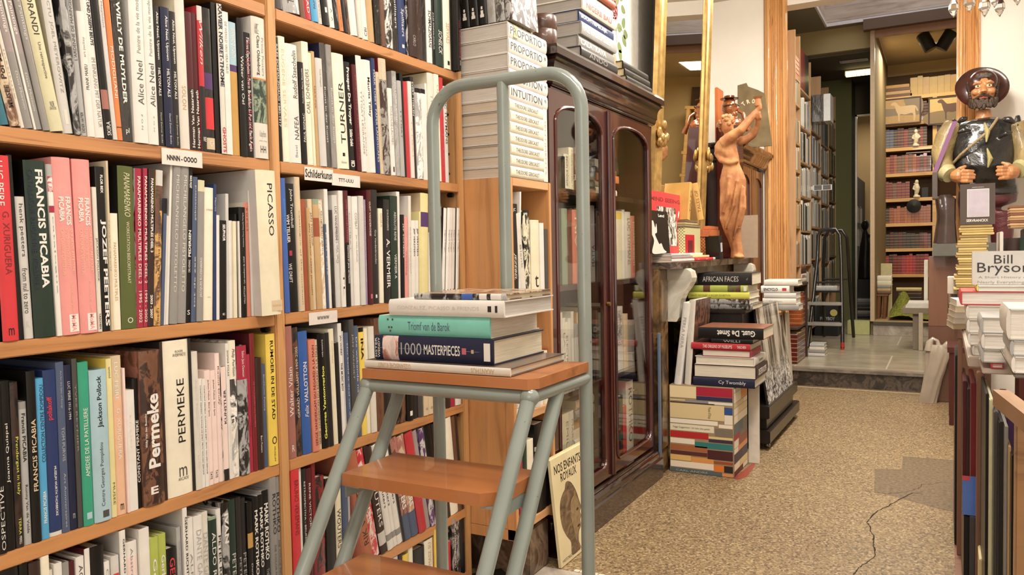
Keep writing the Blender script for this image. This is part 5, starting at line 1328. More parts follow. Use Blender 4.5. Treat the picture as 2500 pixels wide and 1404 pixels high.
# ================================================================ second mahogany cabinet beyond the fireplace
c2 = thing('mahogany_cabinet', 'dark mahogany cabinet with cornice between fireplace and pine doorway casing', 'cabinet', (-1.6, 5.29, 0))
s = MB(); s.box(-1.6, 5.36, .02, -1.2205, 6.20, 1.62); part(s, 'carcass', M_mah, c2)
_cx = CX; CX = -1.20
moulding([(0, 1.6205), (.012, 1.622)]+arc(.012, 1.625, .03, 1.65, 5, True)+[(.034, 1.66)]+arc(.036, 1.662, .064, 1.71, 7, False)+[(.07, 1.715), (.07, 1.735), (.066, 1.745)], 5.36, 6.17, -1.6, 'cornice', M_mahd, c2)
moulding([(.04, .002), (.04, .09), (.02, .12), (.005, .13)], 5.36, 6.19, -1.6, 'plinth', M_mahd, c2); CX = _cx
for (a, b) in ((5.37, 5.78), (5.79, 6.195)):
    s = MB(); s.box(-1.2195, a, .15, -1.20, a+.06, 1.6, 0, .003); s.box(-1.2195, b-.06, .15, -1.20, b, 1.6, 0, .003); s.box(-1.2195, a+.06, .15, -1.20, b-.06, .22, 0, .003); s.prism([(a+.06, 1.6), (b-.06, 1.6), (b-.06, 1.49)]+[((a+b)/2+((b-a)/2-.06)*math.cos(math.pi*i/10), 1.49+.06*math.sin(math.pi*i/10)) for i in range(1, 10)]+[(a+.06, 1.49)], lambda p, q, h: (h, p, q), -1.2195, -1.20)
    dr = part(s, 'door', M_mah, c2); g = MB(); g.box(-1.2115-c2.location.x, a+.055-c2.location.y, .21, -1.209-c2.location.x, b-.055-c2.location.y, 1.56); g.build('door_panel', flat('dim_brown_panel', '4a2f22', .3, coat=.5), dr)
# big bevelled plaque standing on it, bust, orange book and dark wreath
C2Z = 1.7455
pa = at(1800, 376, 5.72); pq = thing('metal_plaque', 'tapering brown metal plaque with curved inscription on the second cabinet', 'plaque', (pa.x, 5.72, C2Z+.001), (-.05, 0, 0)); pk = (at(1885, 376, 5.72).x-pa.x)/85; hk = (at(1840, 210, 5.72).z-C2Z)/160
s = MB(); s.prism([(0, 0), (85*pk, 0), (68*pk, 138*hk), (50*pk, 150*hk), (26*pk, 162*hk), (22*pk, 172*hk), (0, 168*hk)], lambda a, b, h: (a, h, b), 0, .014); s.build('plate', flat('bronze_plate', '77684c', .4, .4, 0, .2, 12), pq)
s = MB()
for i, ch in enumerate('TROW'): a_ = math.radians(130-24*i); letter(s, ch, (36*pk+.07*math.cos(a_)-.012, -.0008, 90*hk+.07*math.sin(a_)), (.02*math.sin(a_), 0, -.02*math.cos(a_)), (.03*math.cos(a_), 0, .03*math.sin(a_)), 0, .03)
s.build('inscription_lettering', ink('cfc6a8'), pq)
s = MB(); s.box(-.5, 0, 0, 0, 0, 0) if False else s.box(0, 0, 0, .14, .10, .0); 
xa, xb = along(1748, Y=5.1, Z=1.8), along(1802, Y=5.1, Z=1.8); pd = MB(); pd.box(xa, 5.10, MZ+.0005, xb, 5.245, 1.815, 0, .004); props(pd.build('pedestal', M_mah), 'tall dark red wooden pedestal on the mantel end carrying a glossy bust', 'pedestal')
bu = thing('bust', 'glossy copper brown bust of a man in glasses on the wooden pedestal', 'bust', ((xa+xb)/2, 5.17, 1.816))
M_cop = flat('glazed_copper', '8a4f2c', .15, .3, .8, .15, 20); s = MB()
loft(s, [(Vector((0, 0, z)), w, d) for z, w, d in ((0, .075, .7), (.02, .085, .7), (.045, .07, .7), (.06, .04, .9), (.08, .034, 1))], 20); s.ball((.0, 0, .125), (.05, .045, .062), 18); s.ball((.05, -.0, .115), (.013, .01, .016), 8); s.ball((.03, 0, .08), (.022, .028, .022), 10)
remesh(s.build('head', M_cop, bu), .004, 2)
s = MB(); s.tube([(.048, -.05, .135), (.056, -.02, .135), (.056, .02, .135)], .004, 6); s.tube([(.04, -.047, .135), (-.03, -.05, .13)], .003, 6); s.build('spectacles', ink('2a1a10'), bu)
s = MB(); s.lathe([(0, .0), (.058, 0), (.06, .004), (.035, .008), (.033, .02), (0, .022)], (0, 0, .178), 20); s.build('cap', flat('dark_copper', '5a301c', .2, .3, .6), bu)
s = MB(); s.tube([(.055, .0, .10), (.085, 0, .08), (.10, .0, .02), (.12, .01, -.03)], [.009, .012, .014, .018], 10); s.build('pipe', M_cop, bu)
ob = MB(); ob.box(-.02, 0, 0, 0, .16, .20, 0, .002); o = ob.build('picture_card', flat('orange_card', 'b5622e', .5), None, (-1.44, 5.275, 1.84)); 
o.location = (-1.34, 5.40, C2Z+.001); o.scale = (1, 1.0, 1.9); props(o, 'upright orange card standing behind the glossy bust', 'card')
s = MB(); random.seed(9)
for k in range(60):
    a = random.random(); p = Vector((-1.38+random.uniform(-.03, .03), 5.01+random.uniform(-.03, .03), 1.42+.62*a)); q = p+Vector((random.uniform(-.04, .04), random.uniform(-.04, .04), random.uniform(.0, .06))); w_ = Vector((random.uniform(-.02, .02), random.uniform(-.02, .02), .0)); s.add([p, q-w_, q+(q-p)*.5, q+w_], [(0, 1, 2, 3)])
s.tube([(-1.36, 5.03, MZ+.002), (-1.36, 5.02, 2.0)], .008, 6); o = s.build('dried_wreath', flat('dark_leaves', '262a20', .5)); props(o, 'dark dried leaf garland between gilt mirror and bust', 'garland')

# ================================================================ carton stool printed with books, stacks, chest, plate
cz = .408; cx0, cx1, cy0, cy1 = -1.126, -.828, 3.58, 3.86
ct = thing('printed_carton', 'square carton printed all over with pictures of stacked books', 'box', ((cx0+cx1)/2, (cy0+cy1)/2, 0)); CL = ct.location
s = MB(); s.box(cx0-CL.x, cy0-CL.y, .001, cx1-CL.x, cy1-CL.y, cz, 0, .002); s.build('carton', flat('tan_carton', '9c8668', .6), ct)
W = cx1-cx0
prints = [(0,.43,.0,.14,'e6d3a6'),(.43,1,.0,.105,'a8203a'),(.43,1,.105,.155,'2c2c52'),(0,.25,.155,.175,'d8c9a0'),(.25,.62,.16,.185,'8a8f96'),(.62,1,.16,.195,'e2dccb'),(0,.72,.185,.20,'2e2a26'),(0,.87,.20,.375,'dcc696'),(.87,1,.215,.30,'2f4f8a'),(.87,1,.30,.41,'e6ddca'),(0,.77,.38,.435,'eee4d0'),(.78,1,.41,.455,'efe3cf'),(0,.71,.44,.52,'e6dcbf'),(.72,1,.46,.55,'7d7263'),(0,.62,.525,.60,'b8282a'),(.62,1,.555,.585,'e0c88e'),(.62,1,.585,.625,'3a2e44'),(0,.40,.605,.67,'efe2cb'),(.40,1,.63,.70,'2f7a76'),(0,.60,.68,.745,'a8633c'),(0,.60,.75,.80,'5c2c26'),(.60,1,.71,.82,'4a2026'),(0,.34,.80,.865,'e2b870'),(.34,.70,.81,.875,'dd9a52'),(.70,1,.83,.865,'9a4e30'),(0,.70,.87,.945,'efe0cc'),(.70,.86,.875,.955,'e07a2e'),(.86,1,.875,.955,'2c211c'),(0,.83,.95,1.0,'54656a'),(.83,1,.96,1.0,'d8925e')]
mats, idx = [], {}; s = MB()
for (u0, u1, v0, v1, c) in prints:
    if c not in idx: idx[c] = len(mats); mats.append(ink(c))
    for (sx,) in ((0,),):
        x0, x1 = -W/2+.004+(W-.008)*u0, -W/2+.004+(W-.008)*u1-.001; z1, z0 = (cz-.003)*(1-v0)+.0, (cz-.003)*(1-v1)+.002; y = -(cy1-cy0)/2-.0006
        s.add([(x0, y, z0), (x1, y, z0), (x1, y, z1), (x0, y, z1)], [(0, 1, 2, 3)], idx[c])
s.build('printed_front', mats, ct)
s = MB(); random.seed(21); z = .004; DY = (cy1-cy0)
while z < cz-.02:
    t_ = random.uniform(.018, .05); z1 = min(cz-.004, z+t_); yb = -DY/2+.004; sp = random.uniform(.3, .8)
    for (a, b) in ((0, sp), (sp, 1)): s.add([(W/2+.0006, yb+(DY-.008)*a, z), (W/2+.0006, yb+(DY-.008)*b-.002, z), (W/2+.0006, yb+(DY-.008)*b-.002, z1-.002), (W/2+.0006, yb+(DY-.008)*a, z1-.002)], [(0, 1, 2, 3)], random.randrange(len(mats)))
    z = z1
s.build('printed_side', mats, ct)
for (tx, x0, x1, z0, z1, vert) in (("Musee d'Orsay", .60, .66, .64, .77, 1), ('Peggy Guggenheim  Ich habe alles gelebt', .06, .64, .505, .53, 0), ('CARL ANDRE', .1, .6, .012, .035, 0)):
    q = MB(); y = -DY/2-.0010
    if vert: letter(q, tx, (-W/2+W*x0, y, cz*z1), (0, 0, -cz*(z1-z0)), (W*(x1-x0), 0, 0))
    else: letter(q, tx, (-W/2+W*x0, y, cz*z0), (W*(x1-x0), 0, 0), (0, 0, cz*(z1-z0)))
    q.build('printed_lettering', ink('darkgrey' if z0 > .1 else 'silver'), ct)
s = MB(); s.box(-.826, 3.875, .001, -.775, 3.883, .43); props(s.build('white_board', flat('white_board', 'd9d3c6', .6)), 'narrow white board standing on the floor behind the printed carton', 'board')
s = MB(); P = [hit(x, y, 2, 0) for x, y in [(1790,1168),(1845,1126),(1842,1140),(1822,1165),(1800,1172)]]; s.add([(p.x, p.y, .0008) for p in P], [tuple(range(5))]); o = s.build('trim_red_stain', ink('8a3a2e')); o['kind'] = 'structure'
# leaning white books, spines to the room
r_ = standing('book', 'white book with grey spine lettering leaning outermost on the printed carton', (-1.130+.022, 3.60, cz+.002), -math.pi/2, .034, .385, .25, 'white', 'PERLA NERA|d|.18|.55|.4|grey;URS WEBER|d|.62|.9|.35|palegrey', lean=-.125)
r_ = standing('book', 'white book with dark portrait cover leaning beside the stack on carton', (-1.060, 3.605, cz+.002), -math.pi/2, .030, .395, .27, 'offwhite', 'African Queen|d|.12|.5|.45|palegrey;portraits|d|.65|.95|.25|palegrey', lean=-.07, side='photo:brown:darkbrown')
zt = cz
for (p0, p1, t, D, c, sg, lab, kw) in [
 (1693, 1843, .040, .25, 'navy', 'Cy Twombly|d|.42|.86|.5|white', 'navy book with white title at the bottom of the carton stack', dict(pages='e0d8c8')),
 (1694, 1846, .058, .25, 'cream', '', 'thick cream-edged book with brown spine turned right, in the carton stack', dict(rot='darkbrown', sg2='DIETER ROTH|d|.15|.85|.5|white|.5|b')),
 (1697, 1842, .038, .24, 'white', '', 'white book with spine turned to the right, mid carton stack', dict(rot='white', sg2='Tuymans|d|.3|.7|.5|black')),
 (1714, 1832, .030, .22, 'red', '', 'red book with its pages to the front in the carton stack', dict(rot='crimson', sg2='')),
 (1688, 1832, .030, .24, 'red', 'THE ORIGINS OF MUSEUMS|d|.2|.7|.5|palepink|.5|m;TASCHEN|d|.78|.93|.4|white|.5|m', 'red book with pale title on its spine in the carton stack', dict(side='brown')),
 (1736, 1838, .020, .22, 'black', 'WILLI|d|.3|.7|.5|silver', 'thin black book second from top of the carton stack', {}),
 (1705, 1864, .050, .25, 'black', 'Gust. De Smet|d|.12|.7|.55|white|.5|b;E|h|.1|.13|.01|white', 'thick black book with upside-down white title topping the carton stack', dict(face=-1, side='photo:brown:rust'))]:
    Yf = 3.60; x0, x1 = along(p0, Y=Yf, Z=zt), along(p1, Y=Yf, Z=zt)
    if 'rot' in kw: lying('book', lab, 'book', (x1, Yf, zt+.0005), math.pi/2, D, x1-x0, t, kw['rot'], segs_of(kw['sg2']), pages='e0d6c2')
    else: lying('book', lab, 'book', (x0, Yf, zt+.0005), 0, x1-x0, D, t, c, segs_of(sg), **kw)
    zt += t+.0008
# dark chest that carries the upper pile
ch = thing('chest', 'black wooden chest in front of the fireplace under the faces book pile', 'chest', (-.95, 4.2, 0)); s = MB(); s.box(-1.16, 4.02, .2265, -.885, 4.60, .712, 0, .005); part(s, 'body', flat('black_wood', '1c1714', .35, coat=.3), ch)
s = MB(); s.box(-1.17, 4.01, .7125, -.865, 4.61, .728, 0, .003); part(s, 'lid', flat('black_lid', '231c18', .3, coat=.4), ch)
zt = .729
for (p0, p1, t, D, c, sg, lab, kw) in [
 (1718, 1838, .026, .26, 'photo:charcoal:grey', '', 'dark picture-printed book lying lowest on the black chest', {}),
 (1716, 1830, .026, .24, 'photo:darkbrown:silver', 'Kunstgalerie|d|.4|.7|.4|silver', 'dark brown printed book second from bottom on the black chest', {}),
 (1680, 1830, .034, .25, 'lemon', "DAVID HOCKNEY A BIGGER EXHIBITION|d|.05|.7|.3|olive", 'yellow book with green lettering in the pile on the chest', dict(side='white')),
 (1684, 1826, .034, .25, 'lime', '[]|h|.93|.98|.7|white', 'yellow green book with dark bands below the black one on the chest', dict(bands=[(.24, .36, 'brown'), (.66, .88, 'photo:olive:brown')], side='white')),
 (1703, 1836, .062, .24, 'charcoal', 'AFRICAN FACES|d|.1|.76|.42|palegrey;af|d|.9|.93|.2|grey', 'thick charcoal book with grey title topping the pile on the chest', {})]:
    Yf = 4.04; x0, x1 = along(p0, Y=Yf, Z=zt), along(p1, Y=Yf, Z=zt); lying('book', lab, 'book', (x0, Yf, zt+.0005), 0, x1-x0, D, t, c, segs_of(sg), **kw); zt += t+.0008
cr_ = thing('crate', 'light pine crate behind the tree photograph carrying a pile of pale books', 'crate', (-.95, 4.9, .226)); s = MB(); s.box(-1.10, 4.83, .2265, -.845, 5.035, .655, 0, .004); part(s, 'body', M_tw, cr_)
s = MB(); s.box(-1.11, 4.82, .6555, -.838, 5.039, .668, 0, .003); part(s, 'lid', M_twe, cr_)
zt = .669
for i, (t, c, sg, L_) in enumerate([(.034, 'grey', '', .20), (.036, 'offwhite', 'Odilon|d|.2|.6|.3|grey', .20), (.030, 'palegrey', '', .19), (.042, 'white', 'ENCYCLO|d|.1|.6|.4|black|.5|b;[]|h|.75|.9|.4|red', .17), (.034, 'offwhite', '', .20)]):
    x0 = along([1868, 1862, 1866, 1858, 1866][i], Y=4.84, Z=zt); lying('book', ['grey book at the bottom of the pale pile on pine crate', 'off-white book second from bottom on the pine crate', 'pale grey book in the middle of the pale crate pile', 'white book with black lettering in the pale crate pile', 'off-white book topping the pale pile on the pine crate'][i], 'book', (x0, 4.84, zt+.0005), 0, L_*.95, .18, t, c, segs_of(sg), pages='cfc8bc'); zt += t+.0008
# tree photograph on a dark wooden base with castors
bs = thing('wooden_base', 'low dark stepped wooden base on castors holding the tree photograph', 'base', (-.94, 4.6, 0)); s = MB(); s.box(-1.10, 4.14, .035, -.775, 5.08, .10, 0, .004); part(s, 'lower_tier', flat('black_wood', '1c1714', .35, coat=.3), bs)
s = MB(); s.box(-1.08, 4.18, .1005, -.80, 5.0, .16, 0, .004); part(s, 'middle_tier', flat('black_wood', '1c1714', .35, coat=.3), bs); s = MB(); s.box(-1.10, 4.15, .1605, -.78, 5.04, .225, 0, .004); part(s, 'upper_tier', flat('black_wood', '1c1714', .35, coat=.3), bs)
for (x, y) in ((-.80, 4.20), (-.80, 5.0), (-1.06, 4.20), (-1.06, 5.0)): s = MB(); s.ball((x, y, .018), .0175, 12); part(s, 'castor', flat('steel', '8a8680', .2, .9), bs)
pl = thing('tree_photograph', 'tall black and white photograph of bare tree trunks leaning on the dark base', 'photograph', (-.792, 4.20, .2265), (0, -.13, 0))
def treem():
    t = NT('tree_photo'); t.setp(.25, 0, .4); v = t.coords((1, 1, .16)); n = t.noise(v, 11, 5, .6, .8); n2 = t.noise(t.coords((1, 1, 1)), 34, 5, .7, 1.0)
    r = t.ramp(n.outputs['Fac'], [(.40, lin('241e1a')), (.47, lin('544a40')), (.52, lin('958a7c')), (.6, lin('c5bcae'))]); r2 = t.ramp(n2.outputs['Fac'], [(.46, (0, 0, 0)), (.56, (1, 1, 1))])
    sp = t.add('ShaderNodeSeparateXYZ'); tc = t.add('ShaderNodeTexCoord'); t.link(tc.outputs['Object'], sp.inputs[0]); mr_ = t.add('ShaderNodeMapRange'); t.link(sp.outputs['Z'], mr_.inputs['Value']); mr_.inputs['From Min'].default_value = .22; mr_.inputs['From Max'].default_value = .12; mr_.inputs['To Min'].default_value = 0; mr_.inputs['To Max'].default_value = .7
    m = t.add('ShaderNodeMix', data_type='RGBA'); t.link(mr_.outputs[0], m.inputs['Factor']); t.link(r.outputs['Color'], m.inputs['A']); t.link(r2.outputs['Color'], m.inputs['B']); t.link(m.outputs['Result'], t.b.inputs['Base Color']); return t.m
s = MB(); s.box(-.012, 0, 0, -.0015, .72, .50); s.build('backing', flat('black_backing', '1a1614', .6), pl); s = MB(); s.box(-.001, 0, 0, .001, .72, .50); s.build('print_sheet', treem(), pl)
s = MB(); s.box(.0, 0, 0, .006, .11, .42); o = s.build('mount_board', flat('pale_card', 'b9ada0', .7), None, (-.812, 4.925, .2265), (0, -.05, .0)); props(o, 'pale card leaning behind the tree photograph on the dark base', 'board')

s = MB(); s.box(-1.137, 3.448, .001, -1.128, 3.470, .66, 0, .001); props(s.build('blue_slat', flat('slate_blue_slat', '5f6f86', .5)), 'thin slate blue slat standing between cabinet and fireplace', 'slat')
# ================================================================ rear rooms
Z2, Z3 = .133, .27
def tilem():
    t = NT('grey_floor_tiles'); t.setp(.28, 0, .2); v = t.coords((1, 1, 1)); n = t.noise(v, 5, 5, .6); r = t.ramp(n.outputs['Fac'], [(.3, lin('8a8070')), (.7, lin('aba18d'))])
    b = t.add('ShaderNodeTexBrick'); b.inputs['Scale'].default_value = 1; b.inputs['Brick Width'].default_value = 1.0; b.inputs['Row Height'].default_value = .8; b.inputs['Mortar Size'].default_value = .006; b.offset = .37
    b.inputs['Color1'].default_value = b.inputs['Color2'].default_value = (0, 0, 0, 1); b.inputs['Mortar'].default_value = (1, 1, 1, 1); t.link(t.coords((1, 1, 1)), b.inputs['Vector'])
    m = t.add('ShaderNodeMix', data_type='RGBA'); t.link(b.outputs['Color'], m.inputs['Factor']); t.link(r.outputs['Color'], m.inputs['A']); m.inputs['B'].default_value = (*lin('c9c0ab'), 1); t.link(m.outputs['Result'], t.b.inputs['Base Color']); return t.m
s = MB(); s.box(-1.75, 6.32, -.06, 1.9, 8.86, Z2); s.box(-1.75, 8.86, -.06, -.63, 13.2, Z2); struct('floor_rear', s, tilem())
s = MB(); s.box(-1.19, 6.262, .0005, .22, 6.3195, Z2-.022); struct('trim_step_riser', s, marble('dark_step', '1f1a17', '352c26', '5a4d42', 9, .4))
s = MB(); s.box(-1.19, 6.24, Z2-.0215, .22, 6.3195, Z2+.001); struct('trim_step_nosing', s, marble('step_nosing', '5c5348', '70665a', '857a6c', 5, .4))
s = MB(); s.box(-1.1, 6.18, .0, .2, 6.2, .0009); struct('trim_floor_line', s, flat('pale_line', 'b9ab92', .6))
s = MB(); s.box(-.63, 8.861, 0, 1.9, 11.2, Z3); struct('floor_platform', s, flat('platform_wood', 'a58d68', .5, nscale=8))
s = MB(); s.box(-.63, 8.84, Z2+.001, .25, 8.8605, Z3-.03); struct('trim_platform_riser', s, M_greystone)
s = MB(); s.box(-.63, 8.82, Z3-.0295, .25, 8.8605, Z3+.001); struct('trim_platform_nosing', s, flat('dark_nosing', '4c453c', .5))
# walls
M_khaki = noise_wall('khaki_wall', '6b6a45'); M_dkceil = noise_wall('shadowy_ceiling', '6e675c'); M_lilac = noise_wall('skylight_edge', 'cfc9cf')  # back ceiling has a plain darker colour
s = MB(); s.box(-1.75, 6.4, 0, -1.62, 13.2, 3.4); struct('wall_left_rear', s, M_cream)
s = MB(); s.box(1.8, 6.4, 0, 1.9, 11.2, 3.4); struct('wall_right_rear', s, M_cream)
s = MB(); s.box(-.66, 11.1, 0, 1.8, 11.2, 3.34); struct('wall_end', s, noise_wall('ochre_plaster', 'd2b98a'))
s = MB(); s.box(-1.62, 10.36, Z2, -.975, 10.8, 3.05); struct('wall_khaki_pier', s, M_khaki)
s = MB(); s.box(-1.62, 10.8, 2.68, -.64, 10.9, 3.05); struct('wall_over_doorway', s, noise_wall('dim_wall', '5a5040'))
s = MB(); s.box(-1.62, 13.1, Z2, -.6, 13.2, 3.05); struct('wall_far', s, noise_wall('far_plaster', 'b59a72'))
# ceilings with two light wells
def planks():
    t = NT('white_washed_planks'); t.setp(.6); v = t.coords((1.2, 1.2, 7)); n = t.noise(v, 2.2, 4, .6, .6); r = t.ramp(n.outputs['Fac'], [(.3, lin('a48f80')), (.55, lin('c4b4a4')), (.8, lin('d4c8ba'))])
    w_ = t.add('ShaderNodeTexWave'); w_.bands_direction = 'Z'; w_.wave_profile = 'SAW'; w_.inputs['Scale'].default_value = 2.6; t.link(t.coords((1, 1, 1)), w_.inputs['Vector']); k = t.ramp(w_.outputs['Fac'], [(0, (0, 0, 0)), (.03, (1, 1, 1)), (1, (1, 1, 1))])
    m = t.add('ShaderNodeMix', data_type='RGBA', blend_type='MULTIPLY'); m.inputs['Factor'].default_value = .7; t.link(r.outputs['Color'], m.inputs['A']); t.link(k.outputs['Color'], m.inputs['B']); t.link(m.outputs['Result'], t.b.inputs['Base Color']); return t.m
M_plank = planks()
def well(zc_, x0, x1, y0, y1, X0, X1, Y0, Y1, nm, mat, h=.55):
    s = MB(); s.box(X0, Y0, zc_, x0, Y1, zc_+.04); s.box(x1, Y0, zc_, X1, Y1, zc_+.04); s.box(x0, Y0, zc_, x1, y0, zc_+.04); s.box(x0, y1, zc_, x1, Y1, zc_+.04); struct('ceiling_'+nm, s, mat)
    s = MB(); s.box(x0-.02, y0, zc_+.0405, x0, y1, zc_+h); s.box(x1, y0, zc_+.0405, x1+.02, y1, zc_+h); s.box(x0-.02, y0-.02, zc_+.0405, x1+.02, y0, zc_+h); s.box(x0-.02, y1, zc_+.0405, x1+.02, y1+.02, zc_+h); struct('trim_lightwell_'+nm, s, M_plank)
    s = MB(); s.box(x0-.02, y0-.02, zc_+h, x1+.02, y1+.02, zc_+h+.02); o = struct('window_skylight_'+nm, s, flat('skylight_glow_'+nm, 'dfe2ea', .5, emis=1.3 if nm == 'front' else .5))
    s = MB(); e = .018
    s.box(x0, y0, zc_-.004, x0+e, y1, zc_+.03); s.box(x1-e, y0, zc_-.004, x1, y1, zc_+.03); s.box(x0+e, y1-e, zc_-.004, x1-e, y1, zc_+.03); s.box(x0+e, y0, zc_-.004, x1-e, y0+e, zc_+.03); struct('trim_lightwell_edge_'+nm, s, flat('white_edge', 'e4e0e2', .5))
p = hit(2015, 66, 2, 3.32); q = hit(1985, 5, 2, 3.32)
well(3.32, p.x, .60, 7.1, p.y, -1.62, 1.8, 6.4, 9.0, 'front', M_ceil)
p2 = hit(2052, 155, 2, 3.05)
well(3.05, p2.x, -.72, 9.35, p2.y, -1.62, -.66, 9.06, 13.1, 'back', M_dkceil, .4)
s = MB(); s.box(-1.62, 9.0, 3.08, -.62, 9.06, 3.34); struct('trim_beam', s, noise_wall('beam_cream', 'c2b184'))
s = MB(); s.box(.7, 9.06, 3.30, 1.8, 11.1, 3.34); struct('ceiling_end', s, noise_wall('end_ceiling', 'c8b797'))
s = MB(); s.box(-.625, 8.9, 3.30, .699, 11.1, 3.34); struct('ceiling_end_panel', s, noise_wall('end_ceiling', 'c8b797'))
s = MB(); s.box(-.72, 8.80, 3.215, 1.8, 8.899, 3.3195); struct('trim_lintel', s, flat('brown_lintel', '6a5546', .5, nscale=6))
# slim pale frame of the platform opening
s = MB(); s.box(-.66, 8.87, Z3+.002, -.62, 8.93, 3.214); struct('trim_opening_post', s, flat('pale_post', 'c3ab8c', .4)); s = MB(); s.box(-.6195, 8.88, 3.145, .9, 8.92, 3.214); struct('trim_opening_head', s, flat('rosy_head', 'a37c62', .4))
s = MB(); s.box(-.66, 8.935, Z2, -.626, 11.09, 3.30); struct('wall_partition', s, noise_wall('partition', '8a7a5e'))
s = MB(); s.box(-.975, 10.80, Z2, -.955, 10.86, 2.68); s.box(-.975, 10.80, 2.66, -.66, 10.86, 2.68); struct('trim_metal_doorframe', s, flat('thin_steel_frame', 'a8a090', .3, .8))
# pine casings of the big opening
def fluted(x0, x1, name):
    prof = []; n = 46; W = x1-x0
    for i in range(n+1):
        u = i/n; d = .03 if .03 < u < .97 else .012
        if .08 < u < .30: d = .030+.010*math.sin((u-.08)/.22*math.pi)
        if .34 < u < .72: d = .036+.004*math.cos((u-.34)/.38*8*math.pi)
        if .76 < u < .95: d = .026+.012*math.sin((u-.76)/.19*math.pi)
        prof.append((x0+W*u, 6.2495-d))
    s = MB(); s.prism([(x0, 6.2495)]+prof+[(x1, 6.2495)], lambda a, b, h: (a, b, h), .001, 2.945); struct(name, s, wood('pine_casing', 'c8935a', '946038', 2, 12, .35, .35))
fluted(-1.195, -1.028, 'trim_casing_left'); fluted(.072, .212, 'trim_casing_right')
s = MB(); s.box(-1.195, 6.2505, .14, -1.10, 6.40, 2.9); s.box(.12, 6.2505, .14, .212, 6.40, 2.9); struct('trim_jamb', s, wood('pine_casing', 'c8935a', '946038', 2, 12, .35, .35))
# ---------------------------------------------------------------- small books of the rear shelves: one mesh each
def sbook(name, loc, t, h, d, col, axis, par=None, gilt=False):
    """axis 'x': spine faces +x, thickness along y; axis 'y': spine faces -y, thickness along x"""
    m = cover_mat(col) if not gilt else leather(col); s = MB()
    if axis == 'x': s.box(-d, 0, 0, 0, t, h, 0, .002); s.box(-d+.004, .003, h-.0005, -.004, t-.003, h+.0004, 1)
    else: s.box(0, 0, 0, t, d, h, 0, .003); s.box(.003, .004, h-.0005, t-.003, d-.004, h+.0004, 1)
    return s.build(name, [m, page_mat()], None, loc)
def leather(col):
    key = ('leather', col)
    if key in MATS: return MATS[key]
    c = lin(PAL.get(col, col)); t = NT('gilt_leather_'+col); t.setp(.35, 0, .3); n = t.noise(t.coords(), 30, 4); r = t.ramp(n.outputs['Fac'], [(.3, mix2(c, .75)), (.7, mix2(c, 1.15))])
    sp = t.add('ShaderNodeTexWave'); sp.bands_direction = 'Z'; sp.inputs['Scale'].default_value = 9; t.link(t.coords(), sp.inputs['Vector']); k = t.ramp(sp.outputs['Fac'], [(.93, (0, 0, 0)), (.97, (.8, .8, .8))])
    m = t.add('ShaderNodeMix', data_type='RGBA'); t.link(k.outputs['Color'], m.inputs['Factor']); t.link(r.outputs['Color'], m.inputs['A']); m.inputs['B'].default_value = (*lin('c09a55'), 1); t.link(m.outputs['Result'], t.b.inputs['Base Color']); MATS[key] = t.m; return t.m
def auto_row(X, Y0, Y1, Z, hr, tr, cols, axis, name, cat, place, group, gilt=False, d=.2, gaps=()):
    a = Y0; lst = []
    while True:
        t = random.uniform(*tr)
        if a+t > Y1: break
        if any(g0 < a < g1 for g0, g1 in gaps): a += .02; continue
        h = random.uniform(*hr); c = random.choice(cols)
        o = sbook(name, (X, a, Z+.0005) if axis == 'x' else (a, X, Z+.0005), t-.0008, h, d, c, axis, None, gilt)
        props(o, None, cat, group); lst.append(dict(o=o, t=t, h=h if cat != 'book' else .28, c=colname(c), ink=None, cat=cat)); a += t
    label_row(lst, place, 'from the left end')
    return lst
random.seed(33)
# left rear shelving, near part and long part
sa = thing('shelf_unit', 'tall narrow wooden shelf unit just behind the left pine casing', 'bookcase', (-1.3, 6.42, Z2)); M_rs = wood('rear_shelf_wood', 'b08a62', '8a6540', 2, 6, .5, .1)
for y in (6.415, 6.64): s = MB(); s.box(-1.3, y, .757, -1.0, y+.018, 2.7); part(s, 'upright', M_rs, sa)
zsA = [.905, 1.205, 1.42, 1.64, 1.855, 2.152, 2.35]
for z in zsA: s = MB(); s.box(-1.298, 6.4335, z-.018, -1.001, 6.6395, z); part(s, 'shelf', M_rs, sa)
for i, z in enumerate(zsA[:-1]): auto_row(-1.004, 6.436, 6.636, z, (.155, .185), (.014, .028), ['tan', 'cream', 'beige', 'brown', 'offwhite', 'darkbrown', 'grey'], 'x', 'book', 'book', 'on '+['sixth', 'fifth', 'fourth', 'third', 'second', 'first'][i]+' shelf behind the left casing', None, d=.18)
for k in range(5): o = sbook('book', (-1.004, 6.44, 2.3505+.034*k), .19, .032, .2, 'terracotta', 'x'); props(o, ['lowest', 'second', 'third', 'fourth', 'topmost'][k]+' of five terracotta volumes lying on the shelf top behind the casing', 'book', 'terracotta volumes lying on the shelf top')
rk = thing('low_rack', 'low dark wooden rack of red volumes behind the left casing', 'rack', (-1.2, 6.44, Z2)); s = MB(); s.box(-1.3, 6.42, .735, -.985, 6.93, .755); part(s, 'top', flat('dark_rack_wood', '3c2c24', .4), rk)
s = MB(); s.box(-1.3, 6.91, Z2+.001, -.99, 6.93, .7345); part(s, 'end_panel', flat('dark_rack_wood', '3c2c24', .4), rk); s = MB(); s.box(-1.3, 6.43, .40, -1.0, 6.905, .415); part(s, 'shelf', flat('dark_rack_wood', '3c2c24', .4), rk)
auto_row(-1.0, 6.67, 6.90, .415, (.24, .27), (.035, .05), ['darkred', 'rust', 'maroon'], 'x', 'leather_volume', 'leather volume', 'on the upper tier of the low dark rack', None, True)
auto_row(-1.0, 6.45, 6.90, Z2+.002, (.22, .25), (.035, .05), ['darkred', 'maroon', 'darkbrown'], 'x', 'leather_volume', 'leather volume', 'on the lower tier of the low dark rack', None, True)
zt = .756
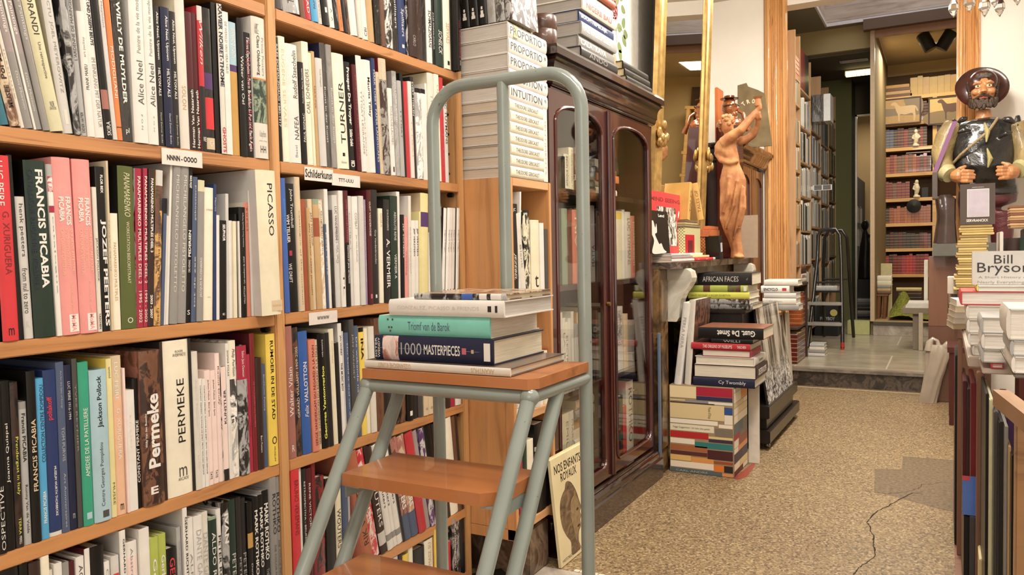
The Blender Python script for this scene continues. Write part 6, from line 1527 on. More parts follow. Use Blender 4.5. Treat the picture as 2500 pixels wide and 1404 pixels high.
for i, (c, t) in enumerate([('offwhite', .035), ('white', .035), ('darkbrown', .03), ('brown', .03)]): lying('book', ['off-white paperback lying lowest on the low dark rack', 'white book with red lettering lying on the low dark rack', 'dark brown book third up on the low dark rack', 'brown book topping the pile on the low dark rack'][i], 'book', (-1.0, 6.67, zt+.0005), math.pi/2, .24, .2, t, c, segs_of('ROMANXA|d|.1|.8|.6|red|.5|b' if i == 1 else '')); zt += t+.001
for k in range(4): lying('book', ['lowest', 'second', 'third', 'topmost'][k]+' grey book of the small floor pile beside the low rack', 'book', (-.99+.004*k, 6.96, Z2+.001+.026*k), 0, .13-.006*k, .16, .0255, ['palegrey', 'grey', 'offwhite', 'silver'][k])
sb_ = thing('shelf_unit', 'long dark shelving full of film wrapped books along the rear room', 'bookcase', (-1.45, 7.0, Z2))
edges = [7.02, 7.56, 8.30, 9.02, 9.68, 10.34]
for y in edges: s = MB(); s.box(-1.45, y, Z2, -1.15, y+.02, 2.85); part(s, 'upright', M_rs, sb_)
offs = [0, .0, .05, .0, .06]
zsB = [.20, .55, .88, 1.20, 1.52, 1.84, 2.16, 2.50]
for b in range(5):
    for z in zsB: s = MB(); s.box(-1.448, edges[b]+.0205, z+offs[b]-.018, -1.151, edges[b+1]-.0005, z+offs[b]); part(s, 'shelf', M_rs, sb_)
names_b = ['first', 'second', 'third', 'fourth', 'fifth']
s = MB(); s.box(-1.46, 7.02, Z2, -1.4505, 10.36, 2.85); part(s, 'back_panel', flat('dark_back', '2a2320', .8), sb_)
for b in range(5):
    for j, z in enumerate(zsB[:-1]):
        if b in (3, 4) and j < 1: continue
        cols = [['foil:silver', 'foil:black', 'white', 'palegrey', 'white', 'charcoal', 'offwhite'], ['foil:silver', 'silver', 'charcoal', 'white', 'grey', 'palegrey'], ['tan', 'beige', 'grey', 'darkbrown', 'foil:darkgrey']][min(2, b//2)]
        auto_row(-1.153, edges[b]+.024, edges[b+1]-.004, z+offs[b], (.235, .285), (.045, .07) if b < 2 else (.06, .09), cols, 'x', 'wrapped_book', 'wrapped book', 'on row '+['one', 'two', 'three', 'four', 'five', 'six', 'seven'][j]+' of rear bay '+['one', 'two', 'three', 'four', 'five'][b], None)
for k in range(5):
    o = sbook('binder', (-1.153, 7.60+.12*k, 2.505), .11, .36, .25, 'darkred' if k < 3 else 'charcoal', 'x'); props(o, ['dark red binder on the shelf top nearest the casing', 'second dark red binder on the rear shelf top', 'third dark red binder on the rear shelf top', 'charcoal binder right of the red ones on the shelf top', 'last charcoal binder on the rear shelf top'][k], 'binder')
# clear display box and white vent panel jutting from the shelving
def bx_at(x0, x1, y0, y1, Y, dep):
    a, b = at(x0, y1, Y), at(x1, y0, Y); return (a.x, Y, a.z, b.x, Y+dep, b.z)
B = bx_at(1983, 2027, 228, 298, 8.3, .25)
db = thing('display_box', 'clear and white wrapped display box jutting from the rear shelves', 'box', (B[0], B[1], B[2])); 
s = MB(); s.box(0, 0, 0, (B[3]-B[0])*.62, .25, B[5]-B[2]); s.build('dark_panel', cover_mat('foil:charcoal'), db); s = MB(); s.box((B[3]-B[0])*.63, 0, 0, (B[3]-B[0]), .25, B[5]-B[2]); s.build('white_panel', flat('white_plastic', 'c9c8cc', .3, coat=.5), db)
s = MB(); s.box(-.15-B[0]*0, .05, .05, -.001, .2, .09); s.build('bracket', flat('black_wood', '1c1714', .35, coat=.3), db)
B = bx_at(1984, 2031, 450, 466, 8.3, .02); vp_ = thing('vent_panel', 'small white slotted panel fixed to the rear shelves', 'vent', (B[0], B[1], B[2])); s = MB(); W, H = B[3]-B[0], B[5]-B[2]; s.box(0, 0, 0, W, .02, H, 0, .002); s.box(-.10, .005, .01, -.0005, .015, H-.01); s.build('panel', flat('white_plastic', 'c9c8cc', .3, coat=.5), vp_)
s = MB()
for k in range(5):
    for u0, u1 in ((.08, .48), (.54, .94)): s.box(W*u0, -.0008, H*(.12+.17*k), W*u1, -.0001, H*(.12+.17*k)+.008)
o = s.build('slots', ink('darkgrey'), vp_); o['kind'] = 'stuff'
# black step ladder
sl = thing('step_ladder', 'black folding step ladder with silver treads in the rear room', 'ladder', (-.95, 7.9, Z2)); M_bk = flat('black_tube', '1a1716', .3, coat=.4); M_al = flat('aluminium', 'b9b6b0', .35, .8)
YL = 7.9; G = lambda x, y, Y=YL: at(x, y, Y)
def lt_(pts, r, nm, m=M_bk): s = MB(); s.tube(pts, r, 10); part(s, nm, m, sl)
fr = [hit(1972, 858, 2, Z2+.01), G(1994, 640, 7.75), G(1996, 580, 7.8), G(2002, 562, 7.8), G(2040, 558, 7.8), G(2052, 572, 7.8), G(2054, 640, 7.75), hit(2057, 833, 2, Z2+.02)]
fr[0] = Vector((-1.02, 7.45, Z2+.012)); fr[-1] = Vector((hit(2057, 833, 2, Z2).x, 7.55, Z2+.02))
def px_at(x, y, Y): return at(x, y, Y)
fr = [px_at(1972, 852, 7.5), px_at(1995, 640, 7.75), px_at(1998, 575, 7.8), px_at(2006, 562, 7.8), px_at(2040, 559, 7.8), px_at(2051, 574, 7.8), px_at(2054, 640, 7.75), px_at(2057, 850, 7.5)]
for v in (fr[0], fr[-1]): v.z = Z2+.013
lt_(fr, .017, 'front_frame')
bk = [px_at(2012, 800, 8.5), px_at(2010, 640, 8.1), px_at(2014, 578, 7.95), px_at(2024, 563, 7.95), px_at(2056, 562, 7.95), px_at(2068, 580, 7.95), px_at(2074, 680, 8.1), px_at(2084, 800, 8.5)]
for v in (bk[0], bk[-1]): v.z = Z2+.013
lt_(bk, .016, 'rear_frame'); lt_([px_at(1985, 690, 7.72), px_at(2054, 688, 7.72)], .010, 'rail'); lt_([px_at(2012, 682, 8.1), px_at(2074, 681, 8.1)], .010, 'rail')
for (x0, x1, y, Y) in ((1972, 2055, 741, 7.62), (1966, 2056, 790, 7.56)): a, b = px_at(x0, y, Y), px_at(x1, y, Y); s = MB(); s.box(a.x, Y-.05, a.z-.012, b.x, Y+.05, a.z+.016, 0, .003); part(s, 'tread', M_al, sl)
a, b = px_at(1992, 712, 7.78), px_at(2052, 712, 7.78); s = MB(); s.box(a.x, 7.70, a.z-.004, b.x, 8.0, a.z+.012); part(s, 'platform', M_bk, sl)
s = MB(); s.tube([fr[-1]-Vector((0, 0, .012)), fr[-1]+Vector((0, 0, .05))], .015, 10); part(s, 'rubber_foot', flat('red_rubber', 'b0342e', .5), sl)
lying('book', 'film-wrapped silver book lying on the black ladder platform', 'book', (a.x+.01, 7.72, a.z+.0125), 0, b.x-a.x-.03, .2, .045, 'foil:silver')
B = bx_at(1988, 2046, 748, 819, 8.62, .3); pb = thing('gift_box', 'black box lettered in silver with round gold sticker behind the ladder', 'box', (B[0], B[1], Z2+.001)); W, H = B[3]-B[0], B[5]-Z2; s = MB(); s.box(0, 0, 0, W, .3, H, 0, .004); s.build('carton', flat('matt_black', '1b1a1b', .5), pb)
s = MB(); letter(s, 'PLAYBOY', (W*.25, -.0008, H*.52), (W*.62, 0, 0), (0, 0, H*.12), 0, .03); s.build('title_lettering', ink('silver'), pb); s = MB(); s.lathe([(0, 0), (.035, 0), (.035, .001), (0, .001)], (0, 0, 0), 20, 0, Matrix.Translation((W*.82, -.0004, H*.78)) @ Matrix.Rotation(math.pi/2, 4, 'X')); s.build('sticker', ink('c9bb6a'), pb)
B = bx_at(2068, 2130, 780, 817, 8.84, .14); s = MB(); s.box(-.875, 8.85, Z2+.001, -.665, 8.99, .275, 0, .002); o = s.build('low_box', flat('lime_board', 'b3b37c', .5), None); props(o, 'plain pale yellow green low box on the floor by the platform step', 'box')
# dark things in the far doorway
s = MB(); s.box(-1.3, 11.6, Z2, -1.04, 13.0, 2.0); o = s.build('dark_cupboard', flat('near_black_wood', '15110f', .5), None); props(o, 'tall near black cupboard seen through the far doorway', 'cupboard')
random.seed(4)
for k, y in enumerate((1.3, 1.62)): auto_row(-1.036, 11.62, 12.5, y-.25, (.2, .24), (.05, .08), ['white', 'charcoal', 'silver', 'black'], 'x', 'wrapped_book', 'wrapped book', 'on cupboard side '+['lower', 'upper'][k]+' row, far doorway', None, d=.003)
st_ = thing('figurine', 'dark shadowy figurine with raised arm inside the far doorway', 'figurine', (-.90, 11.3, .62)); s = MB(); s.tube([(0, 0, 0), (.0, 0, .25), (.01, 0, .45), (0, 0, .62)], [.09, .08, .07, .03], 12); s.ball((.0, 0, .70), (.05, .05, .07), 12); s.tube([(.03, 0, .55), (.12, 0, .58), (.17, 0, .72)], [.03, .025, .018], 8); remesh(s.build('body', flat('dark_bronze', '1c1713', .4), st_), .012)
s = MB(); s.box(-1.0, 11.15, Z2, -.68, 11.6, .619); o = s.build('trunk', flat('near_black_wood', '15110f', .5), None); props(o, 'dark trunk holding the figurine in the far doorway', 'trunk')
s = MB()
for i in range(12): s.box(-.72+.006*(i % 2), 12.0+.035*i, Z2, -.70+.006*(i % 2), 12.033+.035*i, 1.9)
o = s.build('curtain', flat('dark_red_cloth', '5c1a2c', .8), None); props(o, 'dark red curtain at the right edge of the far doorway', 'curtain')
for k in range(5): lying('book', ['lowest', 'second', 'middle', 'fourth', 'topmost'][k]+' dark book piled on the floor inside the far doorway', 'book', (-1.0+.02*(k % 2), 10.93, Z2+.001+.05*k), 0, .22, .18, .048, ['charcoal', 'grey', 'darkbrown', 'darkgrey', 'grey'][k])
# strip lamp and spots
fx = thing('strip_lamp', 'slim louvred ceiling strip lamp in the dark rear passage', 'lamp', (-.8, 10.2, 3.045)); a = hit(2062, 182, 2, 3.0); b = hit(2136, 176, 2, 3.0)
s = MB(); s.box(a.x, a.y, 2.985, -.66, a.y+.10, 3.044); part(s, 'housing', flat('white_metal', 'd8d2b8', .4), fx); s = MB(); s.box(a.x+.01, a.y-.003, 2.983, -.66, a.y+.09, 2.9845); s.box(a.x+.01, a.y-.003, 2.9846, -.66, a.y-.0005, 3.03); part(s, 'tube_glow', flat('lamp_glow', 'ffe9a8', .5, emis=3), fx)
for k in range(5): s = MB(); s.box(a.x+.03+.045*k, a.y-.006, 2.98, a.x+.034+.045*k, a.y+.09, 3.0); part(s, 'louvre', flat('white_metal', 'd8d2b8', .4), fx)
for i, (x, y, ang) in enumerate(((2262, 102, -.45), (2310, 98, .55))):
    c = at(x, y, 9.6); sp_ = thing('spotlight', ['left black spotlight hanging in the platform room', 'right black spotlight hanging in the platform room'][i], 'spotlight', (c.x, 9.6, 3.298)); s = MB(); M_ = Matrix.Translation((0, 0, c.z-3.298)) @ Matrix.Rotation(ang, 4, 'Y'); s.lathe([(0, -.10), (.062, -.10), (.066, -.095), (.066, .09), (.055, .10), (0, .10)], n=18, M=M_); s.build('lamp_head', flat('matt_black', '1b1a1b', .5), sp_); s = MB(); s.tube([(0, 0, 0), (0, 0, c.z-3.298+.06)], .012, 8); s.build('stem', flat('matt_black', '1b1a1b', .5), sp_)
# ---------------------------------------------------------------- red leather library on the platform
YR = 10.75; lib = thing('bookshelf', 'light pine shelving of red leather volumes at the back wall', 'bookcase', (-.6, YR, Z3)); M_lp = wood('light_pine', 'd6aa6c', 'c08f50', 0, 6, .45, .2, knots=False)
ys = [240, 302, 363, 425, 486, 546, 607, 669]; zR = [at(2160, y, YR).z for y in ys]; xl = at(2143, 425, YR).x
for i, z in enumerate(zR): s = MB(); s.box(xl, YR, z-.040, .62, YR+.26, z); part(s, 'shelf', M_lp, lib)
for x in (xl+.035, at(2277, 300, YR).x, .55):
    for i in range(len(zR)-1): s = MB(); s.box(x, YR+.002, zR[i+1]+.0005, x+.045, YR+.25, zR[i]-.0405); part(s, 'upright', M_lp, lib)
s = MB(); s.box(xl, YR+.262, Z3, .62, YR+.27, zR[0]+.3); part(s, 'back_panel', flat('brown_backing', '5a4534', .8), lib)
reds = ['darkred', 'rust', 'maroon', 'brown', 'terracotta', 'darkred', 'rust']; x0 = xl+.085; xe = at(2274, 400, YR).x
rows_ = [(1, ['darkred', 'maroon', 'navy', 'darkbrown', 'brown'], (.2, .23), ()), (2, ['darkred', 'maroon', 'slateblue', 'darkbrown', 'brown'], (.21, .235), ()), (3, reds, (.19, .225), ()), (4, ['darkred', 'brown', 'rust', 'darkred'], (.17, .22), ()), (5, ['rust', 'terracotta', 'darkbrown', 'rust'], (.175, .21), ()), (6, ['darkred', 'darkbrown', 'maroon', 'charcoal'], (.17, .2), ()), (7, ['red', 'darkred', 'crimson', 'darkbrown'], (.22, .245), ())]
for (i, cols, hr, g) in rows_:
    end = xe if i != 4 else at(2228, 480, YR).x
    auto_row(YR+.02, x0, end, zR[i], hr, (.034, .05), cols, 'y', 'leather_volume', 'leather volume', 'on tier '+['one', 'two', 'three', 'four', 'five', 'six', 'seven', 'eight'][i]+' of the light pine shelving', None, True, d=.17)
    if i in (1, 2): auto_row(YR+.02, at(2286, 400, YR).x, .30, zR[i], hr, (.034, .05), cols, 'y', 'leather_volume', 'leather volume', 'on tier '+['one', 'two', 'three'][i]+', right section, light pine shelving', None, True, d=.17)
auto_row(YR+.02, at(2222, 230, YR).x, .45, zR[0], (.19, .235), (.05, .09), ['ochre', 'tan', 'brown', 'gold'], 'y', 'leather_volume', 'leather volume', 'on top of the light pine shelving', None, False, d=.17)
for k in range(4): o = sbook('leather_volume', (x0-.05+.01*k, YR+.02, zR[0]+.0005+.038*k), .34-.02*k, .0365, .17, ['brown', 'tan', 'brown', 'ochre'][k], 'y'); props(o, ['lowest', 'second', 'third', 'topmost'][k]+' tan volume lying flat on top of the light pine shelving', 'leather volume')
# horse pictures hanging before the shelving
def picture(name, lab, x0, x1, y0, y1, Y, bg, horse, tilt=0):
    a, b = at(x0, y1, Y), at(x1, y0, Y); W, H = b.x-a.x, b.z-a.z; o = thing(name, lab, 'picture', (a.x, Y, a.z))
    s = MB()
    for (p, q, r_, t_) in ((0, 0, W, .016), (0, H-.016, W, H), (0, .016, .016, H-.016), (W-.016, .016, W, H-.016)): s.box(p, 0, q, r_, .02, t_, 0, .002)
    s.build('frame', flat('dark_frame', '3c241a', .35), o); s = MB(); s.box(.016, .006, .016, W-.016, .016, H-.016); s.build('print_sheet', flat('photo_ground_'+bg, bg, .4), o)
    def shape(pts, c, y): s = MB(); P = []; L = len(pts)
    def draw(pts, c, y, nm):
        s = MB(); P = []; L = len(pts)
        for i in range(L):
            p0, p1, p2, p3 = [Vector(pts[(i+k-1) % L]) for k in range(4)]
            for j in range(4): t = j/4; P.append(.5*((2*p1)+(p2-p0)*t+(2*p0-5*p1+4*p2-p3)*t*t+(3*p1-p0-3*p2+p3)*t**3))
        s.add([(W*p.x, y, H*p.y) for p in P], [tuple(range(len(P)))]); s.build(nm, ink(c), o)
    return o, draw, W, H
HORSE = [(.28,.80),(.34,.86),(.40,.84),(.46,.74),(.52,.68),(.70,.69),(.84,.68),(.90,.60),(.93,.45),(.89,.50),(.88,.60),(.86,.48),(.87,.30),(.85,.12),(.82,.12),(.82,.30),(.78,.40),(.62,.36),(.50,.38),(.49,.14),(.46,.14),(.45,.36),(.41,.50),(.38,.66),(.36,.72),(.30,.74)]
o, draw, W, H = picture('horse_picture', 'framed faded photograph of a pale horse before the pine shelving', 2147, 2249, 234, 308, 10.70, 'a5875f', 'pale'); draw([(.0,.35),(.5,.35),(1,.35),(1,.96),(.6,.96),(.6,.62),(.0,.62)], '77695a', .0057, 'printed_background'); draw(HORSE, 'b9a07e', .0054, 'printed_horse')
o, draw, W, H = picture('horse_picture', 'framed photograph of a dark brown horse beside the hat figure', 2266, 2372, 229, 306, 10.70, 'c2a670', 'dark'); draw([(0,.02),(1,.02),(1,.45),(0,.45)], '7d6a4c', .0057, 'printed_background'); draw([(u-.06, v+.05) for u, v in HORSE], '55382a', .0054, 'printed_horse')
# white figurines, oval thing, camera on the shelves
M_pl = flat('white_plaster_figure', 'e4d8c0', .5)
def figurine(x, y, h, lab, raised=False):
    p = at(x, y, YR-.0); o = thing('figurine', lab, 'figurine', (p.x, YR+.012-.0, min(zR, key=lambda z: abs(z-p.z))+.001)); o.location.y = YR+.014
    s = MB(); s.tube([(0, 0, 0), (0, 0, .02), (0, 0, .03)], [.04, .04, .025], 14); s.tube([(-.01, 0, .03), (.0, 0, h*.3), (.005, 0, h*.55), (0, 0, h*.75)], [.018, .026, .032, .022], 12); s.ball((0, 0, h*.90), (.022, .022, .028), 12)
    s.tube([(-.025, 0, h*.7), (-.04, -.0, h*.5), (-.01, -.02, h*.42)], [.012, .01, .009], 8); s.tube([(.025, 0, h*.7), (.045, 0, h*.55), (.02, -.02, h*.45)] if not raised else [(.02, 0, h*.7), (-.03, 0, h*.8), (.02, 0, h*.86)], [.012, .01, .009], 8); remesh(s.build('body', M_pl, o), .006)
figurine(2236, 359, .20, 'white plaster figurine of a standing figure before the red volumes'); figurine(2238, 482, .21, 'white plaster figurine with crossed arms right of red volumes', True)
s = MB(); s.box(at(2250, 480, YR).x, YR+.02, zR[4]+.001, at(2266, 480, YR).x, YR+.12, zR[4]+.12, 0, .004); s.lathe([(0, -.02), (.035, -.02), (.035, .0), (0, .0)], M=Matrix.Translation((at(2258, 480, YR).x, YR+.018, zR[4]+.06)) @ Matrix.Rotation(math.pi/2, 4, 'X')); props(s.build('camera', ink('black')), 'old black camera at the end of the pine shelf tier', 'camera')
s = MB(); s.lathe([(0, 0), (.075, 0), (.08, .01), (0, .03)], M=Matrix.Translation((at(2231, 500, YR).x, YR-.002, at(2231, 503, YR).z)) @ Matrix.Rotation(math.pi/2, 4, 'X')); s.box(at(2231, 500, YR).x-.004, YR-.002, zR[4]-.10, at(2231, 500, YR).x+.004, YR+.001, zR[4]-.045); props(s.build('black_disc', ink('black')), 'round black disc hanging below the pine shelf', 'ornament')
s = MB(); p = at(2145, 340, 10.6); s.lathe([(0, -.012), (.05, -.012), (.06, 0), (.05, .012), (0, .012)], M=Matrix.Translation((p.x+.01, 10.70, p.z)) @ Matrix.Rotation(math.pi/2, 4, 'X') @ Matrix.Diagonal((1, 2.6, 1, 1))); props(s.build('oval_mirror', flat('bright_silver', 'd8cfc0', .12, .9)), 'small oval silver mirror at the left end of the pine shelving', 'mirror')
lying('book', 'thin pink edged book tilted on the leather volumes of tier three', 'book', (at(2212, 376, YR).x, YR+.02, zR[3]+.2305), 0, .26, .16, .014, 'mauve')
# platform clutter
s = MB(); a, b = at(2160, 735, 9.9), at(2178, 640, 9.9); s.box(at(2143, 735, 9.9).x, 9.9, Z3+.001, b.x, 9.93, at(2178, 643, 9.9).z, 0, .002); props(s.build('cream_board', flat('cream_board', 'ddd0a0', .5)), 'tall cream board leaning left on the platform', 'board')
for k in range(5): o = sbook('leather_volume', (at(2194, 700, 10.45).x, 10.45, zR[7]-.42+.0005+.045*k), at(2250, 700, 10.45).x-at(2194, 700, 10.45).x, .0435, .2, ['charcoal', 'black', 'charcoal', 'black', 'darkbrown'][k], 'y', None, True); props(o, ['lowest', 'second', 'middle', 'fourth', 'topmost'][k]+' black gilt volume in the pile under the pine shelving', 'leather volume')
s = MB(); s.box(at(2190, 735, 10.4).x, 10.42, Z3+.001, at(2262, 735, 10.4).x, 10.70, zR[7]-.421, 0, .004); props(s.build('low_stand', flat('pale_stand', 'cbb48c', .5)), 'low pale stand under the black gilt volumes', 'stand')
s = MB(); a = at(2188, 690, 10.4); s.tube([(a.x, 10.44, zR[7]-.42+.2475), (at(2250, 690, 10.4).x, 10.44, zR[7]-.42+.2475)], .022, 12); props(s.build('paper_roll', flat('cream_roll', 'd8c794', .6)), 'cream paper roll lying on the black gilt volumes', 'roll')
s = MB(); random.seed(8)
rg = MB(); L0, L1 = at(2160, 770, 9.2), at(2215, 770, 9.2); n = 22
V = []
for i in range(n+1):
    for j in range(n+1):
        u, v = i/n, j/n; x = -.50+.44*u; y = 9.05+.75*v; hmp = .20*math.exp(-((u-.28)**2)/.05-((v-.5)**2)/.12); V.append((x+random.uniform(-.006, .006), y, Z3+.012+hmp*1.35+random.uniform(0, .014)))
F = [(i*(n+1)+j, (i+1)*(n+1)+j, (i+1)*(n+1)+j+1, i*(n+1)+j+1) for i in range(n) for j in range(n)]; rg.add(V, F)
def rugm():
    t = NT('green_shag'); t.setp(.95); n = t.noise(t.coords(), 60, 4, .7); r = t.ramp(n.outputs['Fac'], [(.3, lin('5a6220')), (.55, lin('8d9238')), (.75, lin('bdb74c'))]); t.link(r.outputs['Color'], t.b.inputs['Base Color']); t.bump(n.outputs['Fac'], 1, .02); return t.m
props(rg.build('rug', rugm()), 'bunched mossy green shag rug on the platform edge', 'rug')
s = MB()
for (x, y) in ((-.60, 9.25), (-.60, 9.5), (-.50, 9.25)): pass
lg = thing('stool', 'small brown wooden stool at the left of the platform carrying cream boxes', 'stool', (-.54, 9.4, Z3)); tp = at(2150, 718, 9.3).z
for (x, y) in ((-.605, 9.28), (-.545, 9.28), (-.605, 9.5), (-.545, 9.5)): s = MB(); s.tube([(x-.01, y, Z3+.002), (x, y, tp-.02)], [.018, .022], 8); part(s, 'leg', flat('brown_stool', '7a5038', .5), lg)
s = MB(); s.box(-.625, 9.25, tp-.02, -.515, 9.53, tp, 0, .003); part(s, 'seat', flat('brown_stool', '7a5038', .5), lg)
zt = tp
for k in range(5): lying('book', ['lowest', 'second', 'middle', 'fourth', 'topmost'][k]+' worn cream volume stacked on the little brown stool', 'book', (-.622, 9.27, zt+.001), 0, .13+.01*(k > 2), .2, .030+.02*(k > 2), ['brown', 'tan', 'grey', 'cream', 'ivory'][k]); zt += .031+.02*(k > 2)
# bench with papers, right of the platform
bn = thing('bench', 'grey bench with thick leg in front of the platform', 'bench', (-.1, 7.9, Z2)); zt = at(2235, 752, 7.7).z
s = MB(); s.box(at(2202, 765, 7.66).x, 7.64, zt-.05, .25, 8.2, zt, 0, .004); part(s, 'top', flat('grey_bench', '7d7162', .5), bn); s = MB(); s.box(-.235, 7.68, Z2+.001, -.19, 8.1, zt-.0505, 0, .003); part(s, 'leg', flat('grey_bench', '7d7162', .5), bn); s = MB(); s.box(.14, 7.68, Z2+.001, .19, 8.1, zt-.0505, 0, .003); part(s, 'leg', flat('grey_bench', '7d7162', .5), bn)
s = MB(); s.box(-.188, 7.63, Z2+.001, -.155, 7.675, .46, 0, .003); props(s.build('pale_plank', flat('pale_plank', 'b5a692', .6)), 'short pale plank standing against the bench leg', 'plank')
for k in range(3): lying('magazine', ['lowest', 'middle', 'topmost'][k]+' pale magazine lying on the grey bench', 'magazine', (-.29+.01*k, 7.66+.01*k, zt+.001+.018*k), 0, .30, .24, .017, ['offwhite', 'palegrey', 'white'][k], hard=False)
s = MB(); p = at(2256, 640, 7.95); s.box(p.x, 7.95, zt+.001, p.x+.03, 8.15, at(2256, 635, 7.95).z, 0, .002); props(s.build('white_folder', flat('white_card', 'd8d2c8', .5)), 'tall white folder standing on the bench magazines', 'folder')
# ================================================================ carved figure with hat on its pedestal
YF = 5.93
pdm = thing('pedestal', 'tall brown wooden pedestal under the carved bearded figure', 'pedestal', (.1, 5.9, 0)); M_pw = wood('brown_block_wood', '5c3c2c', '452c20', 2, 3, .4, .3, knots=False)
s = MB(); s.box(-.088, 5.92, .001, .27, 6.19, .50, 0, .003); part(s, 'lower_block', M_pw, pdm); s = MB(); s.box(-.088, 5.92, .5005, .27, 6.19, .962, 0, .003); part(s, 'upper_block', wood('brown_block_wood2', '6b4734', '523526', 2, 3, .4, .3, knots=False), pdm)
s = MB(); s.box(-.062, 5.80, .9625, .29, 6.19, 1.045, 0, .004); o = s.build('base_slab', flat('grey_slab', '5c5a52', .6), None); props(o, 'grey slab between wooden pedestal and carved figure', 'slab')
fg = thing('carved_figure', 'life-size painted carving of a stout bearded man in hat and black vest', 'statue', (.11, YF, 1.046)); FL = fg.location.copy()
def q_(x, y, dy=0): return at(x, y, YF+dy)-FL
def fsec(x0, x1, y, d=.62, dy=0): a, b = q_(x0, y), q_(x1, y); c = (a+b)/2; c.y += dy; return (c, (b-a).length/2, d)
M_skin = flat('painted_skin', 'b57c50', .4, coat=.3, var=.16, nscale=14); M_vest = None
def leatherm(nm, c, r1=.3, coat=.5):
    t = NT(nm); t.setp(r1, 0, coat); A = lin(c); v = t.coords(); n = t.noise(v, 5, 5, .6, 1.2); r = t.ramp(n.outputs['Fac'], [(.3, mix2(A, .7)), (.7, mix2(A, 1.5))]); t.link(r.outputs['Color'], t.b.inputs['Base Color']); t.bump(n.outputs['Fac'], .9, .02); return t.m
M_vest = leatherm('black_painted_leather', '1e1d1c'); M_shirt = leatherm('ochre_sleeve', '85724a', .5, .2); M_trs = leatherm('maroon_trousers', '4a1c20', .45, .2); M_hat = flat('brown_hat', '3a1c16', .28, coat=.4, var=.2)
s = MB(); loft(s, [fsec(2352, 2400, 610, .8), fsec(2350, 2402, 570, .8), fsec(2344, 2406, 520, .75), fsec(2338, 2482, 495, .62), fsec(2340, 2484, 462, .62)][2:][::-1], 28, .04, 8, seed=2)
s.tube([q_(2372, 515), q_(2374, 570), q_(2374, 622)], [.075, .065, .055], 14); s.tube([q_(2446, 515), q_(2446, 570), q_(2446, 622)], [.075, .065, .055], 14)
for k in (2374, 2446): s.ball(q_(k, 616, -.05), (.06, .11, .04), 12)
remesh(s.build('trousers', M_trs, fg), .012, 3)
s = MB(); loft(s, [fsec(2386, 2424, 288, .9), fsec(2368, 2440, 291, .7), fsec(2340, 2468, 297, .6), fsec(2326, 2481, 306, .58), fsec(2328, 2480, 325, .62), fsec(2328, 2477, 350, .68, -.02), fsec(2326, 2474, 380, .76, -.05), fsec(2328, 2474, 410, .80, -.06), fsec(2336, 2480, 440, .72, -.04), fsec(2344, 2486, 462, .66), fsec(2346, 2488, 478, .68)], 32, .018, 9, seed=.6, tw=.5)
for (x0, y0, x1, y1, r_) in ((2335, 325, 2372, 318, .016), (2440, 335, 2472, 322, .018), (2350, 430, 2395, 405, .016), (2430, 410, 2475, 398, .018), (2345, 452, 2400, 462, .014), (2338, 300, 2362, 288, .022), (2448, 290, 2478, 300, .024)): a, b = q_(x0, y0, -.125), q_(x1, y1, -.115); s.tube([a, (a+b)/2+Vector((0, -.015, .006)), b], [r_*.5, r_, r_*.5], 8)
s.tube([q_(2340, 300), q_(2330, 308)], [.05, .03], 8)
remesh(s.build('vest', M_vest, fg), .009, 2)
for sx in (1, -1):   # stiff pointed shoulder wings and collar
    s = MB(); P = [q_(2476, 296, -.04), q_(2485, 283, -.03), q_(2482, 330, .0), q_(2470, 320, -.06)] if sx > 0 else [q_(2342, 292, -.05), q_(2326, 300, -.03), q_(2326, 330, .0), q_(2338, 320, -.06)]
    s.tube([P[1], (P[1]+P[2])/2+Vector((0, -.03, 0)), P[2]], [.012, .026, .014], 8); s.build('shoulder_wing', M_vest, fg)
for pts in (((2404, 300), (2411, 322), (2408, 347)), ((2410, 362), (2418, 388), (2412, 409))):
    s = MB(); a, b, c = [q_(x, y, -dd) for (x, y), dd in zip(pts, (.128, .165, .180) if pts[0][1] < 330 else (.19, .208, .205))]
    s.tube([a, b, c], [.004, .016, .004], 8); s.build('shirt_slit', flat('ochre_shirt', '9a8f5a', .6), fg)
s = MB(); s.tube([q_(2436, 288, -.10), q_(2415, 318, -.165), q_(2375, 352, -.185), q_(2345, 378, -.17), q_(2326, 400, -.10)], .0085, 8); s.build('cord', flat('plaited_cord', '8d7b5c', .6, var=.4, nscale=120), fg)
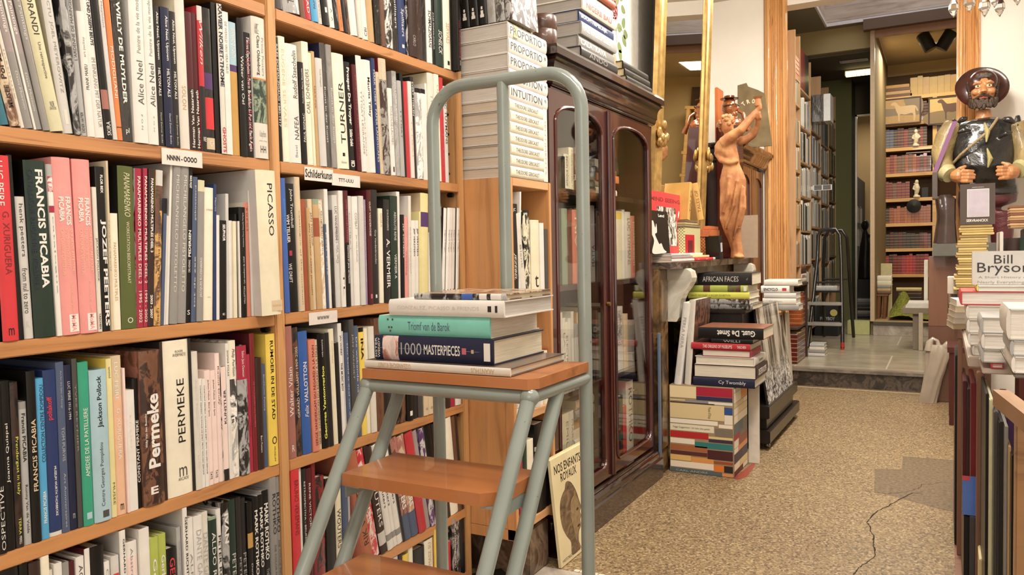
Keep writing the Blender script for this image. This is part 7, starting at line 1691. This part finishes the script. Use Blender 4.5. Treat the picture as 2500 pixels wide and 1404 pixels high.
# sleeves, cuffs, hands and head (skin is one surface per exposed part joined through the neck)
s = MB(); s.tube([q_(2332, 304), q_(2312, 335, -.01), q_(2300, 372, -.04), q_(2302, 400, -.10), q_(2314, 422, -.16)], [.066, .070, .066, .058, .046], 16); remesh(s.build('sleeve', M_shirt, fg), .012, 3)
s = MB(); s.tube([q_(2478, 304), q_(2492, 335, -.01), q_(2504, 372, -.05), q_(2500, 398, -.10), q_(2490, 412, -.15)], [.066, .070, .066, .058, .046], 16); remesh(s.build('sleeve', M_shirt, fg), .012, 3)
for (a, b) in ((q_(2308, 420, -.15), q_(2320, 428, -.18)), (q_(2496, 410, -.14), q_(2484, 416, -.17))): s = MB(); s.tube([a, a.lerp(b, .3), a.lerp(b, .6), b], [.056, .060, .053, .050], 14); s.build('cuff', flat('pale_cuff', 'a79f74', .5), fg)
def hand(wx, wy, dirx, tips, th):
    s = MB(); w = q_(wx, wy, -.17); k = q_(wx+dirx*26, wy-1, -.205); s.tube([w, w.lerp(k, .35), w.lerp(k, .75), k], [.034, .042, .046, .036], 12)
    for i, (dx, dy) in enumerate(tips):
        b = q_(wx+dirx*22, wy-12+8.2*i, -.21); m = q_(wx+dirx*(22+dx*.55), wy-12+8.2*i+dy*.4, -.235); e = q_(wx+dirx*(22+dx), wy-12+8.2*i+dy, -.215); s.tube([b, m, e], [.0135, .0125, .0095], 9); s.ball(e, .0098, 8)
    a = q_(wx+dirx*8, wy-10, -.19); s.tube([a, q_(wx+dirx*20, wy-19, -.215), q_(wx+dirx*(20+th), wy-23, -.21)], [.016, .014, .010], 9); s.ball(q_(wx+dirx*(20+th), wy-23, -.21), .0105, 8)
    remesh(s.build('hand', M_skin, fg), .0042, 1)
hand(2326, 430, 1, [(28, 0), (31, 1), (30, 0), (24, 1)], 10); hand(2482, 421, -1, [(24, -1), (26, 0), (25, 1), (20, 3)], 14)
s = MB(); loft(s, [fsec(2377, 2428, 296, .9), fsec(2382, 2423, 284, .95), fsec(2382, 2420, 268, 1.0)], 20)
hc = q_(2400, 223); hw = .072; s.ball(hc+Vector((0, .0, 0)), (hw, .085, .108), 20); s.ball(hc+Vector((0, -.025, -.055)), (.055, .055, .05), 16)
s.tube([hc+Vector((0, -.082, .022)), hc+Vector((0, -.104, -.008)), hc+Vector((0, -.112, -.026))], [.012, .017, .021], 10); s.ball(hc+Vector((-.019, -.094, -.028)), .0115, 8); s.ball(hc+Vector((.019, -.094, -.028)), .0115, 8)
for sx in (-1, 1):
    s.ball(hc+Vector((sx*.040, -.062, -.012)), (.026, .022, .022), 10); s.tube([hc+Vector((sx*.012, -.080, .040)), hc+Vector((sx*.034, -.080, .047)), hc+Vector((sx*.056, -.062, .036))], [.009, .011, .007], 8)
    s.ball(hc+Vector((sx*.075, .005, -.005)), (.012, .018, .030), 10)
remesh(s.build('head', M_skin, fg), .0048, 2)
for sx in (-1, 1):
    s = MB(); s.ball(hc+Vector((sx*.031, -.0765, .019)), (.0165, .0125, .0105), 12); s.build('eye', flat('painted_eye', 'd8c3a0', .3), fg)
    s = MB(); s.ball(hc+Vector((sx*.031, -.0888, .021)), (.0055, .002, .0055), 10); s.build('pupil', ink('3a2418'), fg)
s = MB(); random.seed(12)
for k in range(90):
    a = random.uniform(-1.35, 1.35); e = random.uniform(-.95, -.25); r_ = 1.0; s.ball(hc+Vector((hw*1.02*math.sin(a), -.088*math.cos(a)*.98-.012, -.062+.055*e*1.0+.012*abs(a))), (.013, .013, .017), 6)
for k in range(24): u = k/23*2-1; s.ball(hc+Vector((.046*u, -.098+.02*u*u, -.043-.016*u*u)), (.011, .012, .009), 6)
for sx in (-1, 1):
    for k in range(8): s.ball(hc+Vector((sx*(.070+.002*k), -.025+.004*k, -.055+.016*k)), (.010, .014, .013), 6)
s.build('beard', flat('grizzled_beard', '3c2c20', .6, var=.5, nscale=60), fg)
s = MB(); s.tube([hc+Vector((-.022, -.096, -.058)), hc+Vector((0, -.104, -.056)), hc+Vector((.022, -.096, -.058))], [.005, .008, .005], 8); s.build('lips', flat('painted_lips', '8a4a38', .4), fg)
s = MB()
for k in range(34): a = random.uniform(-1.2, 1.2); s.ball(hc+Vector((hw*.8*math.sin(a)*.8, -.052*math.cos(a)-.01, .082+.014*random.random()*math.cos(a))), (.014, .012, .014), 6)
s.build('hair', flat('grey_brown_hair', '4a4038', .6, var=.5, nscale=60), fg)
s = MB(); M_ = Matrix.Translation(hc+Vector((-.006, .045, .028))) @ Matrix.Rotation(math.radians(66), 4, 'X') @ Matrix.Rotation(math.radians(4), 4, 'Y')
s.lathe([(.060, .0), (.085, -.004), (.115, -.010), (.138, -.006), (.150, .006), (.153, .012), (.150, .016), (.135, .006), (.112, .004), (.088, .012), (.084, .05), (.078, .09), (.060, .108), (.02, .114), (.0, .114)], n=36, M=M_); hb = s.build('hat', M_hat, fg)
s = MB(); a, b = q_(2331, 296, -.12), q_(2283, 419, -.20); s.add([a+Vector((-.012, 0, 0)), a+Vector((.014, 0, 0)), b+Vector((.014, 0, 0)), b+Vector((-.014, 0, 0)), a+Vector((-.012, .003, 0)), a+Vector((.014, .003, 0)), b+Vector((.014, .003, 0)), b+Vector((-.014, .003, 0))], [(0, 1, 2, 3), (4, 7, 6, 5), (0, 3, 7, 4), (1, 5, 6, 2)]); o = s.build('strap', flat('purple_ribbon', '6a3c62', .6), None, FL); props(o, 'purple strap hung over the carved figure shoulder', 'strap')
s = MB(); p = at(2276, 487, YF-.22); p1 = at(2289, 421, YF-.22); s.box(p.x, YF-.26, p.z, p1.x, YF-.16, p1.z, 0, .003); props(s.build('hanging_case', flat('grey_brown_case', '4c433c', .5)), 'narrow dark case hanging from the purple strap', 'case')
s = MB(); a = at(2308, 595, 5.84); loft(s, [(Vector((a.x, 5.86, 1.047)), .07, .7), (Vector((a.x, 5.86, 1.10)), .062, .7), (Vector((a.x+.004, 5.86, 1.22)), .05, .7), (Vector((a.x, 5.86, 1.33)), .058, .7), (Vector((a.x, 5.86, 1.36)), .03, .7)], 22, .08, 7); props(s.build('carved_drapery', flat('dark_oak', '41302a', .4, coat=.3, var=.3, nscale=12)), 'dark fluted carving standing left of the figure legs on the slab', 'carving')
# ================================================================ plastic bag
bg = thing('plastic_bag', 'crumpled whitish plastic carrier bag leaning by the pedestal', 'bag', tuple(hit(2275, 983, 2, .002))); BL = bg.location.copy(); YB = BL.y
def bsec(x0, x1, y, d=.5): a, b = at(x0, y, YB), at(x1, y, YB); return ((a+b)/2-BL, (b-a).length/2, d)
M_bag = flat('thin_plastic', 'a39686', .35, coat=.4, var=.12, nscale=9); s = MB()
loft(s, [bsec(2242, 2286, 984, .3), bsec(2246, 2290, 965), bsec(2254, 2298, 930), bsec(2260, 2308, 900), bsec(2262, 2314, 880), bsec(2262, 2318, 862), bsec(2264, 2316, 850), bsec(2270, 2310, 842)][::-1], 40, .13, 7, seed=1, tw=1.1); s.build('sack', M_bag, bg)
s = MB(); s.tube([q - BL for q in (at(2268, 856, YB), at(2270, 836, YB), at(2278, 827, YB), at(2288, 832, YB), at(2292, 845, YB), at(2290, 858, YB))], [.03, .022, .014, .012, .016, .028], 10); s.build('handle', M_bag, bg)
s = MB(); s.tube([q - BL for q in (at(2300, 866, YB), at(2306, 848, YB), at(2314, 838, YB), at(2322, 840, YB))], [.026, .022, .018, .012], 10); s.build('handle', M_bag, bg)
tb = thing('side_table', 'small dark red legged table behind the counter beside the pedestal', 'table', (.12, 5.3, 0)); s = MB(); s.box(.02, 5.15, .42, .4, 5.5, .45); part(s, 'tabletop', flat('red_brown', '4a1e18', .4), tb)
for (x, y) in ((.03, 5.16), (.37, 5.16), (.03, 5.46), (.37, 5.46)): s = MB(); s.box(x, y, .001, x+.025, y+.025, .4195); part(s, 'leg', flat('red_brown', '4a1e18', .4), tb)
# ================================================================ sales counter made of bins, boards and books
M_cw = wood('counter_wood', '7d5742', '5a3c2c', 2, 5, .45, .2); M_cw2 = wood('counter_rim', '98714e', '75543a', 1, 5, .45, .2)
def edge_item(name, lab, cat, p0, p1, yt, Y, dep, mat, zb=.012, dz=0, bev=.002, kind=None):
    a, b = at(p0, yt, Y), at(p1, yt, Y); s = MB(); s.box(a.x, Y, zb, b.x-.0008, Y+dep, a.z, 0, bev); o = s.build(name, mat); return props(o, lab, cat)
cn = thing('counter', 'long wooden display counter with open bins along the right edge', 'counter', (.3, 2.3, 0))
s = MB(); s.box(.035, 1.62, .001, .9, 3.7, .012); part(s, 'floor_board', M_cw, cn)
s = MB(); a = at(2363, 914, 2.28); s.box(a.x, 2.28, .725, .9, 3.7, .752, 0, .003); part(s, 'countertop', flat('pale_top', 'b5a598', .5), cn)
for (p0, p1, yt, Y) in ((2385, 2405, 918, 2.20),): a, b = at(p0, yt, Y), at(p1, yt, Y); s = MB(); s.box(a.x, Y, .0125, b.x, Y+.035, .7245, 0, .002); part(s, 'post', M_cw, cn)
s = MB(); a, b = at(2337, 1100, 2.95), at(2349, 1100, 2.95); s.box(a.x, 2.95, .0125, b.x, 3.0, .7245, 0, .002); part(s, 'post', M_cw, cn)
s = MB(); s.box(.86, 1.65, .0125, .89, 3.69, .7245); part(s, 'back_board', M_cw, cn)
s = MB(); p, q = hit(2424, 951, 2, .80), hit(2500, 1011, 2, .80); n_ = (q-p).normalized(); w_ = Vector((-n_.y, n_.x, 0))*.022; 
if w_.y < 0: w_ = -w_
q2 = p+n_*.75; V = []
for z in (.775, .80): V += [tuple(v+Vector((0, 0, z-.80))) for v in (p, q2, q2+w_, p+w_)]
s.add(V, [(0, 3, 2, 1), (4, 5, 6, 7), (0, 1, 5, 4), (1, 2, 6, 5), (2, 3, 7, 6), (3, 0, 4, 7)]); part(s, 'bin_rim', M_cw2, cn)
a = at(2481, 1060, 1.40); s = MB(); s.box(a.x, 1.42, .001, a.x+.20, 1.445, .7745, 0, .003); part(s, 'bin_front', wood('bin_front', '96704a', '744f34', 0, 5, .45, .2), cn)
its = [(2332, 2351, 868, 3.05, 'black', 'black portfolio standing at the far end of the counter bins'), (2351, 2362, 930, 2.75, 'maroon', 'maroon board right of the far black portfolio'), (2362, 2371, 950, 2.70, 'darkbrown', 'dark brown board in the far counter bin'), (2371, 2385, 935, 2.60, 'darkred', 'dark red board in the far counter bin'),
 (2407, 2416, 960, 1.95, 'black', 'black board right of the counter post'), (2416, 2427, 975, 1.92, 'palegreen', 'pale green edged board in the near counter bin'), (2427, 2439, 1005, 1.88, 'darkgrey', 'dark grey board in the near counter bin'), (2439, 2455, 1030, 1.85, 'charcoal', 'wide charcoal board in the near counter bin'), (2455, 2463, 1040, 1.80, 'grey', 'grey board in the near counter bin'), (2463, 2470, 1090, 1.78, 'tan', 'tan edged board near the bin front'), (2470, 2480, 1110, 1.75, 'black', 'black board nearest the bin front'), (2458, 2482, 1000, 2.10, 'purple', 'dark purple board slanting behind the near bin boards')]
for (p0, p1, yt, Y, c, lab) in its: edge_item('board', lab, 'board', p0, p1, yt, Y, .30, cover_mat(c))
edge_item('book', 'black book standing low behind the small blue book', 'book', 2353, 2367, 1262, 2.35, .2, cover_mat('black')); edge_item('book', 'dark grey book standing low under the small blue book', 'book', 2367, 2383, 1262, 2.35, .2, cover_mat('darkgrey'))
a, b = at(2350, 1268, 2.33), at(2385, 1195, 2.33); bb = thing('book', 'small blue book with red corner tilted on the low dark books', 'book', (a.x, 2.36, a.z+.004), (-.25, 0, 0)); s = MB(); s.box(0, 0, 0, b.x-a.x, .004, .10); s.build('cover', cover_mat('royalblue'), bb); s = MB(); s.box(.001, .0041, .001, b.x-a.x-.001, .018, .098); s.build('page_block', page_mat(), bb); s = MB(); s.box(0, -.0004, .088, .017, -.0001, .1); s.build('red_corner', ink('red'), bb)
edge_item('booklet', 'cream booklet at the bottom edge of the counter bins', 'booklet', 2391, 2409, 1365, 2.10, .1, flat('cream_card', 'c9b98c', .6))
# piles of white books
def rot_pile(name, lab, p0, p1, y0, y1, Y, D, col, sg='', spine='none', pages='e2ddd4', front=False, **kw):
    """flat book whose front spans p0..p1 at depth Y between rows y0 (top) and y1 (bottom)"""
    a, b = at(p0, y1, Y), at(p1, y0, Y); t = b.z-a.z; W = b.x-a.x
    if front: return lying(name, lab, 'book', (a.x, Y, a.z), 0, W, D, t, col, segs_of(sg), pages=pages, **kw)
    return lying(name, lab, 'book', (a.x, Y+D, a.z), -math.pi/2, D, W, t, col, segs_of(sg), pages=pages, **kw)
zc_ = .7525
def stack_at(lst, z, Y):
    for (p0, p1, t, D, col, lab, kw) in lst:
        yy = Y+kw.pop('dy', 0); x0, x1 = along(p0, Y=yy, Z=z), along(p1, Y=yy, Z=z); ft = kw.pop('front', False)
        if ft: lying('book', lab, 'book', (x0, yy, z+.0005), 0, x1-x0, D, t, col, segs_of(kw.pop('sg', '')), **kw)
        else: lying('book', lab, 'book', (x0, yy+D, z+.0005), -math.pi/2, D, x1-x0, t, col, segs_of(kw.pop('sg', '')), pages='e6e1d8', **kw)
        z += t+.0008
    return z
zA = stack_at([(2376, 2520, .026, .2, 'palegrey', 'film-wrapped grey book lowest in the back white pile on counter', {}), (2366, 2520, .030, .2, 'white', 'white book second from bottom in the back counter pile', {}), (2364, 2530, .034, .2, 'white', 'thick white book third up in the back counter pile', {}), (2362, 2530, .034, .2, 'offwhite', 'thick off-white book below the red spined one', {}), (2346, 2520, .034, .2, 'red', 'white paged book with red spine in the counter pile', {}), (2386, 2530, .014, .2, 'lemon', 'thin pale book with yellow green edge under the upright grey one', dict(side='white'))], zc_, 2.30)
o = thing('book', 'grey book titled in thin dark letters standing upright on the counter pile', 'book', (along(2373, Y=2.335, Z=zA), 2.335, zA+.0006), (-.03, 0, 0)); x1 = along(2540, Y=2.335, Z=zA); W = x1-o.location.x; hB = at(2400, 614, 2.335).z-zA
s = MB(); s.box(0, 0, 0, W, .003, hB); s.box(0, .003, 0, .002, .032, hB); s.box(0, .032, 0, W, .035, hB); s.build('cover', cover_mat('palegrey'), o); s = MB(); s.box(.0025, .0032, .002, W-.003, .0318, hB-.002); s.build('page_block', page_mat(), o)
pxw = W/(2540-2373)
for (tx, x0, x1_, y0, y1, c) in (('Bill', 2428, 2473, 625, 649, 'charcoal'), ('Bryson', 2386, 2516, 646, 682, 'charcoal'), ('A Short History of', 2389, 2512, 684, 692, 'grey'), ('Nearly Everything', 2387, 2502, 697, 707, 'grey')):
    H_b = 708-614; s = MB(); letter(s, tx, ((x0-2373)*pxw, -.0006, hB*(708-y1)/H_b), ((x1_-x0)*pxw, 0, 0), (0, 0, hB*(y1-y0)/H_b)); s.build('title_lettering', ink(c), o)
zB_ = stack_at([(2420, 2452, .012, .16, 'red', 'thin red edged book lying under the nearest white pile', {}), (2398, 2460, .030, .18, 'silver', 'film-wrapped silver edged book in the near counter pile', {}), (2400, 2530, .034, .18, 'white', 'white paged book in the middle of the near counter pile', {}), (2397, 2530, .036, .18, 'silver', 'grey film-wrapped book topping the near counter pile', {})], zc_, 2.07)
# the near pile hangs partly over the bin: it rests on a small shelf board
s = MB(); s.box(along(2398, Y=2.07, Z=.74), 2.07, .74, .5, 2.279, .752, 0, .002); part(s, 'countertop', flat('pale_top', 'b5a598', .5), cn)
sh = MB(); sh.box(along(2476, Y=1.66, Z=.80), 1.66, .792, .55, 2.06, .80, 0, .002); part(sh, 'side_board', flat('grey_board_edge', '6f665c', .6), cn)
zC = stack_at([(2474, 2560, .030, .2, 'white', 'film-wrapped white book lowest in the corner pile', {}), (2470, 2560, .028, .2, 'silver', 'silver grey book in the corner pile at the right edge', {}), (2462, 2560, .055, .2, 'offwhite', 'thick off-white book topping the corner pile at right edge', {})], .8008, 1.66)
# sloping booklets and small things at the far left corner of the counter top
for k in range(5):
    a = at(2326+2*k, 866-22*k, 3.0); o = lying('booklet', ['lowest', 'second', 'middle', 'fourth', 'topmost'][k]+' pale booklet in the slipping stack at the counter corner', 'booklet', (a.x, 3.0-.03*k, .7535+.021*k), .12, .09, .15, .020, ['beige', 'offwhite', 'palegrey', 'cream', 'white'][k], hard=False)
a = at(2313, 783, 3.2); s = MB(); s.box(a.x, 3.2, .8595, a.x+.075, 3.3, .92, 0, .002); props(s.build('white_box', flat('white_carton', 'd8cfc0', .6)), 'small white carton at the far left counter corner', 'box')
s = MB(); s.box(a.x+.012, 3.21, .7525, a.x+.072, 3.29, .859, 0, .002); props(s.build('grey_box', flat('grey_carton', '6a625a', .6)), 'small grey carton under the small white one', 'box')
jr = thing('glass_jar', 'clear glass jar with red scraps beside the yellow booklet pile', 'jar', (at(2333, 745, 3.35).x+.02, 3.42, .753)); gm = bpy.data.materials.new('clear_glass'); gm.use_nodes = True; b_ = gm.node_tree.nodes['Principled BSDF']; b_.inputs['Transmission Weight'].default_value = 1; b_.inputs['Roughness'].default_value = .03; b_.inputs['IOR'].default_value = 1.45
s = MB(); s.lathe([(0, 0), (.04, 0), (.045, .006), (.045, .12), (.036, .14), (.036, .16), (.033, .16), (.033, .14), (.041, .118), (.041, .008), (0, .006)], n=20); s.build('glass', gm, jr); s = MB(); s.lathe([(0, .009), (.038, .009), (.038, .07), (0, .075)], n=14); s.build('contents', flat('red_scraps', 'a0403a', .6, var=.5, nscale=90), jr)
# yellowed booklets with the dark book on top
Yb = 3.12; zt = .7525; s = MB(); x0 = along(2338, Y=Yb, Z=.8); x1 = along(2424, Y=Yb, Z=.8); s.box(x0, Yb, .7525, x1+.02, Yb+.2, .878, 0, .003); props(s.build('cardboard_box', flat('brown_cardboard', '7a5f40', .7)), 'brown cardboard box under the yellowed booklet pile', 'box'); zt = .8785; random.seed(14)
for k in range(26):
    t = .0085; w0 = 2330 if k < 6 else (2336 if k < 20 else 2344); w1 = 2412 if k < 22 else 2424
    x0 = along(w0+random.uniform(-3, 5), Y=Yb, Z=zt); x1 = along(w1+random.uniform(-4, 4), Y=Yb, Z=zt); s = MB(); s.box(0, 0, 0, x1-x0, .17, t-.001, 0, .001); s.box(-.0002, .004, .002, 0, .166, t-.003, 1)
    o = s.build('booklet', [flat(['yellowed_a', 'yellowed_b', 'yellowed_c', 'yellowed_d'][k % 4], ['d8c684', 'bfa468', 'cdb878', 'a88c58'][(k*7) % 4], .7), ink('7a5f3c')], None, (x0, Yb+random.uniform(-.004, .004), zt+.0004)); props(o, ordinal(k+1)+' booklet from the bottom of the yellowed pile under the dark framed cover', 'booklet', 'yellowed booklets piled on the counter'); zt += t
x0, x1 = along(2344, Y=Yb+.01, Z=zt), along(2430, Y=Yb+.01, Z=zt); W = x1-x0; H = at(2390, 447, Yb).z-zt
sv = thing('book', 'dark brown book with white framed pale picture, upright on yellowed booklets', 'book', (x0, Yb+.012, zt+.0008), (-.10, 0, .0)); s = MB(); s.box(0, 0, 0, W, .003, H); s.box(0, .003, 0, .002, .018, H); s.box(0, .018, 0, W, .020, H); s.build('cover', cover_mat('4a3c34'), sv); s = MB(); s.box(.0022, .0031, .002, W-.001, .0179, H-.001); s.build('page_block', page_mat(), sv)
s = MB(); s.box(W*.20, -.0006, H*.19, W*.83, -.0001, H*.87); s.build('picture_border', ink('white'), sv); s = MB(); s.box(W*.215, -.0011, H*.205, W*.815, -.0007, H*.855); s.build('cover_picture', flat('pale_drawing', 'b3aab4', .5, nscale=40), sv)
s = MB(); letter(s, 'SERVRANCKX', (W*.18, -.0008, H*.07), (W*.62, 0, 0), (0, 0, H*.065), 0, .02); s.build('title_lettering', ink('white'), sv); s = MB(); letter(s, 'GEOMETRIA ABSTRACTA', (W*.34, -.0008, H*.90), (W*.34, 0, 0), (0, 0, H*.022)); s.build('title_lettering', ink('palegrey'), sv)
# right: dark box, standing books and a small paper pile
x0, x1 = along(2457, Y=3.2, Z=.9), along(2530, Y=3.2, Z=.9); s = MB(); s.box(x0+.055, 3.16, .7525, x1, 3.42, 1.085, 0, .003); props(s.build('black_box', ink('black')), 'black box standing at the right end of the counter', 'box')
r_ = thing('book', 'dark maroon book standing left of the black counter box', 'book', (x0, 3.17, .7525), (0, 0, -math.pi/2)); book_parts(r_, .050, .30, .2, 'darkbrown', segs_of('THE FIRE|u|.2|.7|.5|rose'))
s = MB(); s.box(x0-.022, 3.16, .7525, x0-.012, 3.36, 1.075, 0, .002); props(s.build('white_binder', flat('white_card', 'd8d2c8', .5)), 'thin white folder standing left of the maroon book', 'folder')
r_ = thing('book', 'dark green book standing before the black box at right edge', 'book', (along(2490, Y=3.10, Z=.9), 3.10, .7525), (0, 0, -math.pi/2)); book_parts(r_, .05, .30, .05, 'darkgreen')
zt = 1.0862
for k in range(9): a = along(2451+random.uniform(-1, 2), Y=3.2, Z=zt)+.016; s = MB(); s.box(a, 3.19, zt, a+.115+.004*k, 3.3, zt+.008, 0, .0015); o = s.build('booklet', flat(['worn_a', 'worn_b', 'worn_c'][k % 3], ['b08c66', 'c9a87c', '8a5a44'][k % 3], .7)); props(o, ordinal(k+1)+' worn booklet from the bottom of the small pile on the black box', 'booklet', 'worn booklets on the black box'); zt += .0085
# ================================================================ chandelier drops at the top right
chn = thing('chandelier', 'crystal chandelier whose hanging glass drops show at the top right', 'chandelier', (.10, 3.4, 2.94)); s = MB(); s.tube([(0, 0, 0), (0, 0, -.72)], .008, 8); s.tube([(.17*math.cos(a), .17*math.sin(a), -.70) for a in [2*math.pi*i/24 for i in range(24)]], .006, 8, 0, True, True); s.tube([(-.17, 0, -.70), (.17, 0, -.70)], .005, 8); s.tube([(0, -.17, -.70), (0, .17, -.70)], .005, 8); s.build('frame', flat('aged_brass', '8a6a38', .4, .8), chn)
for (x, y, hh) in ((2328, 18, 44), (2367, 4, 50), (2404, 14, 50), (2428, 2, 30), (2441, 16, 46), (2484, -6, 34)):
    Yc = 3.4+random.uniform(-.12, .12); c = at(x, y, Yc); L_ = hh*.00155; w_ = L_*.22; s = MB(); c = c-Vector(chn.location); s.lathe([(0, -L_*.55), (w_*.5, -L_*.38), (w_*1.15, -L_*.1), (w_, L_*.15), (w_*.5, L_*.42), (0, L_*.5)], tuple(c), 6); o = s.build('crystal_drop', gm, chn)
    for p in o.data.polygons: p.use_smooth = False
    s = MB(); s.tube([c+Vector((0, 0, L_*.45)), Vector((c.x*1.0, c.y, -.70))], .0012, 5); s.build('wire', flat('aged_brass', '8a6a38', .4, .8), chn)
